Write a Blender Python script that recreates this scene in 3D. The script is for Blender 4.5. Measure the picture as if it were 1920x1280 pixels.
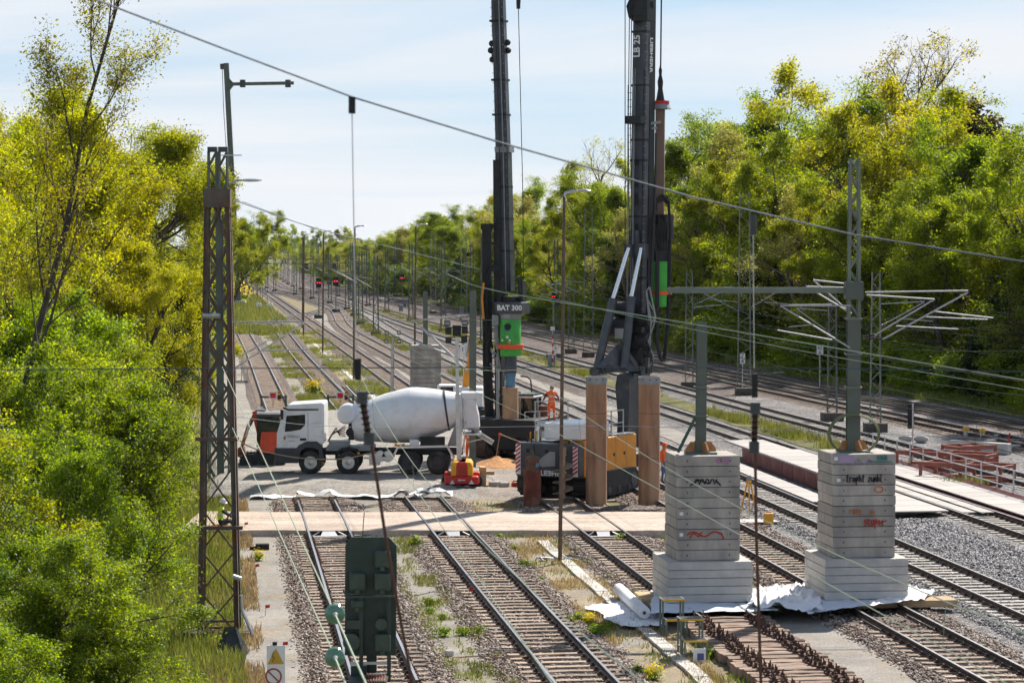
import bpy, bmesh, math, random
import numpy as np
from mathutils import Vector, Matrix, Euler, noise as mnoise

for _o in list(bpy.data.objects): bpy.data.objects.remove(_o)
SC = bpy.context.scene
COL = SC.collection
random.seed(7); RNG = np.random.default_rng(7)

# ------------------------------------------------------------------ camera
F = 4533.0                 # focal length in photograph pixels (85 mm on a 36 mm wide sensor, 1920 px wide)
CH = 10.38                 # camera height over the ballast
PITCH = math.atan((640 - 470) / F)
cam_d = bpy.data.cameras.new('camera'); cam = bpy.data.objects.new('camera', cam_d); COL.objects.link(cam)
cam_d.sensor_fit = 'HORIZONTAL'; cam_d.sensor_width = 36.0; cam_d.lens = 85.0
cam.location = (0, 0, CH); cam.rotation_euler = (math.pi / 2 - PITCH, 0, 0)
cam_d.clip_start = 0.5; cam_d.clip_end = 12000
cam_d.dof.use_dof = True; cam_d.dof.focus_distance = 105; cam_d.dof.aperture_fstop = 4.0
SC.camera = cam

# ------------------------------------------------------------------ sky and sun
SUN_EL, SUN_AZ = math.radians(43), math.radians(31)      # azimuth measured from +Y towards +X
w = bpy.data.worlds.new('World'); SC.world = w; w.use_nodes = True
nt = w.node_tree; nt.nodes.clear()
def wn(t, **k):
    n = nt.nodes.new(t)
    for a, b in k.items(): setattr(n, a, b)
    return n
out = wn('ShaderNodeOutputWorld'); bg = wn('ShaderNodeBackground'); sky = wn('ShaderNodeTexSky')
sky.sky_type = 'NISHITA'; sky.sun_disc = False; sky.sun_elevation = SUN_EL; sky.sun_rotation = SUN_AZ
sky.altitude = 100; sky.air_density = 1.0; sky.dust_density = 0.5; sky.ozone_density = 2.5
# thin high cloud: stretched noise over the sky directions, projected on a flat cloud layer
tc = wn('ShaderNodeTexCoord'); sep = wn('ShaderNodeSeparateXYZ'); nt.links.new(tc.outputs['Generated'], sep.inputs[0])
zc = wn('ShaderNodeMath', operation='MAXIMUM'); zc.inputs[1].default_value = 0.02; nt.links.new(sep.outputs[2], zc.inputs[0])
za = wn('ShaderNodeMath', operation='ADD'); za.inputs[1].default_value = 0.06; nt.links.new(zc.outputs[0], za.inputs[0])
dx = wn('ShaderNodeMath', operation='DIVIDE'); nt.links.new(sep.outputs[0], dx.inputs[0]); nt.links.new(za.outputs[0], dx.inputs[1])
dy = wn('ShaderNodeMath', operation='DIVIDE'); nt.links.new(sep.outputs[1], dy.inputs[0]); nt.links.new(za.outputs[0], dy.inputs[1])
cmb = wn('ShaderNodeCombineXYZ'); nt.links.new(dx.outputs[0], cmb.inputs[0]); nt.links.new(dy.outputs[0], cmb.inputs[1])
mp = wn('ShaderNodeMapping'); mp.inputs['Scale'].default_value = (0.20, 0.42, 1); mp.inputs['Rotation'].default_value = (0, 0, 0.16)
mp.inputs['Location'].default_value = (0.3, 1.62, 0)
nt.links.new(cmb.outputs[0], mp.inputs[0])
nz = wn('ShaderNodeTexNoise'); nz.inputs['Scale'].default_value = 1.0; nz.inputs['Detail'].default_value = 7; nz.inputs['Roughness'].default_value = 0.55
nz.inputs['Distortion'].default_value = 0.6
nt.links.new(mp.outputs[0], nz.inputs['Vector'])
cr = wn('ShaderNodeValToRGB'); cr.color_ramp.elements[0].position = 0.36; cr.color_ramp.elements[1].position = 0.62
cr.color_ramp.elements[0].color = (0.0, 0.0, 0.0, 1); cr.color_ramp.elements[1].color = (0.97, 0.97, 0.97, 1)
nt.links.new(nz.outputs[0], cr.inputs[0])
mx = wn('ShaderNodeMixRGB'); bl = wn('ShaderNodeMixRGB'); bl.inputs[0].default_value = 0.55; nt.links.new(sky.outputs[0], bl.inputs[1]); bl.inputs[2].default_value = (6.6, 9.8, 13.6, 1); nt.links.new(bl.outputs[0], mx.inputs[1])
# thin cloud and milky air are seen through more of the layer near the horizon than overhead
am = wn('ShaderNodeMapRange'); am.inputs[1].default_value = 0.08; am.inputs[2].default_value = 0.7; am.inputs[3].default_value = 1.0; am.inputs[4].default_value = 0.22; nt.links.new(sep.outputs[2], am.inputs[0])
cf = wn('ShaderNodeMath', operation='MULTIPLY'); nt.links.new(cr.outputs[0], cf.inputs[0]); nt.links.new(am.outputs[0], cf.inputs[1]); nt.links.new(cf.outputs[0], mx.inputs[0])
bf = wn('ShaderNodeMath', operation='MULTIPLY'); bf.inputs[1].default_value = 0.55; nt.links.new(am.outputs[0], bf.inputs[0]); nt.links.new(bf.outputs[0], bl.inputs[0])
mx.inputs[2].default_value = (11.0, 11.1, 11.4, 1)
# milky air low over the horizon
hz = wn('ShaderNodeMapRange'); hz.inputs[1].default_value = 0.0; hz.inputs[2].default_value = 0.075; hz.inputs[3].default_value = 0.85; hz.inputs[4].default_value = 0.0; nt.links.new(sep.outputs[2], hz.inputs[0])
mh = wn('ShaderNodeMixRGB'); nt.links.new(hz.outputs[0], mh.inputs[0]); nt.links.new(mx.outputs[0], mh.inputs[1]); mh.inputs[2].default_value = (10.9, 11.3, 11.9, 1)
nt.links.new(mh.outputs[0], bg.inputs[0]); bg.inputs[1].default_value = 0.05
nt.links.new(bg.outputs[0], out.inputs[0])
sd = bpy.data.lights.new('sun', 'SUN'); sun = bpy.data.objects.new('sun', sd); COL.objects.link(sun)
sd.energy = 5.0; sd.angle = math.radians(0.6); sd.color = (1.0, 0.93, 0.82)
sdir = Vector((math.sin(SUN_AZ) * math.cos(SUN_EL), math.cos(SUN_AZ) * math.cos(SUN_EL), math.sin(SUN_EL)))
sun.rotation_euler = (-sdir).to_track_quat('-Z', 'Y').to_euler(); sun.location = (60, 60, 90)
vs = SC.view_settings; vs.view_transform = 'Standard'; vs.look = 'None'; vs.gamma = 1; vs.use_curve_mapping = False; vs.exposure = 0.74
SC.cycles.use_adaptive_sampling = True; SC.cycles.adaptive_threshold = 0.04; SC.cycles.use_denoising = True
SC.cycles.max_bounces = 4; SC.cycles.transparent_max_bounces = 8; SC.cycles.caustics_reflective = False; SC.cycles.caustics_refractive = False
SC.cycles.diffuse_bounces = 2; SC.cycles.glossy_bounces = 2; SC.cycles.transmission_bounces = 3
SC.cycles.volume_bounces = 0

# ------------------------------------------------------------------ pixel <-> place
def ray(px, py):
    u, v = (px - 960) / F, -(py - 640) / F
    c, s = math.cos(PITCH), math.sin(PITCH)
    return Vector((u, c + v * s, v * c - s))
def G(px, py, z=0.0):                      # where the sight line through a photo point meets height z
    d = ray(px, py); t = (z - CH) / d.z
    return Vector((d.x * t, d.y * t, z))
def At(px, py, Y):                         # the point on the sight line at forward distance Y
    d = ray(px, py); t = Y / d.y
    return Vector((d.x * t, Y, CH + d.z * t))

# ------------------------------------------------------------------ mesh helpers
class MB:
    def __init__(s): s.v = []; s.f = []; s.mi = []; s.m = 0
    def add(s, vs, fs):
        b = len(s.v); s.v += [tuple(x) for x in vs]
        for f in fs: s.f.append(tuple(b + i for i in f)); s.mi.append(s.m)
        return s
    def box(s, c, d, rz=0, R=None):
        hx, hy, hz = d[0] / 2, d[1] / 2, d[2] / 2
        pts = [Vector((x, y, z)) for z in (-hz, hz) for y in (-hy, hy) for x in (-hx, hx)]
        if R is None and rz: R = Matrix.Rotation(rz, 3, 'Z')
        if R is not None: pts = [R @ p for p in pts]
        c = Vector(c)
        return s.add([p + c for p in pts], [(0, 2, 3, 1), (4, 5, 7, 6), (0, 1, 5, 4), (1, 3, 7, 5), (3, 2, 6, 7), (2, 0, 4, 6)])
    def bx(s, x0, x1, y0, y1, z0, z1): return s.box(((x0 + x1) / 2, (y0 + y1) / 2, (z0 + z1) / 2), (x1 - x0, y1 - y0, z1 - z0))
    def bar(s, p, q, w, h=None, up=(0, 0, 1)):       # rectangular bar from p to q
        p, q = Vector(p), Vector(q); h = h or w; d = q - p; L = d.length
        if L < 1e-6: return s
        d.normalize(); u = Vector(up)
        if abs(d.dot(u)) > .98: u = Vector((1, 0, 0))
        x = d.cross(u).normalized(); y = x.cross(d).normalized()
        R = Matrix((x, d, y)).transposed()
        return s.box((p + q) / 2, (w, L, h), R=R)
    def cyl(s, p, q, r, r2=None, n=8, caps=True):
        p, q = Vector(p), Vector(q); r2 = r if r2 is None else r2; d = (q - p)
        if d.length < 1e-6: return s
        d.normalize(); u = Vector((0, 0, 1)) if abs(d.z) < .95 else Vector((1, 0, 0))
        x = d.cross(u).normalized(); y = d.cross(x)
        vs = []
        for c, rr in ((p, r), (q, r2)):
            for i in range(n):
                a = 2 * math.pi * i / n; vs.append(c + (x * math.cos(a) + y * math.sin(a)) * rr)
        fs = [(i, i + n, (i + 1) % n + n, (i + 1) % n) for i in range(n)]
        if caps: fs += [tuple(range(n)), tuple(range(2 * n - 1, n - 1, -1))]
        return s.add(vs, fs)
    def tube(s, pts, r, n=6, r2=None):
        pts = [Vector(p) for p in pts]; k = len(pts); vs = []; X = None
        for i, p in enumerate(pts):
            d = (pts[min(i + 1, k - 1)] - pts[max(i - 1, 0)]).normalized()
            if X is None:
                u = Vector((0, 0, 1)) if abs(d.z) < .95 else Vector((1, 0, 0)); X = d.cross(u).normalized()
            else: X = (X - d * X.dot(d)).normalized()
            Y = d.cross(X); rr = r if r2 is None else r + (r2 - r) * i / (k - 1)
            for j in range(n):
                a = 2 * math.pi * j / n; vs.append(p + (X * math.cos(a) + Y * math.sin(a)) * rr)
        fs = [(i * n + j, (i + 1) * n + j, (i + 1) * n + (j + 1) % n, i * n + (j + 1) % n) for i in range(k - 1) for j in range(n)]
        fs += [tuple(range(n)), tuple(range(k * n - 1, (k - 1) * n - 1, -1))]
        return s.add(vs, fs)
    def lathe(s, prof, n=16, o=(0, 0, 0), ax=(0, 0, 1), caps=True):   # prof: (radius, along axis)
        o = Vector(o); d = Vector(ax).normalized(); u = Vector((0, 0, 1)) if abs(d.z) < .95 else Vector((1, 0, 0))
        x = d.cross(u).normalized(); y = d.cross(x); vs = []
        for r, t in prof:
            for j in range(n):
                a = 2 * math.pi * j / n; vs.append(o + d * t + (x * math.cos(a) + y * math.sin(a)) * max(r, 1e-4))
        k = len(prof)
        fs = [(i * n + j, (i + 1) * n + j, (i + 1) * n + (j + 1) % n, i * n + (j + 1) % n) for i in range(k - 1) for j in range(n)]
        if caps: fs += [tuple(range(n)), tuple(range(k * n - 1, (k - 1) * n - 1, -1))]
        return s.add(vs, fs)
    def prism(s, poly, a, b, plane='xz'):          # polygon in a plane, extruded from a to b along the third axis
        n = len(poly)
        def P(u, v, t): return {'xz': (u, t, v), 'xy': (u, v, t), 'yz': (t, u, v)}[plane]
        vs = [P(u, v, a) for u, v in poly] + [P(u, v, b) for u, v in poly]
        fs = [tuple(range(n)), tuple(range(2 * n - 1, n - 1, -1))] + [(i, i + n, (i + 1) % n + n, (i + 1) % n) for i in range(n)]
        return s.add(vs, fs)
    def hbeam(s, p, q, w, h, t=.02, up=(0, 1, 0)):
        p, q = Vector(p), Vector(q); d = (q - p).normalized(); u = Vector(up)
        x = d.cross(u).normalized(); y = x.cross(d).normalized()
        o = y * (h / 2 - t / 2)
        s.bar(p + o, q + o, w, t, up=y); s.bar(p - o, q - o, w, t, up=y); s.bar(p, q, t, h - 2 * t - .002, up=y)
        return s
    def sphere(s, c, r, n=10, m=6, sc=(1, 1, 1)):
        c = Vector(c); vs = []
        for i in range(1, m):
            t = math.pi * i / m
            for j in range(n):
                a = 2 * math.pi * j / n; vs.append(c + Vector((math.sin(t) * math.cos(a) * r * sc[0], math.sin(t) * math.sin(a) * r * sc[1], math.cos(t) * r * sc[2])))
        vs += [c + Vector((0, 0, r * sc[2])), c - Vector((0, 0, r * sc[2]))]; T, B = len(vs) - 2, len(vs) - 1
        fs = [(i * n + j, (i + 1) * n + j, (i + 1) * n + (j + 1) % n, i * n + (j + 1) % n) for i in range(m - 2) for j in range(n)]
        fs += [(T, j, (j + 1) % n) for j in range(n)] + [(B, (m - 2) * n + (j + 1) % n, (m - 2) * n + j) for j in range(n)]
        return s.add(vs, fs)
    def mesh(s, name, mats, smooth=False):
        me = bpy.data.meshes.new(name); me.from_pydata(s.v, [], s.f)
        if not isinstance(mats, (list, tuple)): mats = [mats]
        for m in mats: me.materials.append(m)
        if len(mats) > 1: me.polygons.foreach_set('material_index', s.mi)
        bm = bmesh.new(); bm.from_mesh(me); bmesh.ops.recalc_face_normals(bm, faces=bm.faces); bm.to_mesh(me); bm.free()
        if smooth:
            me.polygons.foreach_set('use_smooth', [True] * len(me.polygons)); me.set_sharp_from_angle(angle=math.radians(38))
        return me
    def o(s, name, mats, parent=None, smooth=False, **k):
        return link(name, s.mesh(name, mats, smooth), parent, **k)

def tag(o, label=None, cat=None, group=None, kind=None):
    if label: o['label'] = label
    if cat: o['category'] = cat
    if group: o['group'] = group
    if kind: o['kind'] = kind
    return o
def link(name, data, parent=None, label=None, cat=None, group=None, kind=None, loc=None, rz=None):
    o = bpy.data.objects.new(name, data); COL.objects.link(o)
    if parent is not None: o.parent = parent
    if loc is not None: o.location = loc
    if rz: o.rotation_euler = (0, 0, rz)
    return tag(o, label, cat, group, kind)
def thing(name, label, cat, loc=(0, 0, 0), rz=0, group=None, kind=None):
    o = bpy.data.objects.new(name, None); COL.objects.link(o); o.location = loc; o.rotation_euler = (0, 0, rz); o.empty_display_size = .3
    return tag(o, label, cat, group, kind)
def bevel(o, wd=.02, seg=2, ang=35):
    m = o.modifiers.new('bevel', 'BEVEL'); m.width = wd; m.segments = seg; m.limit_method = 'ANGLE'; m.angle_limit = math.radians(ang); return o

def np_mesh(name, V, Q, mat, k=4):
    me = bpy.data.meshes.new(name); n = len(Q)
    me.vertices.add(len(V)); me.vertices.foreach_set('co', np.ascontiguousarray(V, dtype=np.float32).ravel())
    me.loops.add(n * k); me.loops.foreach_set('vertex_index', np.ascontiguousarray(Q, dtype=np.int32).ravel())
    me.polygons.add(n); me.polygons.foreach_set('loop_start', np.arange(0, n * k, k, dtype=np.int32))
    me.update(calc_edges=True)
    me.materials.append(mat)
    return me

# ------------------------------------------------------------------ materials
MATS = {}
def hexc(h):
    h = h.lstrip('#'); c = [int(h[i:i + 2], 16) / 255 for i in (0, 2, 4)]
    return tuple(((x + .055) / 1.055) ** 2.4 if x > .04045 else x / 12.92 for x in c)
def mat(name, col, rough=.6, metal=0.0, var=.15, sc=2.0, bump=0.0, bsc=12.0, col2=None, th=.55, soft=.12, sc2=1.2, spec=.4, rand=0.0, stretch=None):
    """plain surface: a colour that drifts with noise, an optional second colour in worn patches, fine relief"""
    if name in MATS: return MATS[name]
    m = bpy.data.materials.new(name); m.use_nodes = True; N = m.node_tree.nodes; L = m.node_tree.links
    b = N['Principled BSDF']; b.inputs['Roughness'].default_value = rough; b.inputs['Metallic'].default_value = metal
    b.inputs['Specular IOR Level'].default_value = spec
    t = N.new('ShaderNodeTexCoord'); src = t.outputs['Object']
    if stretch:
        mpg = N.new('ShaderNodeMapping'); mpg.inputs['Scale'].default_value = stretch; L.new(src, mpg.inputs[0]); src = mpg.outputs[0]
    n1 = N.new('ShaderNodeTexNoise'); n1.inputs['Scale'].default_value = sc; n1.inputs['Detail'].default_value = 6; L.new(src, n1.inputs['Vector'])
    r = N.new('ShaderNodeValToRGB'); r.color_ramp.elements[0].position = .3; r.color_ramp.elements[1].position = .7
    r.color_ramp.elements[0].color = tuple(c * (1 - var) for c in col[:3]) + (1,); r.color_ramp.elements[1].color = tuple(min(1, c * (1 + var)) for c in col[:3]) + (1,)
    L.new(n1.outputs[0], r.inputs[0]); cout = r.outputs[0]
    if col2 is not None:
        n2 = N.new('ShaderNodeTexNoise'); n2.inputs['Scale'].default_value = sc2; n2.inputs['Detail'].default_value = 8; n2.inputs['Roughness'].default_value = .65; L.new(src, n2.inputs['Vector'])
        r2 = N.new('ShaderNodeMapRange'); r2.inputs[1].default_value = th - soft; r2.inputs[2].default_value = th + soft; L.new(n2.outputs[0], r2.inputs[0])
        x = N.new('ShaderNodeMixRGB'); L.new(r2.outputs[0], x.inputs[0]); L.new(cout, x.inputs[1]); x.inputs[2].default_value = tuple(col2[:3]) + (1,); cout = x.outputs[0]
    if rand:
        oi = N.new('ShaderNodeObjectInfo'); mr = N.new('ShaderNodeMapRange'); mr.inputs[3].default_value = 1 - rand; mr.inputs[4].default_value = 1 + rand
        L.new(oi.outputs['Random'], mr.inputs[0]); hv = N.new('ShaderNodeHueSaturation'); L.new(mr.outputs[0], hv.inputs['Value']); L.new(cout, hv.inputs['Color']); cout = hv.outputs[0]
    L.new(cout, b.inputs['Base Color'])
    if bump:
        n3 = N.new('ShaderNodeTexNoise'); n3.inputs['Scale'].default_value = bsc; n3.inputs['Detail'].default_value = 6; L.new(src, n3.inputs['Vector'])
        bp = N.new('ShaderNodeBump'); bp.inputs['Strength'].default_value = bump; bp.inputs['Distance'].default_value = .03; L.new(n3.outputs[0], bp.inputs['Height']); L.new(bp.outputs[0], b.inputs['Normal'])
    MATS[name] = m; return m

def stones(name, cols, sc=15.0, patch=None, pscale=(1, 1, 1), psc=.35, pth=.55, psoft=.1, bump=.9, dark=.35, rough=.95):
    """loose stone: Voronoi cells with their own greys, dark gaps, relief, and a second material in ragged patches"""
    m = bpy.data.materials.new(name); m.use_nodes = True; N = m.node_tree.nodes; L = m.node_tree.links
    b = N['Principled BSDF']; b.inputs['Roughness'].default_value = rough; b.inputs['Specular IOR Level'].default_value = .2
    t = N.new('ShaderNodeTexCoord'); v = N.new('ShaderNodeTexVoronoi'); v.inputs['Scale'].default_value = sc; L.new(t.outputs['Object'], v.inputs['Vector'])
    sp = N.new('ShaderNodeSeparateColor'); L.new(v.outputs['Color'], sp.inputs[0])
    r = N.new('ShaderNodeValToRGB'); r.color_ramp.interpolation = 'LINEAR'
    while len(r.color_ramp.elements) < len(cols): r.color_ramp.elements.new(.5)
    for i, c in enumerate(cols): r.color_ramp.elements[i].position = i / (len(cols) - 1); r.color_ramp.elements[i].color = (*c, 1)
    L.new(sp.outputs[0], r.inputs[0])
    v2 = N.new('ShaderNodeTexVoronoi'); v2.feature = 'DISTANCE_TO_EDGE'; v2.inputs['Scale'].default_value = sc; L.new(t.outputs['Object'], v2.inputs['Vector'])
    e = N.new('ShaderNodeMapRange'); e.inputs[2].default_value = .12; e.inputs[3].default_value = dark; e.inputs[4].default_value = 1.05; L.new(v2.outputs[0], e.inputs[0])
    n = N.new('ShaderNodeTexNoise'); n.inputs['Scale'].default_value = .5; n.inputs['Detail'].default_value = 8; n.inputs['Roughness'].default_value = .6; L.new(t.outputs['Object'], n.inputs['Vector'])
    q = N.new('ShaderNodeMapRange'); q.inputs[1].default_value = .3; q.inputs[2].default_value = .7; q.inputs[3].default_value = .72; q.inputs[4].default_value = 1.22; L.new(n.outputs[0], q.inputs[0])
    mu = N.new('ShaderNodeMath'); mu.operation = 'MULTIPLY'; L.new(e.outputs[0], mu.inputs[0]); L.new(q.outputs[0], mu.inputs[1])
    hv = N.new('ShaderNodeHueSaturation'); L.new(r.outputs[0], hv.inputs['Color']); L.new(mu.outputs[0], hv.inputs['Value']); cout = hv.outputs[0]
    hsrc = e.outputs[0]
    if patch is not None:
        for (pc, s_, th, so) in patch:
            n2 = N.new('ShaderNodeTexNoise'); n2.inputs['Scale'].default_value = s_; n2.inputs['Detail'].default_value = 9; n2.inputs['Roughness'].default_value = .68
            mo = N.new('ShaderNodeMapping'); mo.inputs['Location'].default_value = (th * 91, s_ * 37, 0); mo.inputs['Scale'].default_value = pscale; L.new(t.outputs['Object'], mo.inputs[0]); L.new(mo.outputs[0], n2.inputs['Vector'])
            r2 = N.new('ShaderNodeMapRange'); r2.inputs[1].default_value = th - so; r2.inputs[2].default_value = th + so; L.new(n2.outputs[0], r2.inputs[0])
            x = N.new('ShaderNodeMixRGB'); L.new(r2.outputs[0], x.inputs[0]); L.new(cout, x.inputs[1]); x.inputs[2].default_value = (*pc, 1)
            n4 = N.new('ShaderNodeTexNoise'); n4.inputs['Scale'].default_value = 9; n4.inputs['Detail'].default_value = 5; L.new(t.outputs['Object'], n4.inputs['Vector'])
            q4 = N.new('ShaderNodeMapRange'); q4.inputs[1].default_value = .3; q4.inputs[2].default_value = .7; q4.inputs[3].default_value = .55; q4.inputs[4].default_value = 1.4; L.new(n4.outputs[0], q4.inputs[0])
            h4 = N.new('ShaderNodeHueSaturation'); h4.inputs['Color'].default_value = (*pc, 1); L.new(q4.outputs[0], h4.inputs['Value']); L.new(h4.outputs[0], x.inputs[2])
            cout = x.outputs[0]
    L.new(cout, b.inputs['Base Color'])
    bp = N.new('ShaderNodeBump'); bp.inputs['Strength'].default_value = bump; bp.inputs['Distance'].default_value = .04; L.new(hsrc, bp.inputs['Height']); L.new(bp.outputs[0], b.inputs['Normal'])
    MATS[name] = m; return m

def leafmat(name, c1, c2, c3=None, trans=.5, nsc=.55, rand=.12, tv=1.9):
    m = bpy.data.materials.new(name); m.use_nodes = True; N = m.node_tree.nodes; L = m.node_tree.links
    for n in list(N): N.remove(n)
    o = N.new('ShaderNodeOutputMaterial'); g = N.new('ShaderNodeNewGeometry'); oi = N.new('ShaderNodeObjectInfo'); t = N.new('ShaderNodeTexCoord')
    n = N.new('ShaderNodeTexNoise'); n.inputs['Scale'].default_value = nsc; n.inputs['Detail'].default_value = 3; L.new(t.outputs['Object'], n.inputs['Vector'])
    ad = N.new('ShaderNodeMath'); ad.operation = 'MULTIPLY_ADD'; L.new(g.outputs['Random Per Island'], ad.inputs[0]); ad.inputs[1].default_value = .55
    sb = N.new('ShaderNodeMath'); sb.operation = 'SUBTRACT'; L.new(n.outputs[0], sb.inputs[0]); sb.inputs[1].default_value = .27; L.new(sb.outputs[0], ad.inputs[2])
    r = N.new('ShaderNodeValToRGB'); e = r.color_ramp.elements; e[0].position = .1; e[0].color = (*c1, 1); e[1].position = .8; e[1].color = (*c2, 1)
    if c3: k = e.new(.5); k.color = (*c3, 1)
    L.new(ad.outputs[0], r.inputs[0])
    hv = N.new('ShaderNodeHueSaturation'); hv.inputs['Saturation'].default_value = 1.0; L.new(r.outputs[0], hv.inputs['Color'])
    mr = N.new('ShaderNodeMapRange'); mr.inputs[3].default_value = 1 - rand * 1.6; mr.inputs[4].default_value = 1 + rand * 1.6; L.new(oi.outputs['Random'], mr.inputs[0]); L.new(mr.outputs[0], hv.inputs['Value'])
    m2 = N.new('ShaderNodeMath'); m2.operation = 'MULTIPLY'; L.new(oi.outputs['Random'], m2.inputs[0]); m2.inputs[1].default_value = 7.31
    fr = N.new('ShaderNodeMath'); fr.operation = 'FRACT'; L.new(m2.outputs[0], fr.inputs[0])
    mh = N.new('ShaderNodeMapRange'); mh.inputs[3].default_value = .5 - rand * .16; mh.inputs[4].default_value = .5 + rand * .07; L.new(fr.outputs[0], mh.inputs[0]); L.new(mh.outputs[0], hv.inputs['Hue'])
    d = N.new('ShaderNodeBsdfDiffuse'); tr = N.new('ShaderNodeBsdfTranslucent'); gl = N.new('ShaderNodeBsdfGlossy'); gl.inputs['Roughness'].default_value = .5
    L.new(hv.outputs[0], d.inputs[0])
    h2 = N.new('ShaderNodeHueSaturation'); h2.inputs['Saturation'].default_value = 1.08; h2.inputs['Value'].default_value = tv; h2.inputs['Hue'].default_value = .492; L.new(hv.outputs[0], h2.inputs['Color']); L.new(h2.outputs[0], tr.inputs[0])
    x = N.new('ShaderNodeMixShader'); x.inputs[0].default_value = trans; L.new(d.outputs[0], x.inputs[1]); L.new(tr.outputs[0], x.inputs[2])
    y = N.new('ShaderNodeMixShader'); y.inputs[0].default_value = .025; L.new(x.outputs[0], y.inputs[1]); L.new(gl.outputs[0], y.inputs[2]); gl.inputs[0].default_value = (.9, .95, 1, 1)
    L.new(y.outputs[0], o.inputs[0]); MATS[name] = m; return m
def flat(name, col, rough=.7): return mat(name, col, rough, var=.04)
def emis(name, col, st):
    m = bpy.data.materials.new(name); m.use_nodes = True; b = m.node_tree.nodes['Principled BSDF']
    b.inputs['Base Color'].default_value = (*col, 1); b.inputs['Emission Color'].default_value = (*col, 1); b.inputs['Emission Strength'].default_value = st; MATS[name] = m; return m
# ================================================================== ground, tracks
HEAD = -0.124
MBALL = stones('ballast_brown', [(.08, .06, .054), (.17, .13, .115), (.27, .215, .19), (.40, .335, .305)], 15, patch=[((.10, .075, .055), .8, .62, .12)])
MBALG = stones('ballast_grey', [(.09, .085, .09), (.20, .19, .20), (.32, .305, .31), (.48, .46, .46)], 13, patch=[((.20, .18, .165), .25, .60, .12)])
MBALM = stones('ballast_mixed', [(.06, .047, .045), (.13, .105, .10), (.21, .175, .165), (.30, .26, .25)], 11, patch=[((.15, .115, .09), .2, .58, .12)])
MGRND = stones('soil_gravel', [(.16, .13, .10), (.22, .18, .14), (.27, .23, .18)], 30, patch=[((.26, .21, .11), .5, .47, .12), ((.12, .15, .035), .35, .60, .08)], bump=.5, dark=.7)
MPATH = stones('gravel_path', [(.22, .20, .185), (.29, .27, .25), (.36, .335, .31)], 34, patch=[((.30, .235, .155), .55, .62, .1), ((.17, .18, .055), .9, .70, .06)], bump=.4, dark=.75)
MPATH2 = stones('mossy_path', [(.20, .185, .17), (.27, .25, .23), (.33, .31, .28)], 34, patch=[((.27, .225, .15), .5, .60, .14), ((.17, .175, .06), .6, .64, .1)], bump=.4, dark=.75)
MDRY = stones('dry_grass_soil', [(.25, .20, .14), (.34, .27, .18), (.40, .33, .23)], 30, patch=[((.27, .25, .23), .45, .57, .08), ((.17, .18, .05), .7, .63, .07)], bump=.5, dark=.7)
MGRASSG = stones('grass_ground', [(.07, .085, .025), (.12, .13, .04), (.17, .16, .06)], 30, patch=[((.25, .21, .11), .3, .58, .1)], bump=.6, dark=.6)
MSAND = stones('site_gravel', [(.24, .20, .17), (.33, .29, .26), (.44, .40, .37)], 17, patch=[((.42, .24, .12), .28, .60, .09)], bump=.7, dark=.55)
MRAIL = mat('rail_steel', (.085, .06, .05), .55, .3, .3, 8)
MRAILH = mat('rail_head', (.50, .49, .50), .30, .9, .1, 5)
MSLW = mat('sleeper_wood', (.36, .28, .225), .9, 0, .35, 4, .5, 30, rand=.3, stretch=(1, 6, 6), col2=(.10, .075, .06), th=.6)
MSLC = mat('sleeper_concrete', (.40, .37, .34), .9, 0, .2, 4, .3, 30, rand=.15, col2=(.20, .16, .13), th=.58)
MRUST = mat('rust_iron', (.10, .055, .04), .85, .2, .4, 9, .4, 40)

def catmull(P, step=4.0):
    P = [Vector(p) for p in P]; o = []
    Q = [P[0] * 2 - P[1]] + P + [P[-1] * 2 - P[-2]]
    for i in range(1, len(Q) - 2):
        a, b, c, d = Q[i - 1:i + 3]; n = max(1, int((c - b).length / step))
        for k in range(n):
            t = k / n; o.append(.5 * ((2 * b) + (c - a) * t + (2 * a - 5 * b + 4 * c - d) * t * t + (3 * b - a - 3 * c + d) * t ** 3))
    o.append(P[-1]); return o

def strip(name, L, Rr, z, m, kind='structure', parent=None):
    """a sheet between a left and a right line of (x, y)"""
    vs = []; fs = []
    for a, b in zip(L, Rr):
        e1 = mnoise.noise((a[1] * .9, z * 50, 1)) * .16 + mnoise.noise((a[1] * .25, z * 50, 7)) * .22; e2 = mnoise.noise((b[1] * .9, z * 50, 3)) * .16 + mnoise.noise((b[1] * .25, z * 50, 9)) * .22
        vs += [(a[0] + e1, a[1], z), (b[0] + e2, b[1], z)]
    for i in range(len(L) - 1): fs.append((2 * i, 2 * i + 1, 2 * i + 3, 2 * i + 2))
    mb = MB(); mb.add(vs, fs); return mb.o(name, m, parent, kind=kind)

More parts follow.
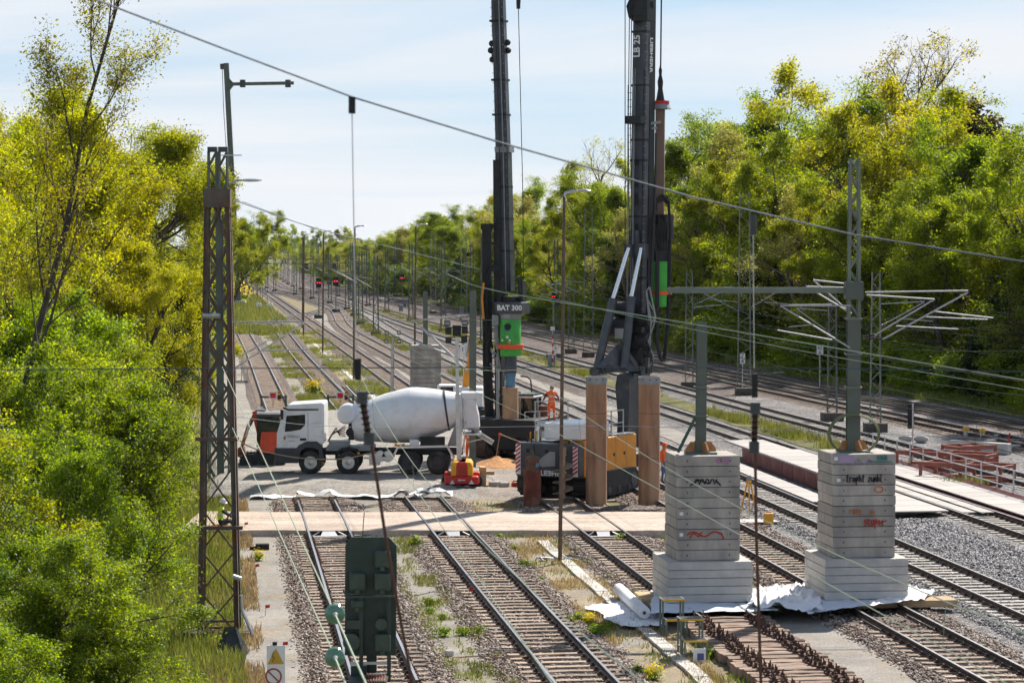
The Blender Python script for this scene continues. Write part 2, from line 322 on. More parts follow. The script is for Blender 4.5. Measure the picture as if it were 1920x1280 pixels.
# centre lines of the tracks, (x, y) on the ground
TR = {
 'A': [(-3.0, 57), (-6.6, 87.2), (-8.55, 103), (-15.6, 160), (-25.3, 238), (-34.0, 306), (-34.9, 322), (-34.6, 345), (-33.6, 385), (-32.7, 436)],
 'B': [(3.9, 40), (1.75, 57), (-2.07, 87.2), (-11.1, 160), (-21.2, 240), (-31.0, 322), (-33.6, 345)],
 'C': [(5.45, 70.5), (3.39, 87.2), (-5.6, 160), (-11.8, 210), (-26.8, 329), (-59, 585), (-92, 850), (-125, 1100)],
 'D': [(14.2, 40), (12.0, 57), (8.17, 87.2), (-1.3, 160), (-7.9, 210), (-21.8, 320), (-32.7, 436), (-50, 550), (-80, 746), (-176, 1600)],
 'F': [(18.5, 40), (16.4, 57), (13.7, 78.6), (5.6, 142), (-12.5, 284), (-27, 420), (-46.5, 550), (-76, 746), (-171, 1600)],
 'G': [(25, 42), (22.9, 58), (17.9, 96.3), (13.75, 126.7), (10.56, 149.6), (-14.7, 332), (-42.5, 550), (-72, 746), (-166, 1600)],
 'H': [(31.5, 58), (25.2, 95), (21.5, 118.5), (18.3, 140), (12.6, 178), (-16.7, 379), (-38.5, 550), (-68, 746), (-161, 1600)],
 'I': [(40.5, 50), (34.0, 90), (27.4, 129.5), (14.6, 207), (-19.6, 445), (-34.0, 550), (-63, 746), (-156, 1600)],
 'J': [(46, 46), (38.7, 90), (30, 142), (16, 226), (-23, 500), (-29.5, 550), (-59, 746), (-152, 1600)],
}
TL = {k: catmull([(x, y, 0) for x, y in v], 4.0) for k, v in TR.items()}
def tx(k, y):                                   # x of track k at distance y
    P = TL[k]
    for a, b in zip(P, P[1:]):
        if a.y <= y <= b.y: return a.x + (b.x - a.x) * (y - a.y) / max(1e-6, b.y - a.y)
    a, b = (P[0], P[1]) if y < P[0].y else (P[-2], P[-1])
    return a.x + (b.x - a.x) * (y - a.y) / (b.y - a.y)

# base sheet to the horizon
mb = MB(); mb.add([(-4000, -300, -.14), (4000, -300, -.14), (4000, 7000, -.14), (-4000, 7000, -.14)], [(0, 1, 2, 3)]); mb.o('ground', MGRASSG, kind='structure')
ys = list(np.arange(30, 112, .6)) + list(np.arange(112, 160, 3.0)) + list(np.arange(160, 1400, 14.0))
def line(k, off, yy=None): return [(tx(k, y) + off, y) for y in (yy or ys)]
def between(name, k1, o1, k2, o2, z, m, y0=30, y1=1400):
    yy = [y for y in ys if y0 <= y <= y1]
    return strip(name, line(k1, o1, yy), line(k2, o2, yy), z, m)
yA = [y for y in ys if y < 305]
between('yard_ground', 'A', -5.5, 'C', 2.2, -.10, MGRND, 30, 300)
between('yard_ground_far', 'C', -9, 'D', 3, -.10, MGRND, 300, 1400)
between('main_line_bed', 'D', 1.0, 'J', 4.2, -.09, MBALG, 30, 176)
between('main_line_bed_far', 'D', 1.0, 'J', 4.2, -.09, MBALM, 174, 1400)
between('side_path', 'A', -3.35, 'A', -1.7, -.07, MPATH, 30, 300)
between('middle_path', 'A', 1.75, 'B', -1.75, -.07, MPATH2, 30, 300)
between('dry_strip', 'B', 1.75, 'C', -1.75, -.07, MDRY, 30, 320)
between('sleeper_path', 'C', 1.55, 'D', -1.85, -.07, MPATH, 30, 72)
between('yard_path', 'C', 1.75, 'D', -1.75, -.07, MPATH, 110, 400)
between('service_path', 'F', 2.0, 'G', -2.3, -.06, MPATH, 128, 240)
between('weed_strip', 'G', 2.1, 'H', -2.0, -.055, MGRASSG, 105, 480)
between('verge', 'J', 3.6, 'J', 14, -.05, MGRASSG, 30, 1400)

# --- sleepers and rails
def sleeper_mesh(name, m, L=2.5, wd=.26, warp=0.0, seed=0):
    rs = random.Random(seed); mb = MB(); n = 6
    for i in range(n + 1):
        x = -L / 2 + L * i / n; dy = rs.uniform(-1, 1) * warp; dz = rs.uniform(-1, 1) * warp * .35
        mb.v += [(x, dy - wd / 2, -.16), (x, dy + wd / 2, -.16), (x, dy + wd / 2 - .01, .03 + dz), (x, dy - wd / 2 + .01, .03 + dz)]
    for i in range(n):
        a, b = 4 * i, 4 * i + 4
        for q in ((a, a + 1, b + 1, b), (a + 1, a + 2, b + 2, b + 1), (a + 2, a + 3, b + 3, b + 2), (a + 3, a, b, b + 3)): mb.f.append(q); mb.mi.append(0)
    mb.f += [(0, 3, 2, 1), (4 * n, 4 * n + 1, 4 * n + 2, 4 * n + 3)]; mb.mi += [0, 0]
    mb.m = 1
    for s in (-1, 1):
        mb.box((s * .7525, 0, .043), (.34, .17, .03))
        for e in (-.11, .11): mb.box((s * .7525 + e, 0, .085), (.05, .08, .06))
    return mb.mesh(name, [m, MRUST])
SLW = [sleeper_mesh('sleeper', MSLW, warp=.02, seed=i) for i in range(5)]
SLC = [sleeper_mesh('sleeper', MSLC, warp=.004, seed=i) for i in range(3)]

def sweep(mb, P, off, prof):
    k = len(P); n = len(prof); b = len(mb.v)
    for i, p in enumerate(P):
        d = (P[min(i + 1, k - 1)] - P[max(i - 1, 0)]).normalized(); x = Vector((d.y, -d.x, 0))
        for (u, z) in prof: mb.v.append(tuple(p + x * (off + u) + Vector((0, 0, z))))
    for i in range(k - 1):
        for j in range(n):
            mb.f.append((b + i * n + j, b + i * n + (j + 1) % n, b + (i + 1) * n + (j + 1) % n, b + (i + 1) * n + j)); mb.mi.append(1 if j == 5 else 0)
    mb.f += [tuple(b + j for j in range(n)), tuple(b + (k - 1) * n + j for j in range(n - 1, -1, -1))]; mb.mi += [0, 0]
RP = [(-.07, .058), (.07, .058), (.07, .075), (.012, .10), (.036, .165), (.036, .205), (-.036, .205), (-.036, .165), (-.012, .10), (-.07, .075)]
RP = [RP[0], RP[1], RP[2], RP[3], RP[4], RP[5], RP[6], RP[7], RP[8], RP[9]]

def track(k, label, near, far, wood=True, bed=None, gaps=(), railgaps=(), y1=1600, railcol=None, group='railway tracks'):
    P = TL[k]; t = thing('railway_track', label, 'railway track', (0, 0, 0), group=group)
    if bed:
        vs = []; fs = []; Q = [p for p in P if p.y <= y1]
        for i, p in enumerate(Q):
            d = (Q[min(i + 1, len(Q) - 1)] - Q[max(i - 1, 0)]).normalized(); x = Vector((d.y, -d.x, 0))
            for o_, z in ((-1.95, -.13), (-1.45, -.005), (0, -.02), (1.45, -.005), (1.95, -.13)): vs.append(tuple(p + x * o_ + Vector((0, 0, z))))
        for i in range(len(Q) - 1):
            for j in range(4): fs.append((5 * i + j, 5 * i + j + 1, 5 * i + 6 + j, 5 * i + 5 + j))
        m_ = MB(); m_.add(vs, fs); m_.mi = [1 if vs[f[0]][1] > 175 else 0 for f in fs]; m_.o('ballast_bed', [bed, MBALM], t)
    # resample at sleeper spacing
    S = []; acc = 0; nxt = 0
    for a, b in zip(P, P[1:]):
        L = (b - a).length
        while nxt <= acc + L:
            S.append((a.lerp(b, (nxt - acc) / L), math.atan2(b.y - a.y, b.x - a.x))); nxt += .63
        acc += L
    r = random.Random(ord(k)); farb = MB(); ms = SLW if wood else SLC
    for p, an in S:
        if any(a < p.y < b for a, b in gaps) or p.y < 52 or p.y > far: continue
        rz = an - math.pi / 2 + r.uniform(-.012, .012)
        if p.y < near:
            o = link('sleeper', ms[r.randrange(len(ms))], t, loc=p + Vector((r.uniform(-.03, .03), 0, r.uniform(-.012, .01))), rz=rz)
        else:
            farb.box(p + Vector((0, 0, -.02)), (2.5, .26, .1), rz)
    if farb.v: farb.o('far_sleepers', MSLW if wood else MSLC, t, kind='stuff')
    segs = [[]]
    for p in catmull([(x, y, 0) for x, y in TR[k]], 2.0):
        if any(a < p.y < b for a, b in railgaps):
            if segs[-1]: segs.append([])
        elif p.y <= y1: segs[-1].append(p)
    for sg in segs:
        if len(sg) < 2: continue
        for s in (-1, 1):
            m_ = MB(); sweep(m_, sg, s * .7525, RP); m_.o('rail', [railcol or MRAIL, MRAILH], t)
    return t
SITE = (101.6, 152)                              # the building site stands over the tracks here
track('A', 'leftmost rusty track with shiny rails beside the grassy verge', 101, 330, bed=MBALL, gaps=((88, 94), SITE), railgaps=(SITE,), y1=436)
track('B', 'second track from left, running off the bottom edge', 101, 330, bed=MBALL, gaps=((88, 94), SITE), railgaps=(SITE,), y1=345)
track('C', 'overgrown track that ends at the left concrete pier', 94, 400, bed=MBALL, gaps=((88, 94), SITE), railgaps=(SITE,))
track('D', 'track running under the right concrete pier', 112, 400, bed=MBALL, gaps=((66, 74),))
track('F', 'track on grey ballast right of the right concrete pier', 118, 450, wood=False, bed=MBALG)
track('G', 'track crossing the white plated auxiliary bridge', 135, 450, wood=False, bed=MBALG)
track('H', 'main track behind the silver bridge railing', 145, 450, wood=False, bed=MBALG)
track('I', 'main track second from the forest edge', 150, 400, wood=True, bed=MBALL)
track('J', 'outermost main track along the forest edge', 155, 400, wood=True, bed=MBALL)
# crossover from the far right tracks to the outermost pair
xa = catmull([(33.5, 118, .004), (31.2, 132, .004), (27.0, 155, .004), (21.0, 185, .004), (15.8, 214, .004)], 3)
t = thing('crossover_track', 'diagonal crossover rails between the two outermost main tracks', 'railway track')
for s in (-1, 1):
    m_ = MB(); sweep(m_, xa, s * .7525, RP); m_.o('rail', [MRAIL, MRAILH], t)
xb = catmull([(-35.2, 330, .004), (-34.6, 352, .004), (-33.2, 390, .004), (-31.2, 440, .004), (-30.5, 470, .004)], 3)
t = thing('crossover_track', 'diagonal crossover rails behind the two left buffer boards', 'railway track')
for s in (-1, 1):
    m_ = MB(); sweep(m_, xb, s * .7525, RP); m_.o('rail', [MRAIL, MRAILH], t)

# stack of railless sleepers in front of the left pier
MSLO = mat('old_sleeper_wood', (.33, .235, .185), .9, 0, .35, 5, .6, 30, rand=.25, stretch=(1, 7, 7), col2=(.12, .085, .07), th=.6)
SLO = []
for i in range(6):
    rs = random.Random(50 + i); mb = MB(); n = 8; L = 2.55
    for a in range(n + 1):
        x = -L / 2 + L * a / n; dy = math.sin(a * .9 + i) * .025 + rs.uniform(-.012, .012); dz = rs.uniform(-.012, .012)
        mb.v += [(x, dy - .125, -.22), (x, dy + .125, -.22), (x, dy + .12, dz), (x, dy - .12, dz)]
    for a in range(n):
        p, q = 4 * a, 4 * a + 4
        for z in ((p, p + 1, q + 1, q), (p + 1, p + 2, q + 2, q + 1), (p + 2, p + 3, q + 3, q + 2), (p + 3, p, q, q + 3)): mb.f.append(z); mb.mi.append(0)
    mb.f += [(0, 3, 2, 1), (4 * n, 4 * n + 1, 4 * n + 2, 4 * n + 3)]; mb.mi += [0, 0]; mb.m = 1
    for s in (-1, 1):
        mb.box((s * .75, 0, .025), (.38, .2, .04))
        for e in (-.12, .12):
            mb.box((s * .75 + e, rs.uniform(-.02, .02), .09), (.055, .10, .11)); mb.cyl((s * .75 + e, 0, .1), (s * .75 + e + rs.uniform(-.05, .05), rs.uniform(-.03, .03), .21), .02, n=5)
    SLO.append(mb.mesh('sleeper', [MSLO, MRUST]))
t = thing('sleeper_row', 'tight row of old wooden sleepers with rusty rail chairs', 'sleepers', (0, 0, 0))
y = 52.0; i = 0; cx = lambda y: 3.39 - HEAD * (87.2 - y)
while y < 67.2:
    link('sleeper', SLO[i % 6], t, loc=(cx(y) + random.uniform(-.07, .07), y, .16 + random.uniform(-.02, .02)), rz=.124 + random.uniform(-.03, .03)); y += .285; i += 1
for s in (-1, 1):
    m_ = MB(); sweep(m_, [Vector((cx(66.4) + s * .0, 66.4, .12)), Vector((cx(71), 71, .05))], s * .75, RP); m_.o('rail_stub', [MRAIL, MRAILH], t)

# loose ballast stones lying on beds, shoulders and path edges
def stone_col(name, cols):
    m = bpy.data.materials.new(name); m.use_nodes = True; N = m.node_tree.nodes; L = m.node_tree.links; b = N['Principled BSDF']; b.inputs['Roughness'].default_value = .95; b.inputs['Specular IOR Level'].default_value = .2
    g = N.new('ShaderNodeNewGeometry'); r = N.new('ShaderNodeValToRGB')
    while len(r.color_ramp.elements) < len(cols): r.color_ramp.elements.new(.5)
    for i, c in enumerate(cols): r.color_ramp.elements[i].position = i / (len(cols) - 1); r.color_ramp.elements[i].color = (*c, 1)
    L.new(g.outputs['Random Per Island'], r.inputs[0]); L.new(r.outputs[0], b.inputs['Base Color']); return m
def stone_scatter(name, spots, m, label, seed, r0=.028, r1=.062):
    g = np.random.default_rng(seed); P = np.asarray(spots); n = len(P)
    O = np.array([(1, 0, 0), (-1, 0, 0), (0, 1, 0), (0, -1, 0), (0, 0, 1), (0, 0, -1)], dtype=float)
    S = g.uniform(r0, r1, n)[:, None, None] * g.uniform(.6, 1.35, (n, 6, 1)); a = g.uniform(0, 6.283, n); tl = g.uniform(-.6, .6, n)
    V = O[None] * S; V[:, :, 2] *= .75
    c, s_ = np.cos(a)[:, None], np.sin(a)[:, None]; x = V[:, :, 0] * c - V[:, :, 1] * s_; y = V[:, :, 0] * s_ + V[:, :, 1] * c; z = V[:, :, 2].copy(); ct, st = np.cos(tl)[:, None], np.sin(tl)[:, None]
    W = np.stack([x, y * ct - z * st, y * st + z * ct], 2) + P[:, None, :]
    T = np.array([(0, 2, 4), (2, 1, 4), (1, 3, 4), (3, 0, 4), (2, 0, 5), (1, 2, 5), (3, 1, 5), (0, 3, 5)]); Q = (T[None] + (np.arange(n) * 6)[:, None, None]).reshape(-1, 3)
    return link(name, np_mesh(name, W.reshape(-1, 3), Q, m, 3), None, label, 'ballast', kind='stuff')
def ballast_spots(k, n, y0, y1, seed, w_=1.88, inner=.25):
    r = random.Random(seed); o = []
    while len(o) < n:
        y = y0 + (y1 - y0) * r.random() ** 1.25; u = r.choice((-1, 1)) * (r.uniform(1.2, w_) + abs(r.gauss(0, .09))) if r.random() > inner else r.uniform(-1.2, 1.2)
        if abs(abs(u) - .75) < .12: continue
        au = abs(u); z = -.005 if au < 1.45 else -.005 - (au - 1.45) * .2
        o.append((tx(k, y) + u, y, max(z, -.085) + .012))
    return o
MSTB = stone_col('loose_ballast_brown', [(.07, .050, .042), (.165, .12, .10), (.29, .225, .19), (.41, .345, .30), (.59, .52, .47)])
MSTG = stone_col('loose_ballast_grey', [(.06, .057, .06), (.16, .15, .155), (.28, .27, .275), (.42, .40, .41), (.62, .60, .60)])
for k, n in (('A', 11000), ('B', 13000), ('C', 5000), ('D', 11000)):
    stone_scatter('loose_ballast', ballast_spots(k, n, 71 if k == 'C' else 53, 100 if k != 'D' else 112, ord(k)), MSTB, 'loose brown ballast stones along the track ' + {'A': 'on the far left', 'B': 'second from left', 'C': 'ending at the left pier', 'D': 'under the right pier'}[k], ord(k))
stone_scatter('loose_ballast', ballast_spots('F', 9000, 60, 116, 70, inner=.3), MSTG, 'loose grey ballast stones along the track right of the right pier', 71)
r_ = random.Random(77); sp = []
while len(sp) < 15000:
    y = 66 + 60 * r_.random() ** 1.3; a, b = tx('F', y) + 1.8, tx('G', y) - 1.4; x = r_.uniform(a, b)
    if y > 94 and x > b - 2.2: continue
    sp.append((x, y, -.07 + .012))
stone_scatter('loose_ballast', sp, MSTG, 'grey ballast field between the plated bridge and the right pier', 78, .035, .075)
# ================================================================== trees and plants
MBARK = mat('bark', (.075, .06, .05), .95, 0, .4, 5, .8, 20)
MBARKL = mat('bark_light', (.16, .13, .10), .95, 0, .4, 5, .8, 20)
LF = {
 'spring': leafmat('leaf_spring', (.058, .092, .010), (.215, .265, .022), (.122, .170, .014), trans=.56, tv=2.35),
 'yellow': leafmat('leaf_yellow', (.078, .105, .010), (.265, .305, .024), (.155, .192, .014), trans=.56, tv=2.35),
 'gold': leafmat('leaf_gold', (.115, .125, .012), (.31, .315, .028), (.20, .21, .016), rand=.14, trans=.56, tv=2.35),
 'green': leafmat('leaf_green', (.048, .080, .010), (.17, .22, .020), (.098, .145, .012), trans=.56, tv=2.35),
 'dark': leafmat('leaf_dark', (.012, .030, .010), (.05, .085, .018), (.026, .052, .012)),
 'pine': leafmat('leaf_pine', (.035, .026, .022), (.09, .062, .042), (.058, .042, .030), trans=.2),
 'fresh': leafmat('leaf_fresh', (.042, .078, .008), (.245, .315, .022), (.118, .180, .013), trans=.54, tv=2.5),
 'fresh2': leafmat('leaf_fresh_light', (.065, .088, .008), (.29, .32, .022), (.16, .195, .013), trans=.54, tv=2.5),
 'yel2': leafmat('leaf_yellow_near', (.105, .122, .010), (.33, .345, .026), (.205, .225, .015), trans=.55, tv=2.2),
 'pale': leafmat('leaf_pale', (.12, .125, .035), (.32, .31, .075), (.22, .215, .05), trans=.56, tv=2.35),
}
def grow(seed, H, base=.25, spread=.35, r0=None, levels=4, nchild=(7, 6, 5), up=.35, lean=(0, 0), stems=1, ang=(.6, 1.1), wob=.18, ratio=.62):
    """branch skeleton: list of (points, radii) and of leafy twig points"""
    rs = random.Random(seed); segs = []; tips = []
    r0 = r0 or H * .020
    def br(p, d, L, r, lv):
        n = 5 if lv == 0 else 4; pts = [p.copy()]; rad = [r]; dd = d.copy()
        for i in range(n):
            dd = (dd + Vector((rs.gauss(0, wob), rs.gauss(0, wob), rs.gauss(0, wob * .5) + up * (.12 if lv == 0 else .22)))).normalized()
            p = p + dd * L / n; pts.append(p.copy()); rad.append(r * (1 - .72 * (i + 1) / n))
        segs.append((pts, rad, lv))
        if lv >= levels - 1:
            for q in pts[1:]: tips.append(q)
            return
        k = nchild[min(lv, len(nchild) - 1)]
        for c in range(k):
            t = (base if lv == 0 else .25) + (1 - (base if lv == 0 else .25)) * (c + rs.random()) / k
            i = min(int(t * n), n - 1); f = t * n - i; q = pts[i].lerp(pts[i + 1], f); dir_ = (pts[i + 1] - pts[i]).normalized()
            a = rs.uniform(*ang); az = rs.random() * 6.283 if lv else c * 2.4 + rs.uniform(-.5, .5)
            u = dir_.cross(Vector((0, 0, 1)) if abs(dir_.z) < .9 else Vector((1, 0, 0))).normalized(); v = dir_.cross(u)
            nd = dir_ * math.cos(a) + (u * math.cos(az) + v * math.sin(az)) * math.sin(a)
            if lv == 0: ln = H * spread * (1.12 - .55 * t) * rs.uniform(.8, 1.2)
            else: ln = L * ratio * rs.uniform(.7, 1.15) * (1.1 - .4 * t)
            br(q, nd, ln, max(.012, rad[i] * .55), lv + 1)
        if lv > 0: tips.append(pts[-1])
    for s in range(stems):
        a = rs.random() * 6.28; o = Vector((math.cos(a), math.sin(a), 0)) * (.5 if stems > 1 else 0)
        d = Vector((lean[0] + (math.cos(a) * .35 if stems > 1 else 0), lean[1] + (math.sin(a) * .35 if stems > 1 else 0), 1)).normalized()
        br(o - Vector((0, 0, .3)), d, H * rs.uniform(.8, 1.0) if stems > 1 else H * .93, r0, 0)
    return segs, tips
def leaf_mesh(name, C, size, m, seed=0, flat_=.6, asp=.55):
    """one diamond leaf per centre"""
    g = np.random.default_rng(seed); n = len(C); C = np.asarray(C)
    nrm = g.normal(size=(n, 3)); nrm[:, 2] = np.abs(nrm[:, 2]) + flat_; nrm /= np.linalg.norm(nrm, axis=1)[:, None]
    t = g.normal(size=(n, 3)); t -= nrm * (t * nrm).sum(1)[:, None]; t /= np.linalg.norm(t, axis=1)[:, None]; b = np.cross(nrm, t)
    s = (size * g.uniform(.6, 1.35, n))[:, None]
    V = np.empty((n, 4, 3)); V[:, 0] = C - t * s; V[:, 1] = C + b * s * asp + nrm * s * .12; V[:, 2] = C + t * s - nrm * s * .2; V[:, 3] = C - b * s * asp + nrm * s * .12
    return np_mesh(name, V.reshape(-1, 3), np.arange(4 * n).reshape(-1, 4), m)
def make_tree(key, seed, H, leaf, nleaf, size, sig, bark=MBARK, minr=.0, gsc=.33, gap=.5, **kw):
    segs, tips = grow(seed, H, **kw)
    mb = MB()
    for pts, rad, lv in segs:
        if rad[0] < minr: continue
        n = 7 if lv == 0 else (5 if lv == 1 else 3)
        k = len(pts); b = len(mb.v)
        for i, p in enumerate(pts):
            d = (pts[min(i + 1, k - 1)] - pts[max(i - 1, 0)]).normalized(); u = Vector((1, 0, 0)) if abs(d.x) < .8 else Vector((0, 1, 0)); X = d.cross(u).normalized(); Y = d.cross(X)
            for j in range(n): a = 6.283 * j / n; mb.v.append(tuple(p + (X * math.cos(a) + Y * math.sin(a)) * rad[i]))
        for i in range(k - 1):
            for j in range(n): mb.f.append((b + i * n + j, b + (i + 1) * n + j, b + (i + 1) * n + (j + 1) % n, b + i * n + (j + 1) % n)); mb.mi.append(0)
    me = bpy.data.meshes.new('trunk'); me.from_pydata(mb.v, [], mb.f); me.materials.append(bark); me.polygons.foreach_set('use_smooth', [True] * len(me.polygons))
    g = np.random.default_rng(seed); T = np.array([tuple(t) for t in tips])
    # leaves gather round the twigs, each twig with its own fullness
    wt = g.gamma(1.6, 1.0, len(T)); nzv = np.array([mnoise.noise((t_[0] * gsc, t_[1] * gsc, t_[2] * gsc + seed)) for t_ in tips]); wt *= np.clip(nzv + gap, .02, None) ** 1.3; wt /= wt.sum(); idx = g.choice(len(T), nleaf, p=wt)
    C = T[idx] + g.normal(size=(nleaf, 3)) * np.array([sig, sig, sig * .62])
    lm = leaf_mesh('crown', C, size, LF[leaf], seed)
    return me, lm
PROTO = {}
def proto(key, *a, **k): PROTO[key] = make_tree(key, *a, **k)
def plant_tree(name, key, loc, sc=1.0, rz=0.0, label='', group=None, cat='tree', szz=None, names=('trunk', 'crown')):
    t = thing(name, label, cat, loc, rz, group); t.scale = (sc, sc, sc * (szz or 1))
    link(names[0], PROTO[key][0], t); link(names[1], PROTO[key][1], t); return t
# forest kinds (metres, leaf colour, leaves)
proto('f_yel', 11, 24, 'yellow', 36000, .13, .42, minr=.02, spread=.34, nchild=(11, 6, 4), base=.22)
proto('f_gold', 12, 23, 'gold', 34000, .13, .42, minr=.02, spread=.38, nchild=(11, 6, 4), base=.2, wob=.17)
proto('f_grn', 13, 25, 'spring', 36000, .135, .46, minr=.02, spread=.32, nchild=(12, 6, 4), base=.15)
proto('f_mid', 14, 22, 'green', 36000, .135, .46, minr=.02, spread=.34, nchild=(12, 6, 4), base=.12)
proto('f_pale', 15, 23, 'pale', 20000, .12, .42, minr=.0, spread=.34, nchild=(10, 6, 5), base=.2, bark=MBARKL)
proto('f_bare', 16, 26, 'pale', 3200, .15, .4, minr=.0, spread=.36, nchild=(11, 7, 5), base=.3)
proto('f_pine', 17, 27, 'pine', 17000, .22, .5, minr=.02, spread=.20, nchild=(11, 5, 4), base=.62, up=.1, ang=(.9, 1.4))
proto('f_conf', 18, 15, 'dark', 20000, .17, .35, minr=.02, spread=.26, nchild=(22, 6, 3), base=.06, up=-.05, ang=(1.2, 1.6), levels=3)
proto('bush', 19, 4.2, 'fresh', 9000, .13, .38, minr=.02, stems=5, spread=.5, nchild=(6, 5, 4), base=.1)
proto('bushd', 20, 4.5, 'green', 9000, .14, .4, minr=.02, stems=5, spread=.5, nchild=(6, 5, 4), base=.1)
# near kinds
proto('n_shrub', 31, 9.0, 'fresh', 80000, .058, .22, gsc=.9, gap=.28, minr=.012, stems=4, spread=.42, nchild=(9, 6, 5), base=.08, up=.3)
proto('n_shrub2', 32, 8.5, 'fresh2', 80000, .058, .22, gsc=.9, gap=.28, minr=.012, stems=4, spread=.42, nchild=(9, 6, 5), base=.08, up=.3)
proto('n_yel', 33, 16, 'yel2', 90000, .066, .30, gsc=.6, gap=.32, minr=.0, spread=.42, nchild=(10, 6, 5), base=.22, wob=.26)
proto('n_sparse', 34, 21, 'yel2', 17000, .05, .24, minr=.0, spread=.22, nchild=(10, 6, 5), base=.32, wob=.11, r0=.16, ang=(.35, .75), up=.5)

rs = random.Random(5)
GR = 'trees of the forest edge beyond the tracks'
LBL = {'f_yel': 'tall yellow-green deciduous tree in the forest right of the tracks', 'f_gold': 'golden orange-yellow tree in the forest right of the tracks',
       'f_grn': 'fresh green deciduous tree in the forest right of the tracks', 'f_mid': 'mid green dense tree in the forest right of the tracks',
       'f_pale': 'pale thin-leaved tree in the forest right of the tracks', 'f_bare': 'nearly bare tree with fine branches above the forest right of the tracks',
       'f_pine': 'dark brownish pine crown rising above the right forest', 'f_conf': 'dark green conifer at the foot of the right forest'}
KN = {'f_pine': 'pine_tree', 'f_conf': 'conifer_tree', 'f_bare': 'bare_tree'}
MARKS = [(1840, 'at the right picture edge'), (1740, 'right of the right pier bracket'), (1660, 'above the bridge railing'), (1560, 'behind the right pier mast'), (1460, 'between the two pier posts'), (1370, 'behind the tall lattice mast'), (1290, 'above the left pier post'),
         (1230, 'behind the kelly bar'), (1150, 'behind the rig mast'), (1080, 'right of the brown lamp post'), (1000, 'left of the brown lamp post'), (930, 'behind the green rotary drive'), (870, 'behind the floodlight mast'), (800, 'above the distant pier'), (740, 'above the white floodlight pole'),
         (680, 'above the water tank'), (630, 'behind the red signals'), (580, 'left of the red signals'), (540, 'near the vanishing point'), (-999, 'at the vanishing point')]
SHORT = {'f_yel': 'yellow-green tree', 'f_gold': 'golden yellow tree', 'f_grn': 'fresh green tree', 'f_mid': 'dense mid green tree', 'f_pale': 'pale thin-leaved tree', 'f_bare': 'nearly bare tree', 'f_pine': 'dark pine', 'f_conf': 'dark green conifer', 'bush': 'leafy green shrub', 'bushd': 'dark leafy shrub'}
def mark(x, y):
    px = 960 + x / y * F
    return next(t_ for lim, t_ in MARKS if px >= lim)
def ft(key, y, off, sc, row=1, szz=None):
    x = tx('J', y) + off
    plant_tree(KN.get(key, 'deciduous_tree'), key, (x, y, -.1), sc, rs.random() * 6.28, SHORT[key] + ', ' + ('front', 'middle', 'back')[row] + ' row of the right forest, ' + mark(x, y), GR, szz=szz)
y = 150.0
while y < 470:
    st = 6.5 + max(0, y - 200) * .012
    for row, (o0, o1, ks) in enumerate(((8, 12, ['f_grn', 'f_mid', 'f_yel', 'f_conf', 'f_pale', 'f_grn', 'f_yel']), (14, 19, ['f_yel', 'f_gold', 'f_grn', 'f_pale', 'f_grn', 'f_yel']), (23, 32, ['f_yel', 'f_grn', 'f_bare', 'f_pine', 'f_gold', 'f_bare', 'f_yel', 'f_pale']))):
        if row == 2 and rs.random() < .25: continue
        k = rs.choice(ks); s = rs.uniform(.82, 1.12) * (.72 if row == 0 else (.92 if row == 1 else 1.04)) * (.88 if y < 225 else 1.03 if y < 290 else (1.02 if y < 340 else .88))
        if k == 'f_conf': s = rs.uniform(.6, 1.0)
        ft(k, y + rs.uniform(-2, 2), rs.uniform(o0, o1), s, row)
    y += st
while y < 1500:
    st = 9.5 + (y - 470) * .014
    for row, (o0, o1, ks) in enumerate(((7, 12, ['f_grn', 'f_mid', 'f_yel', 'f_grn', 'f_pale']), (18, 28, ['f_yel', 'f_gold', 'f_grn', 'f_pine', 'f_bare', 'f_yel']))):
        ft(rs.choice(ks), y + rs.uniform(-3, 3), rs.uniform(o0, o1), rs.uniform(.86, 1.08) * max(.7, .92 - (y - 470) * .0006), row, max(.66, .84 - (y - 470) * .0007))
    y += st
for i in range(70):
    y = 140 + 295 * (i / 70) ** 1.3 + rs.uniform(-2, 2); k = rs.choice(['bush', 'bushd', 'bushd'])
    x = tx('J', y) + rs.uniform(5.5, 9)
    plant_tree('shrub', k, (x, y, -.2), rs.uniform(.5, 1.1), rs.random() * 6.28, SHORT[k] + ' at the foot of the right forest, ' + mark(x, y), 'shrubs along the forest edge', 'shrub', .8, ('stem', 'foliage'))
# left side: along the yard, far to near
GL = 'trees along the left side of the yard'
def lt(name, key, x, y, sc, label, cat='tree', group=GL, szz=None, z=-.1, names=('trunk', 'crown')): plant_tree(name, key, (x, y, z), sc, random.Random(int(x * 7 + y * 13)).random() * 6.28, label, group, cat, szz, names)
for y in list(range(330, 900, 30)):
    lt('deciduous_tree', rs.choice(['f_yel', 'f_grn', 'f_yel']), tx('C', y) - (19 - (y - 330) * .083 if y < 450 else max(6, 9 - (y - 450) * .02)) + rs.uniform(-1.5, 1), y, rs.uniform(.62, .74), 'yellow-green tree far back on the left of the yard')
    lt('deciduous_tree', rs.choice(['f_yel', 'f_grn']), tx('C', y) - rs.uniform(30, 40), y, rs.uniform(.6, .75), 'tall tree far back on the left of the yard')
for (px, y, k, s) in [(300, 260, 'f_yel', .74), (265, 225, 'f_grn', .7), (240, 280, 'f_yel', .8), (270, 215, 'f_yel', .75), (200, 200, 'f_grn', .8), (120, 190, 'f_yel', .8), (40, 200, 'f_yel', .85)]:
    p = G(px, 470 + 46237 / y); lt('deciduous_tree', k, p.x, y, s, 'yellow-green tree behind the left lattice tower')
for (px, y, s) in [(335, 185, .9), (310, 165, .8)]:
    p = At(px, 640, y); lt('conifer_tree', 'f_conf', p.x, y, s * .8, 'dark green conifer left of the lattice tower')
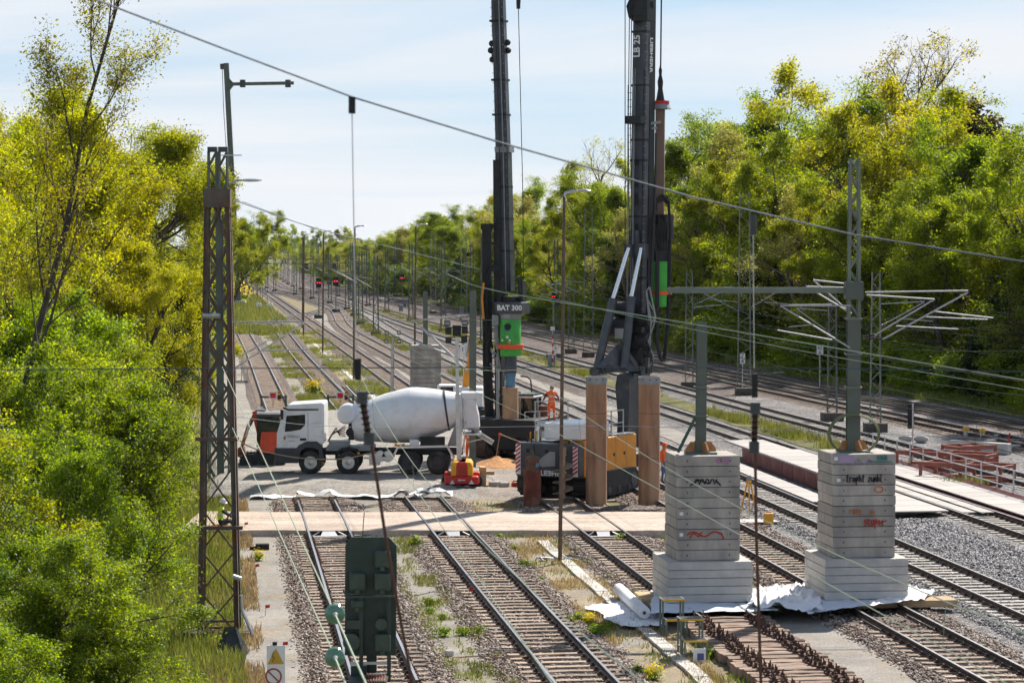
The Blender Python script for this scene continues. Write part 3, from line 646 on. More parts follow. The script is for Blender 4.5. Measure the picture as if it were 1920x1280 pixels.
for (px, y, s, v), nm_ in zip([(205, 132, .92, 1.22), (140, 116, .90, 1.15), (60, 122, 1.0, 1.15), (-20, 108, 1.0, 1.1), (225, 156, .96, 1.25), (110, 150, 1.05, 1.2), (262, 118, .62, 1.15), (20, 140, 1.0, 1.3)], ['left of the conifers', 'above the leafy shrubs', 'below the slender sparse tree', 'at the left picture edge', 'behind the conifers', 'furthest back of its row', 'just left of the rusty tower', 'behind the sparse trees']):
    p = At(px, 640, y); lt('deciduous_tree', 'n_yel', p.x, y, s, 'yellow-leaved tree with dark curved branches, ' + nm_, szz=v)
lt('sparse_tree', 'n_sparse', At(-20, 640, 76).x, 76, .98, 'tall thin-leaved tree reaching above the left picture edge', szz=1.05)
lt('sparse_tree', 'n_sparse', At(60, 640, 71).x, 70, .92, 'thin-leaved tree with open crown cut by the left picture edge')
lt('sparse_tree', 'n_sparse', At(105, 640, 92).x, 92, .74, 'slender thin-leaved tree behind the two at the left picture edge')
SHL = ['light green shrub whose leaves reach the rusty tower', 'broad dark-hearted shrub left of the rusty tower foot', 'light shrub at the left picture edge, half way up', 'low green shrub left of the warning sign', 'dark shrub in the lower left picture corner', 'shrub cut off by the left picture edge, halfway down',
       'green shrub behind the rusty tower at truck height', 'tall green shrub below the curved branches', 'light shrub below the slender sparse tree', 'high shrub at the left picture edge below the trees', 'light shrub behind the others, near the conifer', 'tall rear shrub below the yellow trees', 'rear shrub at the left picture edge below the yellow trees',
       'knee-high shrub at the tower foot', 'small shrub above the bottom edge left of the tower', 'narrow shrub just left of the rusty tower shaft', 'lowest shrub cut by the bottom picture edge']
for i, (px, y, k, s, v) in enumerate([(232, 62, 'n_shrub', .56, 1.05), (80, 62, 'n_shrub', .70, .92), (-20, 60, 'n_shrub2', .72, .9), (120, 53, 'n_shrub', .50, .9), (10, 50, 'n_shrub', .56, .9), (-90, 56, 'n_shrub', .7, 1.0),
          (215, 78, 'n_shrub', .62, 1.05), (120, 76, 'n_shrub', .74, 1.0), (20, 78, 'n_shrub2', .80, 1.0), (-60, 74, 'n_shrub', .8, 1.0), (205, 92, 'n_shrub2', .80, 1.0), (100, 94, 'n_shrub', .92, 1.0), (0, 92, 'n_shrub', .95, 1.0), (235, 56, 'n_shrub', .26, 1.0), (170, 49.5, 'n_shrub', .34, .9), (270, 84, 'n_shrub', .5, 1.1), (60, 46, 'n_shrub', .42, .9)]):
    lt('leafy_shrub', k, At(px, 640, y).x, y, s, SHL[i], 'shrub', 'dense shrubs in the lower left', names=('stem', 'foliage'), szz=v)
# thicker undergrowth inside the forest
for i in range(60):
    y = 150 + 380 * (i / 60) ** 1.25 + rs.uniform(-3, 3)
    x = tx('J', y) + rs.uniform(12, 24); plant_tree('shrub', rs.choice(['bush', 'bushd', 'bushd']), (x, y, -.3), rs.uniform(1.5, 2.4), rs.random() * 6.28, 'tall undergrowth between the forest trunks, ' + mark(x, y), 'undergrowth of the forest', 'shrub', .9, ('stem', 'foliage'))
for i in range(26):
    y = 540 + 700 * (i / 26) ** 1.1
    plant_tree('shrub', 'bushd', (tx('J', y) + rs.uniform(6, 14), y, -.3), rs.uniform(1.4, 2.0), rs.random() * 6.28, 'tall leafy undergrowth far back at the right forest', 'undergrowth of the forest', 'shrub', .9, ('stem', 'foliage'))

# wood that closes the far end of the line
for i in range(26):
    y = 1650 + rs.uniform(-80, 250); x = (-.128 + .062 * i / 25) * y
    plant_tree('deciduous_tree', rs.choice(['f_mid', 'f_grn', 'f_yel']), (x, y, -.3), rs.uniform(.8, 1.1), rs.random() * 6.28, 'distant hazy tree closing the view at the vanishing point', 'distant trees at the end of the line')
# ================================================================== building site ground, crossing, piers, masts, wires
MCONC = mat('pier_concrete', (.415, .38, .34), .9, 0, .12, 2.5, .35, 25, col2=(.25, .23, .215), th=.55, soft=.16, rand=.15, sc2=2.0, stretch=(1, 1, .35))
MCONL = mat('light_concrete', (.50, .475, .445), .9, 0, .12, 2, .3, 25, rand=.06, col2=(.38, .365, .35), th=.6)
MGRN = mat('mast_green', (.105, .125, .105), .6, .1, .18, 1.5)
MGRNL = mat('mast_grey_green', (.17, .195, .165), .6, .2, .18, 1.5)
MGALV = mat('galvanised', (.50, .51, .52), .35, .75, .12, 5)
MSILV = mat('bright_tube', (.40, .40, .42), .55, .35, .06, 5)
MTOWR = mat('rusty_tower', (.115, .10, .088), .85, .1, .3, 3, .3, 30, col2=(.17, .075, .045), th=.56, sc2=2.2)
MPOLE = mat('brown_pole', (.17, .105, .075), .8, .1, .3, 1.5, col2=(.10, .09, .08), th=.55)
MWIRE = mat('wire_copper_green', (.34, .40, .31), .8, 0, .1, 3, spec=.1)
MWIRED = mat('wire_dark', (.07, .085, .07), .9, 0, .1, 3, spec=.05)
MROPE = mat('steel_rope', (.09, .115, .16), .55, .4, .15, 5)
MINSB = mat('brown_porcelain', (.045, .022, .02), .25, 0, .2, 6)
MINSG = mat('green_glass', (.10, .22, .15), .12, 0, .15, 6, spec=.7)
MBLK = mat('black_rubber', (.018, .018, .02), .7, 0, .3, 6)
MDGRY = mat('dark_grey_paint', (.055, .060, .070), .5, .1, .15, 3)
MWHT = mat('white_paint', (.72, .73, .75), .4, 0, .06, 2)
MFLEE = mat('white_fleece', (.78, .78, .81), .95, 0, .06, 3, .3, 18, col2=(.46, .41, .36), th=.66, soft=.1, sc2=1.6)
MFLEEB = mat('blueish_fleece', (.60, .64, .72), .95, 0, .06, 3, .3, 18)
MRED = mat('red_paint', (.52, .025, .018), .45, 0, .1, 3)
MYEL = mat('yellow_paint', (.75, .36, .02), .45, 0, .1, 3)
MORG = mat('machine_orange', (.72, .28, .025), .42, 0, .10, 2, col2=(.52, .20, .03), th=.68)
MWOOD = mat('raw_timber', (.42, .30, .18), .9, 0, .25, 3, .4, 20, rand=.2, stretch=(1, 8, 8))
MROAD = stones('crossing_sand', [(.46, .375, .315), (.53, .44, .375), (.60, .51, .45)], 26, patch=[((.38, .30, .24), .55, .53, .14), ((.55, .52, .48), .35, .62, .1)], bump=.3, dark=.85, pscale=(.22, 2.2, 1))
MPADG = stones('pad_gravel', [(.26, .24, .22), (.37, .35, .325), (.50, .475, .45)], 20, patch=[((.46, .40, .33), .35, .60, .12)], bump=.8, dark=.5)

# level crossing of boards and sand
mb = MB(); N_ = 120
xl = [-12.2 + (18.6) * i / N_ for i in range(N_ + 1)]
for x in xl:
    f0 = 88.1 + mnoise.noise((x * .4, 3, 0)) * .22 + mnoise.noise((x * 1.9, 5, 0)) * .09; b0 = 94.4 + mnoise.noise((x * .3, 9, 0)) * .5
    mb.v += [(x, f0, -.1), (x, f0 + .05, .165 + mnoise.noise((x, 1, 0)) * .015), (x, 91.2, .18), (x, b0, .17), (x, b0 + .5, -.1)]
for i in range(N_):
    for j in range(4): mb.f.append((5 * i + j, 5 * i + 5 + j, 5 * i + 6 + j, 5 * i + 1 + j)); mb.mi.append(0)
mb.o('crossing_road', MROAD, kind='structure')
for k, lab in (('A', 'black crossing end panel on the leftmost track'), ('B', 'black crossing end panel on the second track'), ('C', 'black crossing end panel on the third track')):
    x0 = tx(k, 87.9); t = thing('crossing_panel', lab + ' with white deflector', 'crossing panel', (x0, 87.86, 0), .124, 'crossing end panels')
    mb = MB(); mb.bx(-.69, .69, -.06, .10, -.05, .18); mb.o('rubber_edge', MBLK, t)
    mb = MB(); mb.add([(-.22, -.08, .175), (.22, -.08, .175), (.34, -.42, .0), (-.34, -.42, .0)] if k == 'A' else [(-.24, -.08, .175), (.24, -.08, .175), (.22, -.36, .0), (-.22, -.36, .0)], [(0, 1, 2, 3)])
    mb.add([(-.3, -.4, .0), (.3, -.4, .0), (.3, -.38, .03), (-.3, -.38, .03)], [(0, 1, 2, 3)]); mb.o('deflector', MWHT, t)
    for s in (-1, 1):
        mb = MB(); mb.bar((s * .35, -.1, .15), (s * .62, -.32, .03), .05, .03); mb.o('strut', MGALV, t)
    if k != 'B':
        mb = MB(); mb.bx(-.66, .66, -.52, -.40, -.02, .05); mb.o('white_bar', MWHT, t)

# raised gravel pad of the building site
def pad_h(x, y):
    f = min(1, max(0, (y - 101.2) / 2.4)); f = f * f * (3 - 2 * f)
    side = min(1, max(0, (-.8 - x) / 2.5)); h = .10 + .26 * side
    return -.08 + (h + .08) * f + mnoise.noise((x * .6, y * .6, 0)) * .07 * f + mnoise.noise((x * 2.3, y * 2.3, 4)) * .035
mb = MB(); nx, ny = 70, 80; X0 = -13.0
for j in range(ny + 1):
    y = 101.0 + (152 - 101.0) * (j / ny) ** 1.6; x1 = tx('D', y) - 1.55
    for i in range(nx + 1):
        x = X0 - (y - 101) * .12 + (x1 - X0 + (y - 101) * .12) * i / nx
        e = min(1, i / 3, (nx - i) / 2); mb.v.append((x, y, pad_h(x, y) if e >= 1 else -.09 + (pad_h(x, y) + .09) * e))
for j in range(ny):
    for i in range(nx): a = j * (nx + 1) + i; mb.f.append((a, a + 1, a + nx + 2, a + nx + 1)); mb.mi.append(0 if mb.v[a][0] < -1.6 else 1)
mb.o('site_ground', [MPADG, MSAND], kind='structure', smooth=True)

# fleece along the pad edge
def cloth(name, m, P, wd, amp, seed, label, over=(), nz=26, group=None, zoff=.02):
    """a strip of loose sheet along P (x, y, z), wd wide towards +y, with folds"""
    mb = MB(); nv = 7; P = catmull(P, .16); k = len(P)
    for i, p in enumerate(P):
        for j in range(nv):
            u = j / (nv - 1); q = p + Vector((0, 1, 0)) * wd * u
            z = q.z + zoff + abs(mnoise.noise((q.x * 1.4 + seed, q.y * 1.8, seed))) * amp + mnoise.noise((q.x * 4 + seed, q.y * 5, 2)) * amp * .25
            ed = mnoise.noise((p.x * 1.3, seed, 0)) * .25 if j in (0, nv - 1) else 0
            mb.v.append((q.x, q.y + ed, z))
    for i in range(k - 1):
        for j in range(nv - 1): a = i * nv + j; mb.f.append((a, a + nv, a + nv + 1, a + 1)); mb.mi.append(0)
    return mb.o(name, m, smooth=True, label=label, cat='fleece', group=group)
a = tx('A', 101.2); b = tx('B', 101.2)
cloth('fleece_strip', MFLEE, [(-11.0, 101.2, -.03), (a - .8, 101.3, 0), (a - .72, 101.0, .24), (a, 101.2, .04), (a + .72, 101.0, .24), (a + 1.0, 101.3, .02), (b - 1.6, 101.2, 0), (b - .75, 100.8, .26), (b, 101.1, .06), (b + .75, 100.8, .28), (b + 1.3, 101.1, .02)], .75, .22, 3, 'white fleece strip laid over both rails below the gravel pad')
cloth('fleece_strip', MFLEE, [(b - 1.1, 100.3, .02), (b - .9, 100.3, .25), (b - .3, 100.6, .1), (b + .4, 100.7, .2), (b + .85, 100.7, .22)], .7, .4, 8, 'crumpled white fleece over the second track')

def strokes(name, lines, m, parent, r=.012):
    mb = MB(); r *= 1.35
    for L in lines: mb.tube(L, r, 4)
    return mb.o(name, m, parent)
MGB = flat('spray_black', (.03, .03, .035)); MGR = flat('spray_red', (.45, .06, .045)); MGO = flat('spray_orange', (.55, .2, .08)); MGP = flat('spray_violet', (.40, .30, .45)); MGT = flat('spray_teal', (.08, .26, .24)); MGK = flat('spray_pink', (.5, .28, .42))
def scrib(x0, x1, z, h, n, y, seed, loops=0):
    """one run of handwriting as a line on the face at y"""
    r = random.Random(seed); L = []
    for i in range(n + 1):
        u = i / n; L.append((x0 + (x1 - x0) * u + (r.uniform(-.02, .02)), y, z + (h if i % 2 else 0) * r.uniform(.35, 1.0)))
    return L
def writing(txt, x, z, h, y, seed=1):
    """hand-drawn letters from strokes"""
    A = {'t': [[(.3, 1.2), (.25, .1), (.5, 0)], [(0, .85), (.6, .9)]], 'r': [[(.1, .8), (.15, 0)], [(.15, .55), (.35, .8), (.6, .7)]], 'a': [[(.6, .7), (.2, .75), (.05, .3), (.3, 0), (.6, .3), (.6, .8), (.65, 0)]],
         'p': [[(.1, .8), (.1, -.5)], [(.1, .7), (.5, .8), (.6, .35), (.1, .1)]], 'h': [[(.1, 1.2), (.1, 0)], [(.1, .5), (.4, .75), (.6, .5), (.6, 0)]], 'z': [[(.05, .75), (.6, .8), (.05, 0), (.65, .05)]],
         'u': [[(.05, .8), (.1, .1), (.45, .05), (.6, .8), (.65, 0)]], 'm': [[(.05, 0), (.1, .75), (.3, .2), (.45, .8), (.65, 0)]], 'b': [[(.1, 1.2), (.1, 0), (.55, .1), (.55, .6), (.1, .55)]], 'i': [[(.3, .8), (.3, 0)]], 'o': [[(.3, .8), (.05, .4), (.3, 0), (.6, .4), (.3, .8)]],
         'l': [[(.2, 1.25), (.15, .1), (.45, 0)]], 'e': [[(.1, .4), (.6, .5), (.35, .8), (.05, .4), (.3, 0), (.6, .1)]], 's': [[(.6, .8), (.15, .75), (.15, .5), (.55, .35), (.5, .05), (.05, .05)]], 'k': [[(.1, 1), (.1, 0)], [(.55, .9), (.1, .45), (.6, 0)]], 'n': [[(.1, 0), (.1, .8)], [(.1, .5), (.45, .8), (.6, 0)]]}
    o = []; r = random.Random(seed); cx_ = x
    for c in txt:
        if c == ' ': cx_ += h * .45; continue
        for st in A.get(c, [[(.1, 0), (.5, .8)]]):
            o.append([(cx_ + (u + r.uniform(-.05, .05)) * h * .62, y, z + (v + r.uniform(-.05, .05)) * h) for u, v in st])
        cx_ += h * .52
    return o
PIERS = {}
def pier(key, px, py, label, z0=.30, wb=2.47, db=2.45, wc=1.85, dc=1.85, nb=5, hb=.235, nc=10, hc=.302, Y=None):
    p = G(px, py, z0) if Y is None else At(px, py, Y); p.z = z0
    ax = Vector((HEAD, 1, 0)).normalized(); c = p + ax * db / 2
    t = thing('concrete_pier', label, 'concrete pier', (c.x, c.y, z0), .124, 'stacked concrete piers')
    r = random.Random(px); z = 0; MB()
    for i in range(nb):
        mb = MB(); g = r.uniform(-.008, .008); mb.bx(-wb / 2 + g, wb / 2 + g, -db / 2 + g, db / 2 + g, z + .004, z + hb - .008); bevel(mb.o('concrete_plate', MCONL, t), .012, 1); z += hb
    for i in range(nc):
        mb = MB(); g = r.uniform(-.014, .014); mb.bx(-wc / 2 + g, wc / 2 + g, -dc / 2 + g, dc / 2 + g, z + .004, z + hc - .010); pl_ = bevel(mb.o('concrete_plate', MCONC, t), .014, 1)
        mb = MB()
        for x_ in (-.62, .62): mb.cyl((x_ * wc / 1.85 + r.uniform(-.03, .03), -dc / 2 + g - .003, z + hc * .5), (x_ * wc / 1.85, -dc / 2 + g + .01, z + hc * .5), .026, n=8)
        mb.o('lifting_sockets', MDGRY, pl_); z += hc
    PIERS[key] = (t, z, c); return t, z
t1, zt1 = pier('L', 1332, 1129, 'left graffiti-tagged pier of stacked concrete plates standing on white fleece')
t2, zt2 = pier('R', 1625, 1123, 'right graffiti-tagged pier of stacked concrete plates, tall green mast on top')
t3, zt3 = pier('F', 801, 770, 'distant plain pier of stacked concrete plates behind the mixer truck', z0=.1)
fy = -1.85 / 2 - .018
def band(k): return 5 * .235 + k * .302
strokes('graffiti', [[(-.42 + .05 * i, fy, band(7) + .08 + .17 * abs(math.sin(i * 1.05))) for i in range(14)], [(-.55, fy, band(7) + .05), (-.3, fy, band(7) + .22), (.0, fy, band(7) + .1)], [(.2, fy, band(7) + .2), (.35, fy, band(7) + .05)]], MGB, t1, .016)
strokes('graffiti', [[(-.6 + .08 * i, fy, band(2) + .16 + .07 * math.sin(i * .8)) for i in range(13)], [(-.55, fy, band(2) + .05), (-.45, fy, band(2) + .2), (-.3, fy, band(2) + .08), (-.2, fy, band(2) + .22)], [(.36, fy, band(2) + .2), (.44, fy, band(2) + .02)]], MGR, t1, .018)
strokes('graffiti', writing('amen', .2, band(9) + .08, .2, fy, 4), MGK, t1, .014)
strokes('graffiti', writing('trapht zumbl', -.55, band(7) + .09, .18, fy, 2), MGB, t2, .013)
strokes('graffiti', [[(.42 + .13 * math.cos(a * .7), fy, band(6) + .17 + .09 * math.sin(a * .7)) for a in range(10)]], MGO, t2, .016)
strokes('graffiti', writing('skapoe', -.02, band(3) + .03, .2, fy, 6), MGR, t2, .015)
strokes('graffiti', writing('roma', -.45, band(4) + .07, .17, fy, 9) + writing('au', .15, band(4) + .05, .15, fy, 3), MGO, t2, .010)
strokes('graffiti', writing('enun', .35, band(9) + .12, .16, fy, 11) + [[(.1 + .06 * i, fy, band(9) + .05 + .03 * (i % 2)) for i in range(13)]], MGT, t2, .012)
strokes('graffiti', [[(-.3, fy, band(9) + .02), (-.2, fy, band(9) + .16), (-.05, fy, band(9) + .02), (-.3, fy, band(9) + .03)], [(.05, fy, band(9) + .02), (.1, fy, band(9) + .15), (.28, fy, band(9) + .06), (.05, fy, band(9) + .02)]], MGP, t2, .016)
mb = MB(); mb.add([(-.78, fy + .014, band(9) + .06), (-.3, fy + .014, band(9) + .05), (-.34, fy + .014, band(9) + .27), (-.75, fy + .014, band(9) + .26)], [(0, 1, 2, 3)]); mb.o('violet_paint', MGP, t2)
for t_, zz, xx in ((t1, band(4) + .1, -.8), (t1, band(2) + .1, -.8), (t2, band(7) + .1, -.78), (t2, band(9) + .12, -.86)):
    mb = MB(); mb.bx(xx - .05, xx + .06, fy + .008, fy + .014, zz, zz + .1); mb.o('paper_label', MWHT, t_)

# timber bearers and fleece below the two near piers
for key, lab in (('L', 'left pier'), ('R', 'right pier')):
    c = PIERS[key][2]
    for i, yy in enumerate((-1.0, 0.1, 1.1)):
        mb = MB(); mb.bx(-1.75, 1.75 + (.9 if key == 'R' and i == 0 else 0), -.42, .42, -.10, .10); o = mb.o('timber_bearer', MWOOD, label='flat timber bearer under the %s, %s of three' % (lab, ('front', 'middle', 'rear')[i]), cat='timber', group='timber bearers below the piers', loc=(c.x - .124 * yy, c.y + yy, .165), rz=.124); bevel(o, .01, 1)
def sheet(name, m, pts, z, amp, seed, label, nu=44, nv=20):
    """quadrilateral sheet pts = 4 corners (x, y), rumpled"""
    mb = MB(); A, B, C_, D_ = [Vector(p) for p in pts]
    for i in range(nu + 1):
        for j in range(nv + 1):
            u, v = i / nu, j / nv; q = A.lerp(B, u).lerp(D_.lerp(C_, u), v)
            e = mnoise.noise((q.x * 1.1 + seed, q.y * 1.1, 5)) * .16 * (1 if i in (0, nu) or j in (0, nv) else .3)
            rd = 1 - abs(mnoise.noise((q.x * 1.9 + seed, q.y * 2.6, seed + 3))) * 2.2; z_ = z + abs(mnoise.noise((q.x * 1.1 + seed, q.y * 1.6, seed))) * amp * .7 + max(0, rd) ** 3 * amp * .5 + mnoise.noise((q.x * 6, q.y * 6, seed)) * amp * .14
            mb.v.append((q.x + e, q.y + e, z_))
    for i in range(nu):
        for j in range(nv): a = i * (nv + 1) + j; mb.f.append((a, a + nv + 1, a + nv + 2, a + 1)); mb.mi.append(0)
    return mb.o(name, m, smooth=True, label=label, cat='fleece')
g = lambda x, y, z=.25: (lambda p: (p.x, p.y))(G(x, y, z))
sheet('fleece_sheet', MFLEE, [g(1168, 1160), g(1250, 1158), g(1240, 1105), g(1098, 1122)], .02, .08, 2, 'flat white fleece sheet under the roll left of the left pier')
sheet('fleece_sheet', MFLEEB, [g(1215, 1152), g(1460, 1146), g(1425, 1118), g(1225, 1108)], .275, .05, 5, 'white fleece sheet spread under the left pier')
sheet('fleece_sheet', MFLEE, [g(1400, 1142), g(1540, 1150), g(1530, 1100), g(1405, 1110)], .28, .30, 11, 'crumpled white fleece heap between the two piers')
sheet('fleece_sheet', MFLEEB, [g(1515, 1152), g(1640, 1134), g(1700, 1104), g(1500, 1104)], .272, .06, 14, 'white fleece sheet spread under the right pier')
sheet('fleece_sheet', MFLEE, [g(1625, 1138), g(1735, 1128), g(1748, 1112), g(1690, 1100)], .283, .16, 17, 'puffed white fleece edge right of the right pier')
p = G(1160, 1107, .18); q = G(1208, 1152, .18)
t = thing('fleece_roll', 'thick roll of white fleece lying left of the left pier', 'fleece roll', (q.x, q.y, .06))
d = p - q; d.z = 0; L = d.length; d.normalize()
mb = MB(); mb.lathe([(.02, 0), (.05, .01), (.05, -.01), (.08, 0), (.10, -.012), (.13, 0), (.155, -.01), (.175, 0), (.18, .05), (.178, L * .5), (.183, L * .8), (.17, L), (.02, L)], 20, (0, 0, .18), d); mb.o('rolled_sheet', MFLEE, t, smooth=True)
mb = MB(); mb.cyl(Vector((0, 0, .18)) - d * .03, Vector((0, 0, .18)) - d * .012, .05, n=12); mb.o('core', MDGRY, t)

# -------- posts on the piers
def insul(mb, p, q, r=.07, n=6, rod=.02):
    p, q = Vector(p), Vector(q); mb.cyl(p, q, rod, n=6)
    for i in range(n):
        c = p.lerp(q, (i + .5) / n); d = (q - p).normalized() * (q - p).length / n * .22; mb.cyl(c - d, c + d, r, r * .55, n=10)
def bracket(t, tubes, reg=None, r=.024, insl=None, m=MSILV):
    for a, b in tubes: mb = MB(); mb.cyl(a, b, r, n=8); mb.o('bracket_tube', m, t, smooth=True)
    for a, b in (reg or []): mb = MB(); mb.cyl(a, b, r * .8, n=8); mb.o('registration_arm', m, t, smooth=True)
    for a, b in (insl or []): mb = MB(); insul(mb, a, b, .06, 5); mb.o('insulator', MINSB, t, smooth=True)
def loc_of(t, px, py, Y): return Matrix.Rotation(-t.rotation_euler.z, 3, 'Z') @ (At(px, py, Y) - Vector(t.location))
def lattice(mb, h, w0, w1, d0, d1, leg=.07, pitch=.62, fl=.035, x=0, y=0, z0=0):
    """four legs with crossing flats on all sides"""
    n = max(2, int(h / pitch))
    def cn(i, sx, sy): f = i / n; w_ = w0 + (w1 - w0) * f; d_ = d0 + (d1 - d0) * f; return Vector((x + sx * w_ / 2, y + sy * d_ / 2, z0 + h * f))
    for sx in (-1, 1):
        for sy in (-1, 1): mb.bar(cn(0, sx, sy), cn(n, sx, sy), leg, leg, up=(0, 1, 0))
    for i in range(n):
        s = 1 if i % 2 else -1
        for sy in (-1, 1): mb.bar(cn(i, -s, sy), cn(i + 1, s, sy), fl, .012, up=(0, 1, 0))
        for sx in (-1, 1): mb.bar(cn(i, sx, -s), cn(i + 1, sx, s), .012, fl, up=(0, 1, 0))

def pier_foot(t, m=None):
    mb = MB(); mb.bx(-.45, .45, -.45, .45, 0, .05); mb.o('base_plate', MGRN, t)
    for a in range(4):
        an = a * math.pi / 2 + .4; mb = MB(); mb.prism([(.16, .05), (.5, .05), (.5, .12), (.32, .34), (.16, .34)], -.03, .03); o = mb.o('gusset', MORGB, t); o.rotation_euler = (0, 0, an)
MORGB = mat('rusty_bracket', (.42, .20, .08), .7, .1, .25, 4)
# tall mast on the right pier
c = PIERS['R'][2]; zt = PIERS['R'][1] + .30
T2 = thing('catenary_mast', 'tall green steel mast on the right concrete pier with long side arm', 'mast', (c.x - .1, c.y, zt - .002), 0)
Y2 = c.y
pier_foot(T2)
hl = At(1607, 595, Y2).z - zt; ht = At(1607, 297, Y2).z - zt
mb = MB(); mb.hbeam((0, 0, .05), (0, 0, hl), .38, .36, .03); mb.o('lower_beam', MGRN, T2)
for zz in (.65 * hl - .7, .65 * hl + .28, hl - .06): mb = MB(); mb.bx(-.24, .24, -.22, .22, zz, zz + .05); mb.o('collar', MGRNL, T2)
mb = MB(); lattice(mb, ht - hl, .30, .24, .3, .24, .075, .45, .05, z0=hl); mb.o('lattice_column', MGRNL, T2)
za = At(1600, 543, Y2).z - zt; xl_ = At(1258, 543, Y2).x - c.x
mb = MB(); mb.bx(xl_, -.16, -.10, .10, za - .10, za + .07); mb.o('side_arm', MGRNL, T2)
mb = MB(); mb.bx(-.26, .26, -.24, .24, za - .28, za + .24); mb.o('arm_clamp', MGRN, T2)
L2 = lambda a, b, dy=0: At(a, b, Y2 + dy) - Vector(T2.location)
bracket(T2, [(L2(1622, 548), L2(1815, 545)), (L2(1655, 636), L2(1815, 548)), (L2(1625, 553, 1), L2(1752, 561, 1)), (L2(1640, 628, 1), L2(1752, 561, 1)), (L2(1595, 573, -.5), L2(1463, 573, -.5)), (L2(1594, 652, -.5), L2(1463, 573, -.5)), (L2(1595, 533, 2), L2(1525, 525, 2)), (L2(1597, 588, 2), L2(1525, 526, 2)), (L2(1597, 540, 3), L2(1512, 537, 3)), (L2(1597, 588, 3), L2(1512, 537, 3))],
        [(L2(1752, 584), L2(1862, 596)), (L2(1735, 594), L2(1852, 599)), (L2(1680, 611), L2(1797, 617)), (L2(1458, 619), L2(1560, 637)), (L2(1480, 572), L2(1560, 571))], insl=[(L2(1625, 634), L2(1655, 636)), (L2(1617, 632, 1), L2(1640, 628, 1))])
mb = MB(); mb.cyl(L2(1590, 306), L2(1602, 303), .05, n=6); mb.o('end_cap', MGALV, T2)
# coil of cable round the foot
mb = MB()
for i in range(5):
    rr = .70 + i * .015; mb.tube([(rr * math.cos(a * math.pi / 16), -.25 + .02 * i, .52 + rr * .80 * math.sin(a * math.pi / 16)) for a in range(33)], .018, 5)
mb.o('cable_coil', mat('cable_olive', (.16, .17, .09), .7), label='loop of olive cable hung round the right pier mast foot', cat='cable', loc=(c.x - .1, c.y, zt))
# short post on the left pier
c = PIERS['L'][2]; zt = PIERS['L'][1] + .30
T1 = thing('steel_post', 'short green steel post braced on top of the left concrete pier', 'post', (c.x - .05, c.y, zt - .002))
pier_foot(T1); ht = At(1322, 603, c.y).z - zt
mb = MB(); mb.hbeam((0, 0, .05), (.03, 0, ht), .30, .30, .025); mb.o('beam', MGRN, T1)
for zz in (ht * .28, ht * .5): mb = MB(); mb.bx(-.2, .2, -.19, .19, zz, zz + .04); mb.o('collar', MGRNL, T1)
mb = MB(); mb.cyl((-.68, -.3, .05), (-.16, -.1, 1.05), .05, n=8); mb.o('brace', mat('brace_green', (.05, .10, .075), .6), T1)
mb = MB(); mb.hbeam((0, 0, .05), (0, 0, 3.45), .30, .30, .025)
c3 = PIERS['F'][2]; T3 = thing('steel_post', 'short green steel post on the distant concrete pier', 'post', (c3.x, c3.y, PIERS['F'][1] + .098)); mb.o('beam', MGRN, T3); mb = MB(); mb.bx(-.4, .4, -.4, .4, 0, .05); mb.o('base_plate', MGRN, T3)

# -------- left lattice tower (rusty, four legs)
p = G(412, 1183); T = thing('lattice_tower', 'rusty riveted lattice tower rising from the shrubs beside the leftmost track', 'lattice tower', p)
Yt = p.y; hT = At(410, 356, Yt).z
w0, w1 = 68 / F * Yt, 36 / F * Yt
def tc_(f, sx, sy): w_ = w0 + (w1 - w0) * f; return Vector((sx * w_ / 2, sy * w_ * .3, hT * f))
for sx in (-1, 1):
    for sy in (-1, 1):
        mb = MB(); a, b = tc_(0, sx, sy), tc_(1, sx, sy); mb.bar(a, b, .12, .02, up=(0, 1, 0)); mb.bar(a + Vector((sx * .065, 0, 0)), b + Vector((sx * .065, 0, 0)), .02, .14, up=(0, 1, 0)); mb.o('leg', MTOWR, T)
n = 10; fr = [1 - (1 - i / n) ** .92 for i in range(n + 1)]
for i in range(n):
    for sy in ((-1, 1) if i > 3 else (-1,)):
        for s in (-1, 1):
            mb = MB(); o_ = Vector((0, .012 * s, 0)); mb.bar(tc_(fr[i], -s, sy) + o_, tc_(fr[i + 1], s, sy) + o_, .048, .012, up=(0, 1, 0)); mb.o('brace', MTOWR, T)
    for sx in ((-1, 1) if i > 3 else ()):
        for s in (-1, 1):
            mb = MB(); o_ = Vector((.012 * s, 0, 0)); mb.bar(tc_(fr[i], sx, -s) + o_, tc_(fr[i + 1], sx, s) + o_, .012, .065, up=(0, 1, 0)); mb.o('brace', MTOWR, T)
mb = MB(); mb.bx(-w1 / 2 - .1, w1 / 2 + .1, -w1 * .3 - .1, w1 * .3 + .1, hT - .48, hT + .02); mb.o('head_plate', MTOWR, T)
for zz, ww in ((hT * .435, .95), (hT * .235, 1.1)): mb = MB(); mb.bx(-ww * .62, ww * .62, -w0 * .3 - .12, -w0 * .3 - .02, zz, zz + .1); mb.o('cross_arm', MTOWR, T)
for zz in (.12, .3): mb = MB(); mb.bx(-w0 / 2, w0 / 2, -w0 * .3 - .05, -w0 * .3, zz, zz + .06); mb.o('tie_bar', MTOWR, T)
mb = MB(); mb.hbeam((.05, .0, hT * .36), (.05, 0, hT - .9), .17, .16, .02); mb.o('inner_beam', MGRN, T)
for sx in (-1, 1):
    mb = MB(); mb.bx(sx * w0 / 2 - .4, sx * w0 / 2 + .4, -w0 / 2 - .4, -w0 / 2 + .4, -.4, .1); mb.o('footing', mat('dark_concrete', (.10, .085, .075), .95, 0, .3, 4), T)
LT = lambda a, b, dy=0: At(a, b, Yt + dy) - Vector(T.location)
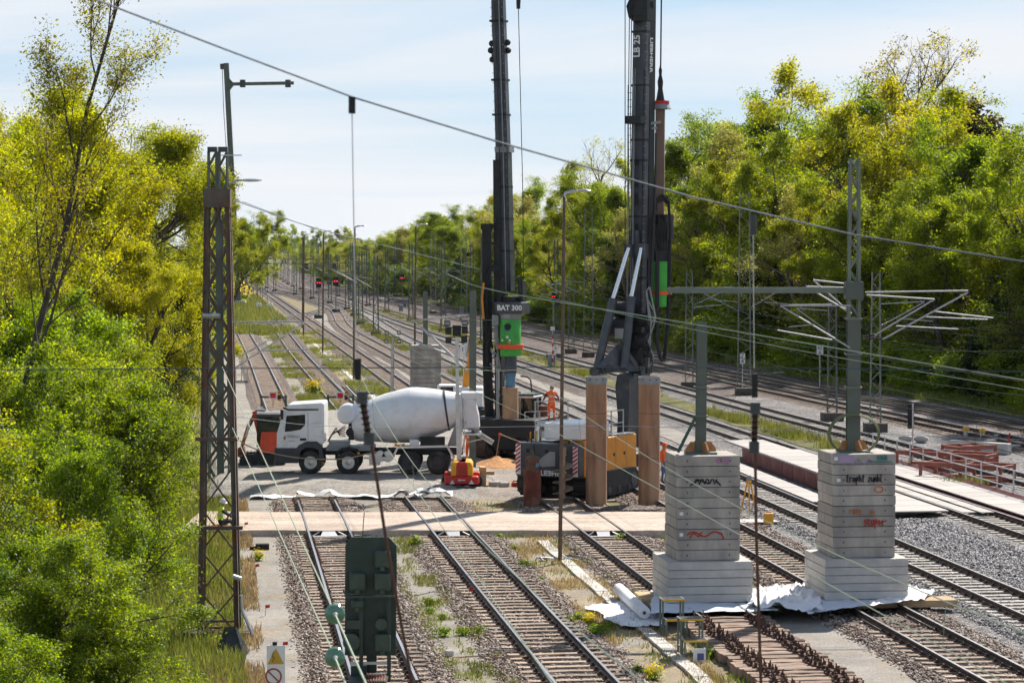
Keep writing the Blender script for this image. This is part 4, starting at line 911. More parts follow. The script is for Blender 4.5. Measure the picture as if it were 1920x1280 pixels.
bracket(T, [(LT(433, 604), LT(568, 603)), (LT(437, 692), LT(572, 604)), (LT(450, 668), LT(500, 640))], [(LT(492, 657), LT(577, 655))], r=.022, m=MGALV)
mb = MB(); mb.tube([LT(430, 345), LT(445, 338), LT(480, 338)], .03, 6); mb.sphere(LT(470, 338), .16, 8, 5, (2.0, .6, .28)); mb.o('lamp_arm', MGALV, T)
for (a, b) in (((380, 592), (413, 592)), ((437, 1080), (452, 1085))): mb = MB(); mb.cyl(LT(*a, -.6), LT(*b, -.6), .07, n=8); mb.o('cable_clamp', MGALV, T)
mb = MB(); mb.tube([LT(452, 1115, -.5), LT(453, 1140, -.5), LT(470, 1180, -.5), LT(474, 1195, -.5)], .05, 7); mb.o('cable_pipe', MGALV, T)
p = G(470, 1225); mb = MB(); r = random.Random(2)
vs = [(-.45, -.5, 0), (.35, -.75, 0), (.4, .2, 0), (-.3, .35, 0), (-.25, .1, .62), (.05, .0, .7)]
mb.add(vs, [(0, 1, 5, 4), (1, 2, 5), (2, 3, 4, 5), (3, 0, 4)]); mb.o('plastic_sheet', mat('black_foil', (.03, .035, .045), .25, 0, .3, 5, .8, 6), label='black plastic foil draped over the tower footing', cat='plastic sheet', loc=(p.x - .5, p.y + .5, -.05))
# second lattice mast right behind it
Y3 = 109; p = At(410, 600, Y3); p.z = -.1; T = thing('lattice_mast', 'double lattice mast with dark cap rising behind the rusty tower', 'lattice mast', p); h = At(410, 280, Y3).z
for sx in (-1, 1):
    mb = MB(); lattice(mb, h, .42, .35, .44, .37, .08, .66, .065, x=sx * .24); mb.o('lattice_column', MGRN, T)
    mb = MB(); mb.bx(sx * .24 - .2, sx * .24 + .2, -.26, .26, h - .02, h + .2); mb.o('cap', MDGRY, T)
mb = MB(); mb.bar((.15, -.25, h - .18), (1.1, -.25, h - .18), .045); mb.o('arm', MGALV, T)
# tall slightly leaning mast with head arm further back
b0 = G(447, 571); Y4 = b0.y; T = thing('tall_mast', 'very tall slim green mast with one horizontal head arm, leaning left', 'mast', (b0.x, b0.y, -.1))
top = At(424, 119, Y4) - Vector(T.location); LM = lambda a, b: At(a, b, Y4) - Vector(T.location)
mb = MB(); mb.hbeam((0, 0, 0), top, .95, .9, .1); mb.o('beam', MGRN, T)
mb = MB(); mb.bar(LM(432, 158), LM(551, 156), .7, .6); mb.o('head_arm', MGRN, T)
mb = MB(); mb.prism([(LM(430, 147).x, LM(430, 147).z), (LM(440, 158).x, LM(440, 158).z), (LM(431, 170).x, LM(431, 170).z)], -.3, .3); mb.o('arm_gusset', MGRN, T)
for a in (455, 540): mb = MB(); mb.cyl(LM(a, 150), LM(a, 164), .55, n=8); mb.o('arm_clamp', MDGRY, T)
mb = MB(); mb.cyl(LM(417, 120), LM(418, 130), .5, n=8); mb.o('pulley', MDGRY, T)
mb = MB(); mb.tube([LM(417, 130), LM(419, 200), LM(425, 290), LM(432, 400)], .06, 4); mb.o('cable', MDGRY, T)
mb = MB(); mb.bx(-2, 1.4, -1.2, 1.2, 0, .9); mb.o('foundation', MCONL, T)

# -------- catenary masts along the corridor
def cmast(px, base, top, label, w=.62, arms=(), kind='lattice', foot=True, group='catenary masts along the main tracks', dark=False):
    p = G(px, base, 0); h = At(px, top, p.y).z
    t = thing('catenary_mast', label, 'mast', p, random.Random(px).uniform(-.15, .1), group)
    m = MGRNL if not dark else MGRN
    for sx in (-1, 1):
        mb = MB(); mb.bar((sx * w / 2, 0, 0), (sx * w * .36, 0, h), .07, .16, up=(0, 1, 0)); mb.o('leg', m, t)
    mb = MB(); n = int(h / .55)
    for i in range(n):
        f0, f1 = i / n, (i + 1) / n; s = 1 if i % 2 else -1; wa, wb_ = w / 2 - .14 * w * f0, w / 2 - .14 * w * f1
        for yy in (-.07, .07): mb.bar((-s * wa, yy, h * f0), (s * wb_, yy, h * f1), .04, .012, up=(0, 1, 0))
    mb.o('lacing', m, t)
    if foot: mb = MB(); mb.bx(-.62, .62, -.55, .55, -.2, .42); mb.o('foundation', mat('dark_concrete', (.10, .085, .075)), t)
    for (s, z, L) in arms:
        x0 = s * w * .4
        for nm, a, b in (('bracket_tube', (x0, 0, z + 1.3), (x0 + s * L, 0, z + 1.45)), ('bracket_tube', (x0, 0, z), (x0 + s * L, 0, z + 1.42)), ('registration_arm', (x0 + s * L * .45, 0, z + .45), (x0 + s * (L + .5), 0, z + .3))):
            mb = MB(); mb.cyl(a, b, .03, n=6); mb.o(nm, MSILV, t)
        mb = MB(); insul(mb, (x0, 0, z), (x0 + s * .5, 0, z + .24), .08, 4); mb.o('insulator', MINSB, t)
    return t
cmast(1395, 738, 360, 'tall lattice mast on a dark footing behind the left pier post', .95, ((-1, 6.0, 2.8), (1, 6.2, 2.4)))
cmast(1560, 786, 553, 'low lattice mast on a black footing left of the right pier mast', .6, ((-1, 5.4, 2.0),), dark=True)
cmast(1641, 806, 510, 'slim lattice mast just right of the right pier mast', .62, ((1, 6.0, 2.6),))
cmast(1292, 726, 506, 'slim lattice mast right of the green rotary drive', .6, ((1, 6.2, 3.0),))
cmast(1103, 668, 390, 'tall lattice mast left of the black drill rig', .95, ((-1, 6.0, 3.0),))
cmast(1071, 661, 515, 'low lattice mast right of the brown lamp post', .62, ((-1, 5.6, 2.4),), dark=True)
cmast(870, 602, 424, 'lattice mast seen between floodlight tower and hose column', .9, ((-1, 6.0, 3.0),))
cmast(812, 588, 436, 'lattice mast above the distant pier', .9, ((-1, 6, 3.0), (1, 6, 2.6)))
cmast(497, 571, 436, 'dark lattice mast standing alone on the grassy triangle', 1.1, ((1, 9.5, 3.5),), dark=True)
r = random.Random(3); k = 0
for kk, off in (('D', 2.6), ('G', 3.1), ('J', 3.4), ('C', -3.6)):
    y = {'D': 300, 'G': 270, 'J': 320, 'C': 520}[kk]
    while y < 900:
        x = tx(kk, y) + off; h = r.uniform(9, 12.5); px = 960 + x / y * F
        t = thing('catenary_mast', 'thin far catenary mast among many where the tracks converge', 'mast', (x, y, -.05), 0, 'far catenary masts')
        for sx in (-1, 1): mb = MB(); mb.bar((sx * .32, 0, 0), (sx * .2, 0, h), .16, .18, up=(0, 1, 0)); mb.o('leg', MGRN, t)
        mb = MB()
        for i in range(9): s = 1 if i % 2 else -1; mb.bar((-s * .28, 0, h * i / 9), (s * .26, 0, h * (i + 1) / 9), .06, .04, up=(0, 1, 0))
        mb.o('lacing', MGRN, t)
        s = -1 if kk in 'JD' else 1
        mb = MB(); mb.cyl((0, 0, 6.9), (s * 2.8, 0, 7.2), .05, n=5); mb.cyl((0, 0, 5.6), (s * 2.8, 0, 7.15), .05, n=5); mb.o('bracket_tube', MGRNL, t)
        mb = MB(); mb.bx(-.6, .6, -.5, .5, -.2, .4); mb.o('foundation', mat('dark_concrete', (.1, .085, .075)), t)
        y += r.uniform(36, 46) + (y - 250) * .03
# far signal gantry across the main tracks
t = thing('signal_gantry', 'far dark lattice gantry spanning the main tracks near the vanishing point', 'gantry', (-52, 600, 0))
for x in (-19, 17): mb = MB(); lattice(mb, 8.2, .9, .7, .9, .7, .14, .9, .1, x=x); mb.o('leg', MGRN, t)
mb = MB()
for z_ in (7.2, 8.3):
    for y_ in (-.4, .4): mb.bar((-19.5, y_, z_), (17.5, y_, z_), .14)
for i in range(36): x = -19 + i; mb.bar((x, -.4, 7.2 if i % 2 else 8.3), (x + 1, -.4, 8.3 if i % 2 else 7.2), .08)
mb.o('lattice_beam', MGRN, t)
for x in (-13, -6.5, 1, 8): mb = MB(); mb.bx(x - .5, x + .5, -.8, -.45, 5.6, 7.2); mb.o('signal_head', MDGRY, t)
# -------- lamp posts
def lamp(px, base, label, h=12.3, s=1):
    p = G(px, base); t = thing('lamp_post', label, 'lamp post', p, 0, 'tall yard lamp posts')
    mb = MB(); mb.cyl((0, 0, 0), (.13, 0, h - .1), .062 * (1 + p.y / 500), .04 * (1 + p.y / 300), n=10); mb.o('pole', MPOLE, t, smooth=True)
    mb = MB(); mb.tube([(.13, 0, h - .15), (.17, 0, h), (.4, 0, h + .06), (.55, 0, h + .07)], .045 * (1 + p.y / 400), 6); mb.o('arm', MGALV, t, smooth=True)
    mb = MB(); mb.sphere((.78, 0, h + .08), .24, 10, 6, (1, .4, .22)); mb.o('lamp_head', MGALV, t, smooth=True)
    return t
lamp(1050, 1051, 'tall brown lamp post with curved head standing between second and third track')
lamp(777, 729, 'brown lamp post in front of the distant concrete pier')
lamp(663, 711, 'reddish lamp post left of the white floodlight pole'); lamp(605, 661, 'thin lamp post left of the signals with red lights'); lamp(569, 630, 'thin lamp post behind the left buffer board'); lamp(567, 615, 'farthest thin lamp post beyond the crossover')
p = G(1050, 1051, -.07); mb = MB(); r = random.Random(4)
for i in range(9): a = r.uniform(0, 6.28); q = Vector((r.uniform(-.7, .6), r.uniform(-.25, .3), .04)); mb.tube([q, q + Vector((r.uniform(-.3, .3), r.uniform(-.2, .2), r.uniform(.02, .25))), q + Vector((r.uniform(-.5, .5), r.uniform(-.3, .3), .02))], .03, 5)
mb.o('scrap_pile', mat('scrap_metal', (.30, .31, .33), .5, .5, .4, 8), label='small heap of grey scrap pipe at the foot of the brown lamp post', cat='scrap', loc=p)

# -------- overhead wires
def wire(mb, P, r): mb.tube(P, r, 4)
def overhead(k, label, y0, y1, zc=5.6, zm=7.0, span=60, ph=0, r=.009, stag=.3):
    t = thing('overhead_line', label, 'overhead line', (0, 0, 0), 0, 'overhead lines above the tracks')
    sup = []; y = y0
    while y < y1: sup.append(y); y += span
    C = []; Mw = []; D = []
    for i in range(len(sup) - 1):
        for j in range(12):
            u = j / 12; y = sup[i] + span * u; st = stag * (1 - 2 * u) * (1 if i % 2 else -1); x = tx(k, y) + st
            C.append(Vector((x, y, zc))); sg = 4 * u * (1 - u) * .95; Mw.append(Vector((x - st * .4, y, zm - sg)))
            if j % 3 == 1 and y < 260: D.append((C[-1], Mw[-1]))
    if len(C) < 3: return
    mb = MB(); mw = MWIRE if k in 'AB' else MWIRED; wire(mb, C, r * 1.1); mb.o('contact_wire', mw, t); mb = MB(); wire(mb, Mw, r); mb.o('messenger_wire', mw, t)
    for a, b in D: mb = MB(); mb.tube([a, b], .005, 3); mb.o('dropper', mw, t)
overhead('A', 'overhead line above the leftmost track', 14, 330)
overhead('B', 'overhead line above the second track from left', 9, 330)
overhead('D', 'overhead line above the track under the right pier', 40, 700, r=.008)
overhead('F', 'overhead line above the track right of the right pier', 52, 700, r=.009)
overhead('G', 'overhead line above the plated bridge track', 84, 700, r=.009)
overhead('H', 'overhead line above the main track behind the railing', 110, 760, r=.010)
overhead('I', 'overhead line above the track second from the forest', 130, 760, r=.010)
overhead('J', 'overhead line above the track along the forest', 140, 760, r=.010)
def free_wire(pts, r, label, m=MWIRE, name='wire'):
    P = catmull([At(*q) for q in pts], 1.5); mb = MB(); mb.tube(P, r, 5); return mb.o(name, m, label=label, cat='wire', group='span wires in the foreground')
# thick span rope and its hangers in the foreground
free_wire([(-60, -98, 20), (180, 0, 20.5), (420, 92, 21), (660, 182, 21.5), (940, 268, 22), (1300, 370, 23), (1600, 440, 24), (1980, 500, 25)], .009, 'thick blue-grey span rope running diagonally across the sky', MROPE, 'span_rope')
free_wire([(0, 693, 26), (500, 690, 26.5), (1000, 688, 27), (1500, 690, 27.5), (1960, 697, 28)], .006, 'thin dark wire running level across the whole picture', MROPE)
free_wire([(440, 781, 60), (560, 795, 62), (760, 802, 66), (1240, 800, 72), (1960, 825, 80)], .008, 'thin level wire passing in front of the truck windows', MROPE)
free_wire([(440, 604, 62), (900, 600, 90), (1240, 604, 110), (1920, 650, 120)], .007, 'thin level wire passing at the green drive units', MWIRED)
free_wire([(437, 375, 64.6), (600, 430, 90), (760, 470, 140), (900, 505, 190)], .016, 'feeder wire running from the rusty tower head into the distance', MROPE)
free_wire([(455, 378, 64.6), (560, 418, 85), (700, 470, 140)], .010, 'second thin feeder wire leaving the rusty tower head', MROPE)
free_wire([(840, 515, 60), (930, 545, 52), (1280, 604, 46), (1920, 712, 38)], .012, 'pale wire sloping to the right above the pier posts')
free_wire([(1000, 552, 60), (1410, 640, 52), (1920, 730, 46)], .009, 'thin pale wire sloping to the right below the pier arm')
free_wire([(1500, 800, 70), (1300, 830, 71), (1420, 700, 71)], .006, 'thin cable drooping between the pier tops', MROPE)
def hanger(pts, ins, label, Y):
    t = thing('wire_hanger', label, 'wire hanger', At(pts[-1][0], pts[-1][1], Y), 0, 'hanging insulator rods in the foreground'); o = Vector(t.location)
    P = [At(a, b, Y) - o for a, b in pts]
    mb = MB(); mb.tube(P[:2], .005, 5); mb.o('rope', MGALV, t)
    mb = MB(); mb.tube(P[2:], .016, 6); mb.o('rod', mat('brown_rod', (.10, .04, .032), .6), t)
    for (a, b, n_, rr) in ins:
        mb = MB(); insul(mb, At(*a, Y) - o, At(*b, Y) - o, rr, n_, .03); mb.o('insulator', MINSB, t, smooth=True)
    for a, b in ((ins[-1][0], P[1]), (ins[-1][1], P[2])):
        c_ = At(*a, Y) - o; mb = MB(); mb.cyl(c_ - Vector((0, 0, .055)), c_ + Vector((0, 0, .055)), .05, n=10); mb.o('end_fitting', MDGRY, t)
    return t
h1 = hanger([(660, 210), (668, 690), (697, 835), (722, 1000), (745, 1130), (775, 1290)], [((679, 745), (692, 822), 7, .052)], 'foreground rope with brown ribbed insulator hanging in front of the mixer drum', 21.5)
mb = MB(); o_ = Vector(h1.location); mb.cyl(At(660, 182, 21.5) - o_, At(660, 213, 21.5) - o_, .032, n=10); mb.o('clamp', MBLK, h1); mb = MB(); mb.cyl(At(670, 672, 21.5) - o_, At(671, 712, 21.5) - o_, .036, .03, n=10); mb.o('strain_clamp', MBLK, h1)
h2 = hanger([(1412, 405), (1414, 690), (1416, 850), (1418, 1000), (1422, 1130), (1427, 1290)], [((1416, 765), (1414, 838), 7, .052)], 'foreground rod with brown ribbed insulator hanging between the two piers', 23)
mb = MB(); o_ = Vector(h2.location); mb.cyl(At(1412, 402, 23) - o_, At(1413, 440, 23) - o_, .034, n=10); mb.o('clamp', MDGRY, h2)
mb = MB(); mb.cyl(At(1415, 700, 23) - o_, At(1415, 745, 23) - o_, .03, n=10); mb.o('strain_clamp', MBLK, h2)
# two green glass insulators on wires running to the camera
for a, b, e, lab in (((628, 1150), (640, 1180), (690, 1290), 'upper green glass insulator left of the dark signal back'), ((628, 1231), (640, 1262), (655, 1300), 'lower green glass insulator left of the dark signal back')):
    Yi = 30; t = thing('glass_insulator', lab, 'insulator', At(*a, Yi), 0, 'green glass insulators'); o_ = Vector(t.location); d = (At(*b, Yi - 2.6) - At(*a, Yi)).normalized()
    for i in range(4):
        mb = MB(); mb.lathe([(.02, -.02), (.09, -.01), (.125, .01), (.115, .03), (.05, .045), (.03, .055)], 18, d * (.05 * i - .08), d); mb.o('shed', MINSG, t, smooth=True)
    mb = MB(); mb.cyl(d * .12, d * .3, .035, .025, n=10); mb.o('end_cap', MGALV, t)
    mb = MB(); mb.tube([d * .28, At(*e, Yi - 8) - o_], .013, 6); mb.o('wire_tail', MWIRE, t)
    mb = MB(); mb.tube([-d * .1, At(*((417, 688) if 'upper' in lab else (436, 802)), 64.2) - o_], .011, 5); mb.o('wire_lead', MWIRE, t)
# ================================================================== vehicles and machines
MTRUCK = mat('truck_white', (.78, .79, .82), .28, 0, .05, 1.2, col2=(.52, .49, .45), th=.68, soft=.14, sc2=1.4, spec=.5)
MDRUM = mat('drum_white', (.80, .81, .85), .36, 0, .06, 1.0, col2=(.56, .53, .49), th=.66, soft=.2, sc2=1.3, spec=.5)
MGLAS = mat('dark_glass', (.02, .025, .03), .06, 0, .2, 2, spec=.8)
MTYRE = mat('tyre', (.035, .034, .034), .9, 0, .3, 3, .4, 20, col2=(.13, .115, .10), th=.62)
MRIM = mat('rim_dark', (.06, .062, .068), .5, .5, .2, 5)
MALU = mat('aluminium', (.55, .56, .58), .35, .8, .1, 4)
MRIGD = mat('rig_dark_grey', (.055, .062, .078), .36, .1, .25, 1.5, col2=(.12, .115, .11), th=.64, sc2=2.2)
MRIGB = mat('rig_black', (.020, .021, .024), .55, .1, .3, 3)
MRIGL = mat('rig_light_grey', (.26, .27, .28), .5, .1, .15, 2)
MGREEN = mat('drive_green', (.06, .40, .055), .42, 0, .12, 2, col2=(.045, .27, .05), th=.62)
MRING = mat('ring_orange', (.80, .10, .03), .5, 0, .08, 3)
MCHRO = mat('chrome', (.62, .64, .68), .16, .95, .05, 4)
MRUSTP = mat('rusty_casing', (.29, .155, .092), .85, .05, .45, 2.6, .4, 30, col2=(.42, .265, .17), th=.54, soft=.14, sc2=1.6, stretch=(1, 1, .22))
MRUSTD = mat('red_rust', (.16, .045, .03), .85, .05, .35, 2.2, .3, 30, col2=(.28, .18, .12), th=.60)
MTAN = mat('tan_casing', (.44, .28, .165), .8, 0, .2, 2, .3, 25, col2=(.30, .185, .11), th=.62, stretch=(1, 1, .3))
MSTRIPR = flat('stripe_red', (.55, .03, .035)); MSTRIPW = flat('stripe_white', (.75, .75, .76))
MHOSE = mat('hose_black', (.016, .016, .018), .5, 0, .2, 8)
MBLUE = mat('faded_blue', (.10, .22, .33), .6, 0, .25, 3)
def text(body, size, m, M, parent=None, name='lettering', ext=.006, bold=0.0):
    cu = bpy.data.curves.new(name, 'FONT'); cu.body = body; cu.size = size; cu.extrude = ext; cu.align_x = 'CENTER'; cu.align_y = 'CENTER'; cu.offset = bold; cu.resolution_u = 2
    o = bpy.data.objects.new(name, cu); me = bpy.data.meshes.new_from_object(o); bpy.data.objects.remove(o); me.name = name; me.materials.clear(); me.materials.append(m)
    ob = link(name, me, parent); ob.matrix_local = M; return ob
def frame(o, x, y):            # matrix with text x along x, text up along y
    x, y = Vector(x).normalized(), Vector(y).normalized(); z = x.cross(y); return Matrix((x, y, z)).transposed().to_4x4().copy() if o is None else Matrix.Translation(o) @ Matrix((x, y, z)).transposed().to_4x4()
def column(mb, p, q, w_, d_, rz, w2=None, d2=None):
    R = Matrix.Rotation(rz, 3, 'Z'); vs = []
    for c, a, b in ((Vector(p), w_, d_), (Vector(q), w2 or w_, d2 or d_)):
        for x, y in ((-a, -b), (a, -b), (a, b), (-a, b)): vs.append(c + R @ Vector((x / 2, y / 2, 0)))
    mb.add(vs, [(0, 1, 2, 3), (4, 5, 6, 7), (0, 1, 5, 4), (1, 2, 6, 5), (2, 3, 7, 6), (3, 0, 4, 7)])
def wheel(t, x, y, z, r, w_, m=MTYRE, rim=MRIM, name='wheel', light=True):
    mb = MB(); mb.lathe([(r * .56, 0), (r * .9, 0), (r * .97, w_ * .08), (r, w_ * .2), (r, w_ * .8), (r * .97, w_ * .92), (r * .9, w_), (r * .56, w_)], 28, (x, y, z), (0, 1, 0), False); wh = mb.o(name, m, t, smooth=True)
    mb = MB(); mb.lathe([(r * .57, .02), (r * .54, .0), (r * .5, .05), (r * .40, .10), (r * .25, .07), (r * .22, -.01), (r * .12, -.03), (r * .02, -.03)], 20, (x, y, z), (0, 1, 0)); mb.o('rim', rim, wh, smooth=True)
    mb = MB()
    for i in range(10): a = i * .6283; mb.cyl((x + math.cos(a) * r * .36, y + .05, z + math.sin(a) * r * .36), (x + math.cos(a) * r * .36, y + .11, z + math.sin(a) * r * .36), .028, n=6)
    mb.o('wheel_nuts', MALU if light else MRIM, wh)
    return wh
# ------------------------------------------------------------------ concrete mixer truck
p = G(700, 889, .36); ST = F / p.y
TK = thing('mixer_truck', 'white four-axle concrete mixer truck standing broadside on the gravel pad', 'concrete mixer', p)
X = lambda px: (px - 700) / ST
Z = lambda py: (889 - py) / ST
for i, px in enumerate((582, 653, 768, 822)):
    wheel(TK, X(px), -.02, .53, .53, .36, rim=MALU if i < 2 else MRIM, light=i < 2); wheel(TK, X(px), 2.1, .53, .53, .36)
    mb = MB(); mb.cyl((X(px), .3, .53), (X(px), 2.2, .53), .1, n=8); mb.o('axle', MRIGB, TK)
mb = MB()
for y_ in (.75, 1.65): mb.bx(X(520), X(868), y_ - .06, y_ + .06, .82, 1.08)
mb.bx(X(600), X(860), .80, 1.60, .86, 1.0); mb.o('chassis_frame', MRIGB, TK)
cab = [(X(518), Z(841)), (X(518.5), Z(812)), (X(532), Z(769)), (X(540), Z(758)), (X(604), Z(754)), (X(607.5), Z(757)), (X(608), Z(830)), (X(596), Z(836)), (X(590), Z(829)), (X(574), Z(829)), (X(560), Z(838)), (X(556), Z(841))]
mb = MB(); mb.prism(cab, .06, 2.44); bevel(mb.o('cab', MTRUCK, TK), .06, 3, 30)
mb = MB(); mb.prism([(X(537), Z(779)), (X(572), Z(776.5)), (X(572), Z(796)), (X(563), Z(805)), (X(545), Z(808)), (X(533.5), Z(809))], .045, .062); mb.o('side_window', MGLAS, TK)
mb = MB(); mb.add([(X(519) - .012, .2, Z(810)), (X(531.5) - .012, .26, Z(770)), (X(531.5) - .012, 2.24, Z(770)), (X(519) - .012, 2.3, Z(810))], [(0, 1, 2, 3)]); mb.o('windscreen', MGLAS, TK)
mb = MB(); mb.prism([(X(530), Z(765)), (X(541), Z(769)), (X(597), Z(768.5)), (X(597), Z(766)), (X(541), Z(766)), (X(531), Z(762))], .03, .056); mb.o('window_trim', MBLK, TK)
mb = MB(); mb.bx(X(577), X(577.6), .052, .064, Z(829), Z(772)); mb.o('door_seam', MDGRY, TK)
mb = MB(); mb.bx(X(562), X(574), .035, .06, Z(825.5), Z(821)); bevel(mb.o('door_handle', MBLK, TK), .02, 2)
mb = MB(); mb.box((X(529), -.12, Z(776)), (.12, .22, .42)); mb.bar((X(532), .06, Z(770)), (X(529), -.12, Z(770)), .03); bevel(mb.o('mirror', MBLK, TK), .02, 1)
mb = MB(); mb.bx(X(514), X(560), .04, 2.46, Z(868), Z(839)); bevel(mb.o('bumper', MDGRY, TK), .05, 2)
mb = MB(); mb.prism([(X(553), Z(866)), (X(550), Z(846)), (X(560), Z(834)), (X(574), Z(827)), (X(594), Z(827)), (X(603), Z(834)), (X(606), Z(862)), (X(600), Z(862)), (X(597), Z(842)), (X(588), Z(838)), (X(572), Z(838)), (X(563), Z(846)), (X(560), Z(866))], -.03, .5); mb.o('front_mudguard', MDGRY, TK)
mb = MB(); mb.tube([(X(628 + 2), .2, Z(862)), (X(630), .2, Z(850)), (X(640), .2, Z(842)), (X(654), .2, Z(840)), (X(668), .2, Z(843)), (X(676), .2, Z(852))], .06, 4)
mb.prism([(X(629), Z(862)), (X(632), Z(848)), (X(643), Z(840)), (X(663), Z(840)), (X(674), Z(848)), (X(678), Z(862)), (X(675), Z(862)), (X(671), Z(850)), (X(662), Z(843)), (X(644), Z(843)), (X(635), Z(850)), (X(632), Z(862))], -.02, .45); mb.o('second_mudguard', MBLK, TK)
mb = MB(); mb.prism([(X(732), Z(862)), (X(745), Z(836)), (X(840), Z(834)), (X(853), Z(858)), (X(849), Z(858)), (X(838), Z(838)), (X(747), Z(840)), (X(736), Z(862))], -.05, .55); mb.o('rear_mudguard', MALU, TK)
for px in (712, 727): mb = MB(); mb.cyl((X(px), .05, Z(856)), (X(px), .6, Z(856)), .25, n=16); mb.o('fuel_tank', MALU, TK, smooth=True)
mb = MB(); mb.bx(X(682), X(738), -.04, .0, Z(860), Z(856)); mb.bx(X(692), X(712), .1, .6, Z(872), Z(850)); mb.o('side_guard', MALU, TK)
mb = MB(); mb.bx(X(610), X(700), .4, 2.1, Z(846), Z(838)); mb.bx(X(615), X(652), .5, 2.0, Z(838), Z(828)); mb.o('deck', MRIGL, TK)
mb = MB(); mb.lathe([(.02, 0), (.34, .0), (.42, .08), (.44, .3), (.44, 1.6), (.42, 1.78), (.3, 1.86), (.02, 1.87)], 24, (X(648), .3, Z(778)), (0, 1, 0)); mb.o('water_tank', MTRUCK, TK, smooth=True)
mb = MB(); mb.bx(X(652), X(662), .5, 1.9, Z(826), Z(786)); mb.cyl((X(655), .6, Z(812)), (X(655), 1.2, Z(812)), .2, n=12); mb.o('drum_gearbox', MRIGB, TK)
r = random.Random(9); mb = MB()
for i in range(6): mb.tube([(X(612), .8 + .1 * i, Z(830)), (X(618 + i * 2), .8, Z(818 - 3 * i)), (X(634), .8, Z(808 + 2 * i)), (X(645), .9, Z(800 + 4 * i))], .022, 5)
mb.o('hydraulic_hoses', MHOSE, TK)
a, b = Vector((X(654), 1.25, Z(797))), Vector((X(868), 1.25, Z(767))); L = (b - a).length
mb = MB(); mb.lathe([(.3, 0), (.62, .03), (.80, .12), (.86, .3), (.95, L * .17), (1.13, L * .34), (1.235, L * .50), (1.25, L * .56), (1.22, L * .62), (1.08, L * .74), (.88, L * .87), (.72, L * .97), (.66, L)], 40, a, b - a); dr = mb.o('drum', MDRUM, TK, smooth=True)
mb = MB(); d = (b - a).normalized(); mb.lathe([(.915, L * .845), (.945, L * .845), (.935, L * .862), (.895, L * .862)], 40, a, b - a); mb.o('drum_ring', MDGRY, dr)
mb = MB(); mb.lathe([(1.245, L * .555), (1.256, L * .556), (1.252, L * .562), (1.246, L * .562)], 40, a, b - a); mb.lathe([(.955, L * .17), (.962, L * .171), (.964, L * .175), (.955, L * .176)], 40, a, b - a); mb.o('weld_seam', MTRUCK, dr)
mb = MB(); mb.prism([(X(838), Z(838)), (X(858), Z(838)), (X(874), Z(792)), (X(866), Z(786)), (X(852), Z(800))], .55, 1.95); mb.o('rear_support', MRIGL, TK)
mb = MB(); mb.prism([(X(868), Z(806)), (X(900), Z(806)), (X(898), Z(780)), (X(890), Z(748)), (X(868), Z(744))], .55, 1.95); bevel(mb.o('hopper', MTRUCK, TK), .08, 2)
mb = MB(); mb.prism([(X(866), Z(748)), (X(900), Z(748)), (X(905), Z(737)), (X(865), Z(737))], .55, 1.95); mb.o('hopper_rim', MTRUCK, TK)
def trough(p, q, w_, m, nm):
    mb = MB(); p, q = Vector(p), Vector(q); d = (q - p).normalized(); s = Vector((0, 1, 0)); u = d.cross(s).normalized(); u = u if u.z > 0 else -u; n = 8
    for r_ in (w_, w_ * .9):
        for c_ in (p, q):
            for i in range(n + 1): a = math.pi * i / n; mb.v.append(tuple(c_ + s * math.cos(a) * r_ - u * math.sin(a) * r_ * .8))
    k = n + 1
    for i in range(n): mb.f += [(i, i + 1, k + i + 1, k + i), (2 * k + i, 3 * k + i, 3 * k + i + 1, 2 * k + i + 1)]; mb.mi += [0, 0]
    mb.f += [(0, k, 3 * k, 2 * k), (n, 2 * k + n, 3 * k + n, k + n)]; mb.mi += [0, 0]; mb.o(nm, m, TK, smooth=True)
trough((X(888), .9, Z(804)), (X(927), .6, Z(828)), .27, MALU, 'chute')
mb = MB(); mb.bar((X(874), .9, Z(832)), (X(915), .7, Z(822)), .06); mb.o('chute_strut', MALU, TK)
mb = MB()
for xx in (866, 871): mb.bar((X(xx), .4, Z(850)), (X(xx), .4, Z(750)), .04)
for i in range(9): mb.bar((X(866), .4, Z(845 - 10 * i)), (X(871), .4, Z(845 - 10 * i)), .025)
mb.bx(X(868), X(902), .2, 2.1, Z(816), Z(813)); mb.o('ladder', MALU, TK)
mb = MB(); mb.bx(X(768), X(785), .1, .6, Z(836), Z(824)); mb.o('tool_box', MTRUCK, TK)
mb = MB(); mb.bx(X(788), X(834), .1, .7, Z(836), Z(820)); mb.o('battery_box', MRIGB, TK)
for px, py in ((742, 834), (672, 851), (607, 870), (738, 856)): mb = MB(); mb.bx(X(px) - .05, X(px) + .06, -.075, -.052, Z(py), Z(py) + .1); mb.o('marker_light', MORG, TK)
mb = MB(); mb.prism([(X(735), Z(838)), (X(760), Z(834)), (X(760), Z(831)), (X(745), Z(833))], .0, .1); mb.o('orange_plate', MORG, TK)
text('COMBAU', .17, flat('lettering_grey', (.30, .29, .30)), frame(Vector((X(546.5), .048, Z(818))), (1, 0, 0), (0, 0, 1)), TK)
mb = MB(); mb.prism([(X(533), Z(816)), (X(536), Z(821)), (X(533.5), Z(825)), (X(530.5), Z(821))], .046, .058); mb.o('logo', flat('logo_orange', (.45, .16, .05)), TK)
for i, c_ in ((0, 826),): mb = MB(); mb.bx(X(541), X(552), .046, .056, Z(827), Z(826)); mb.o('lettering_line', flat('lettering_grey', (.3, .29, .3)), TK)

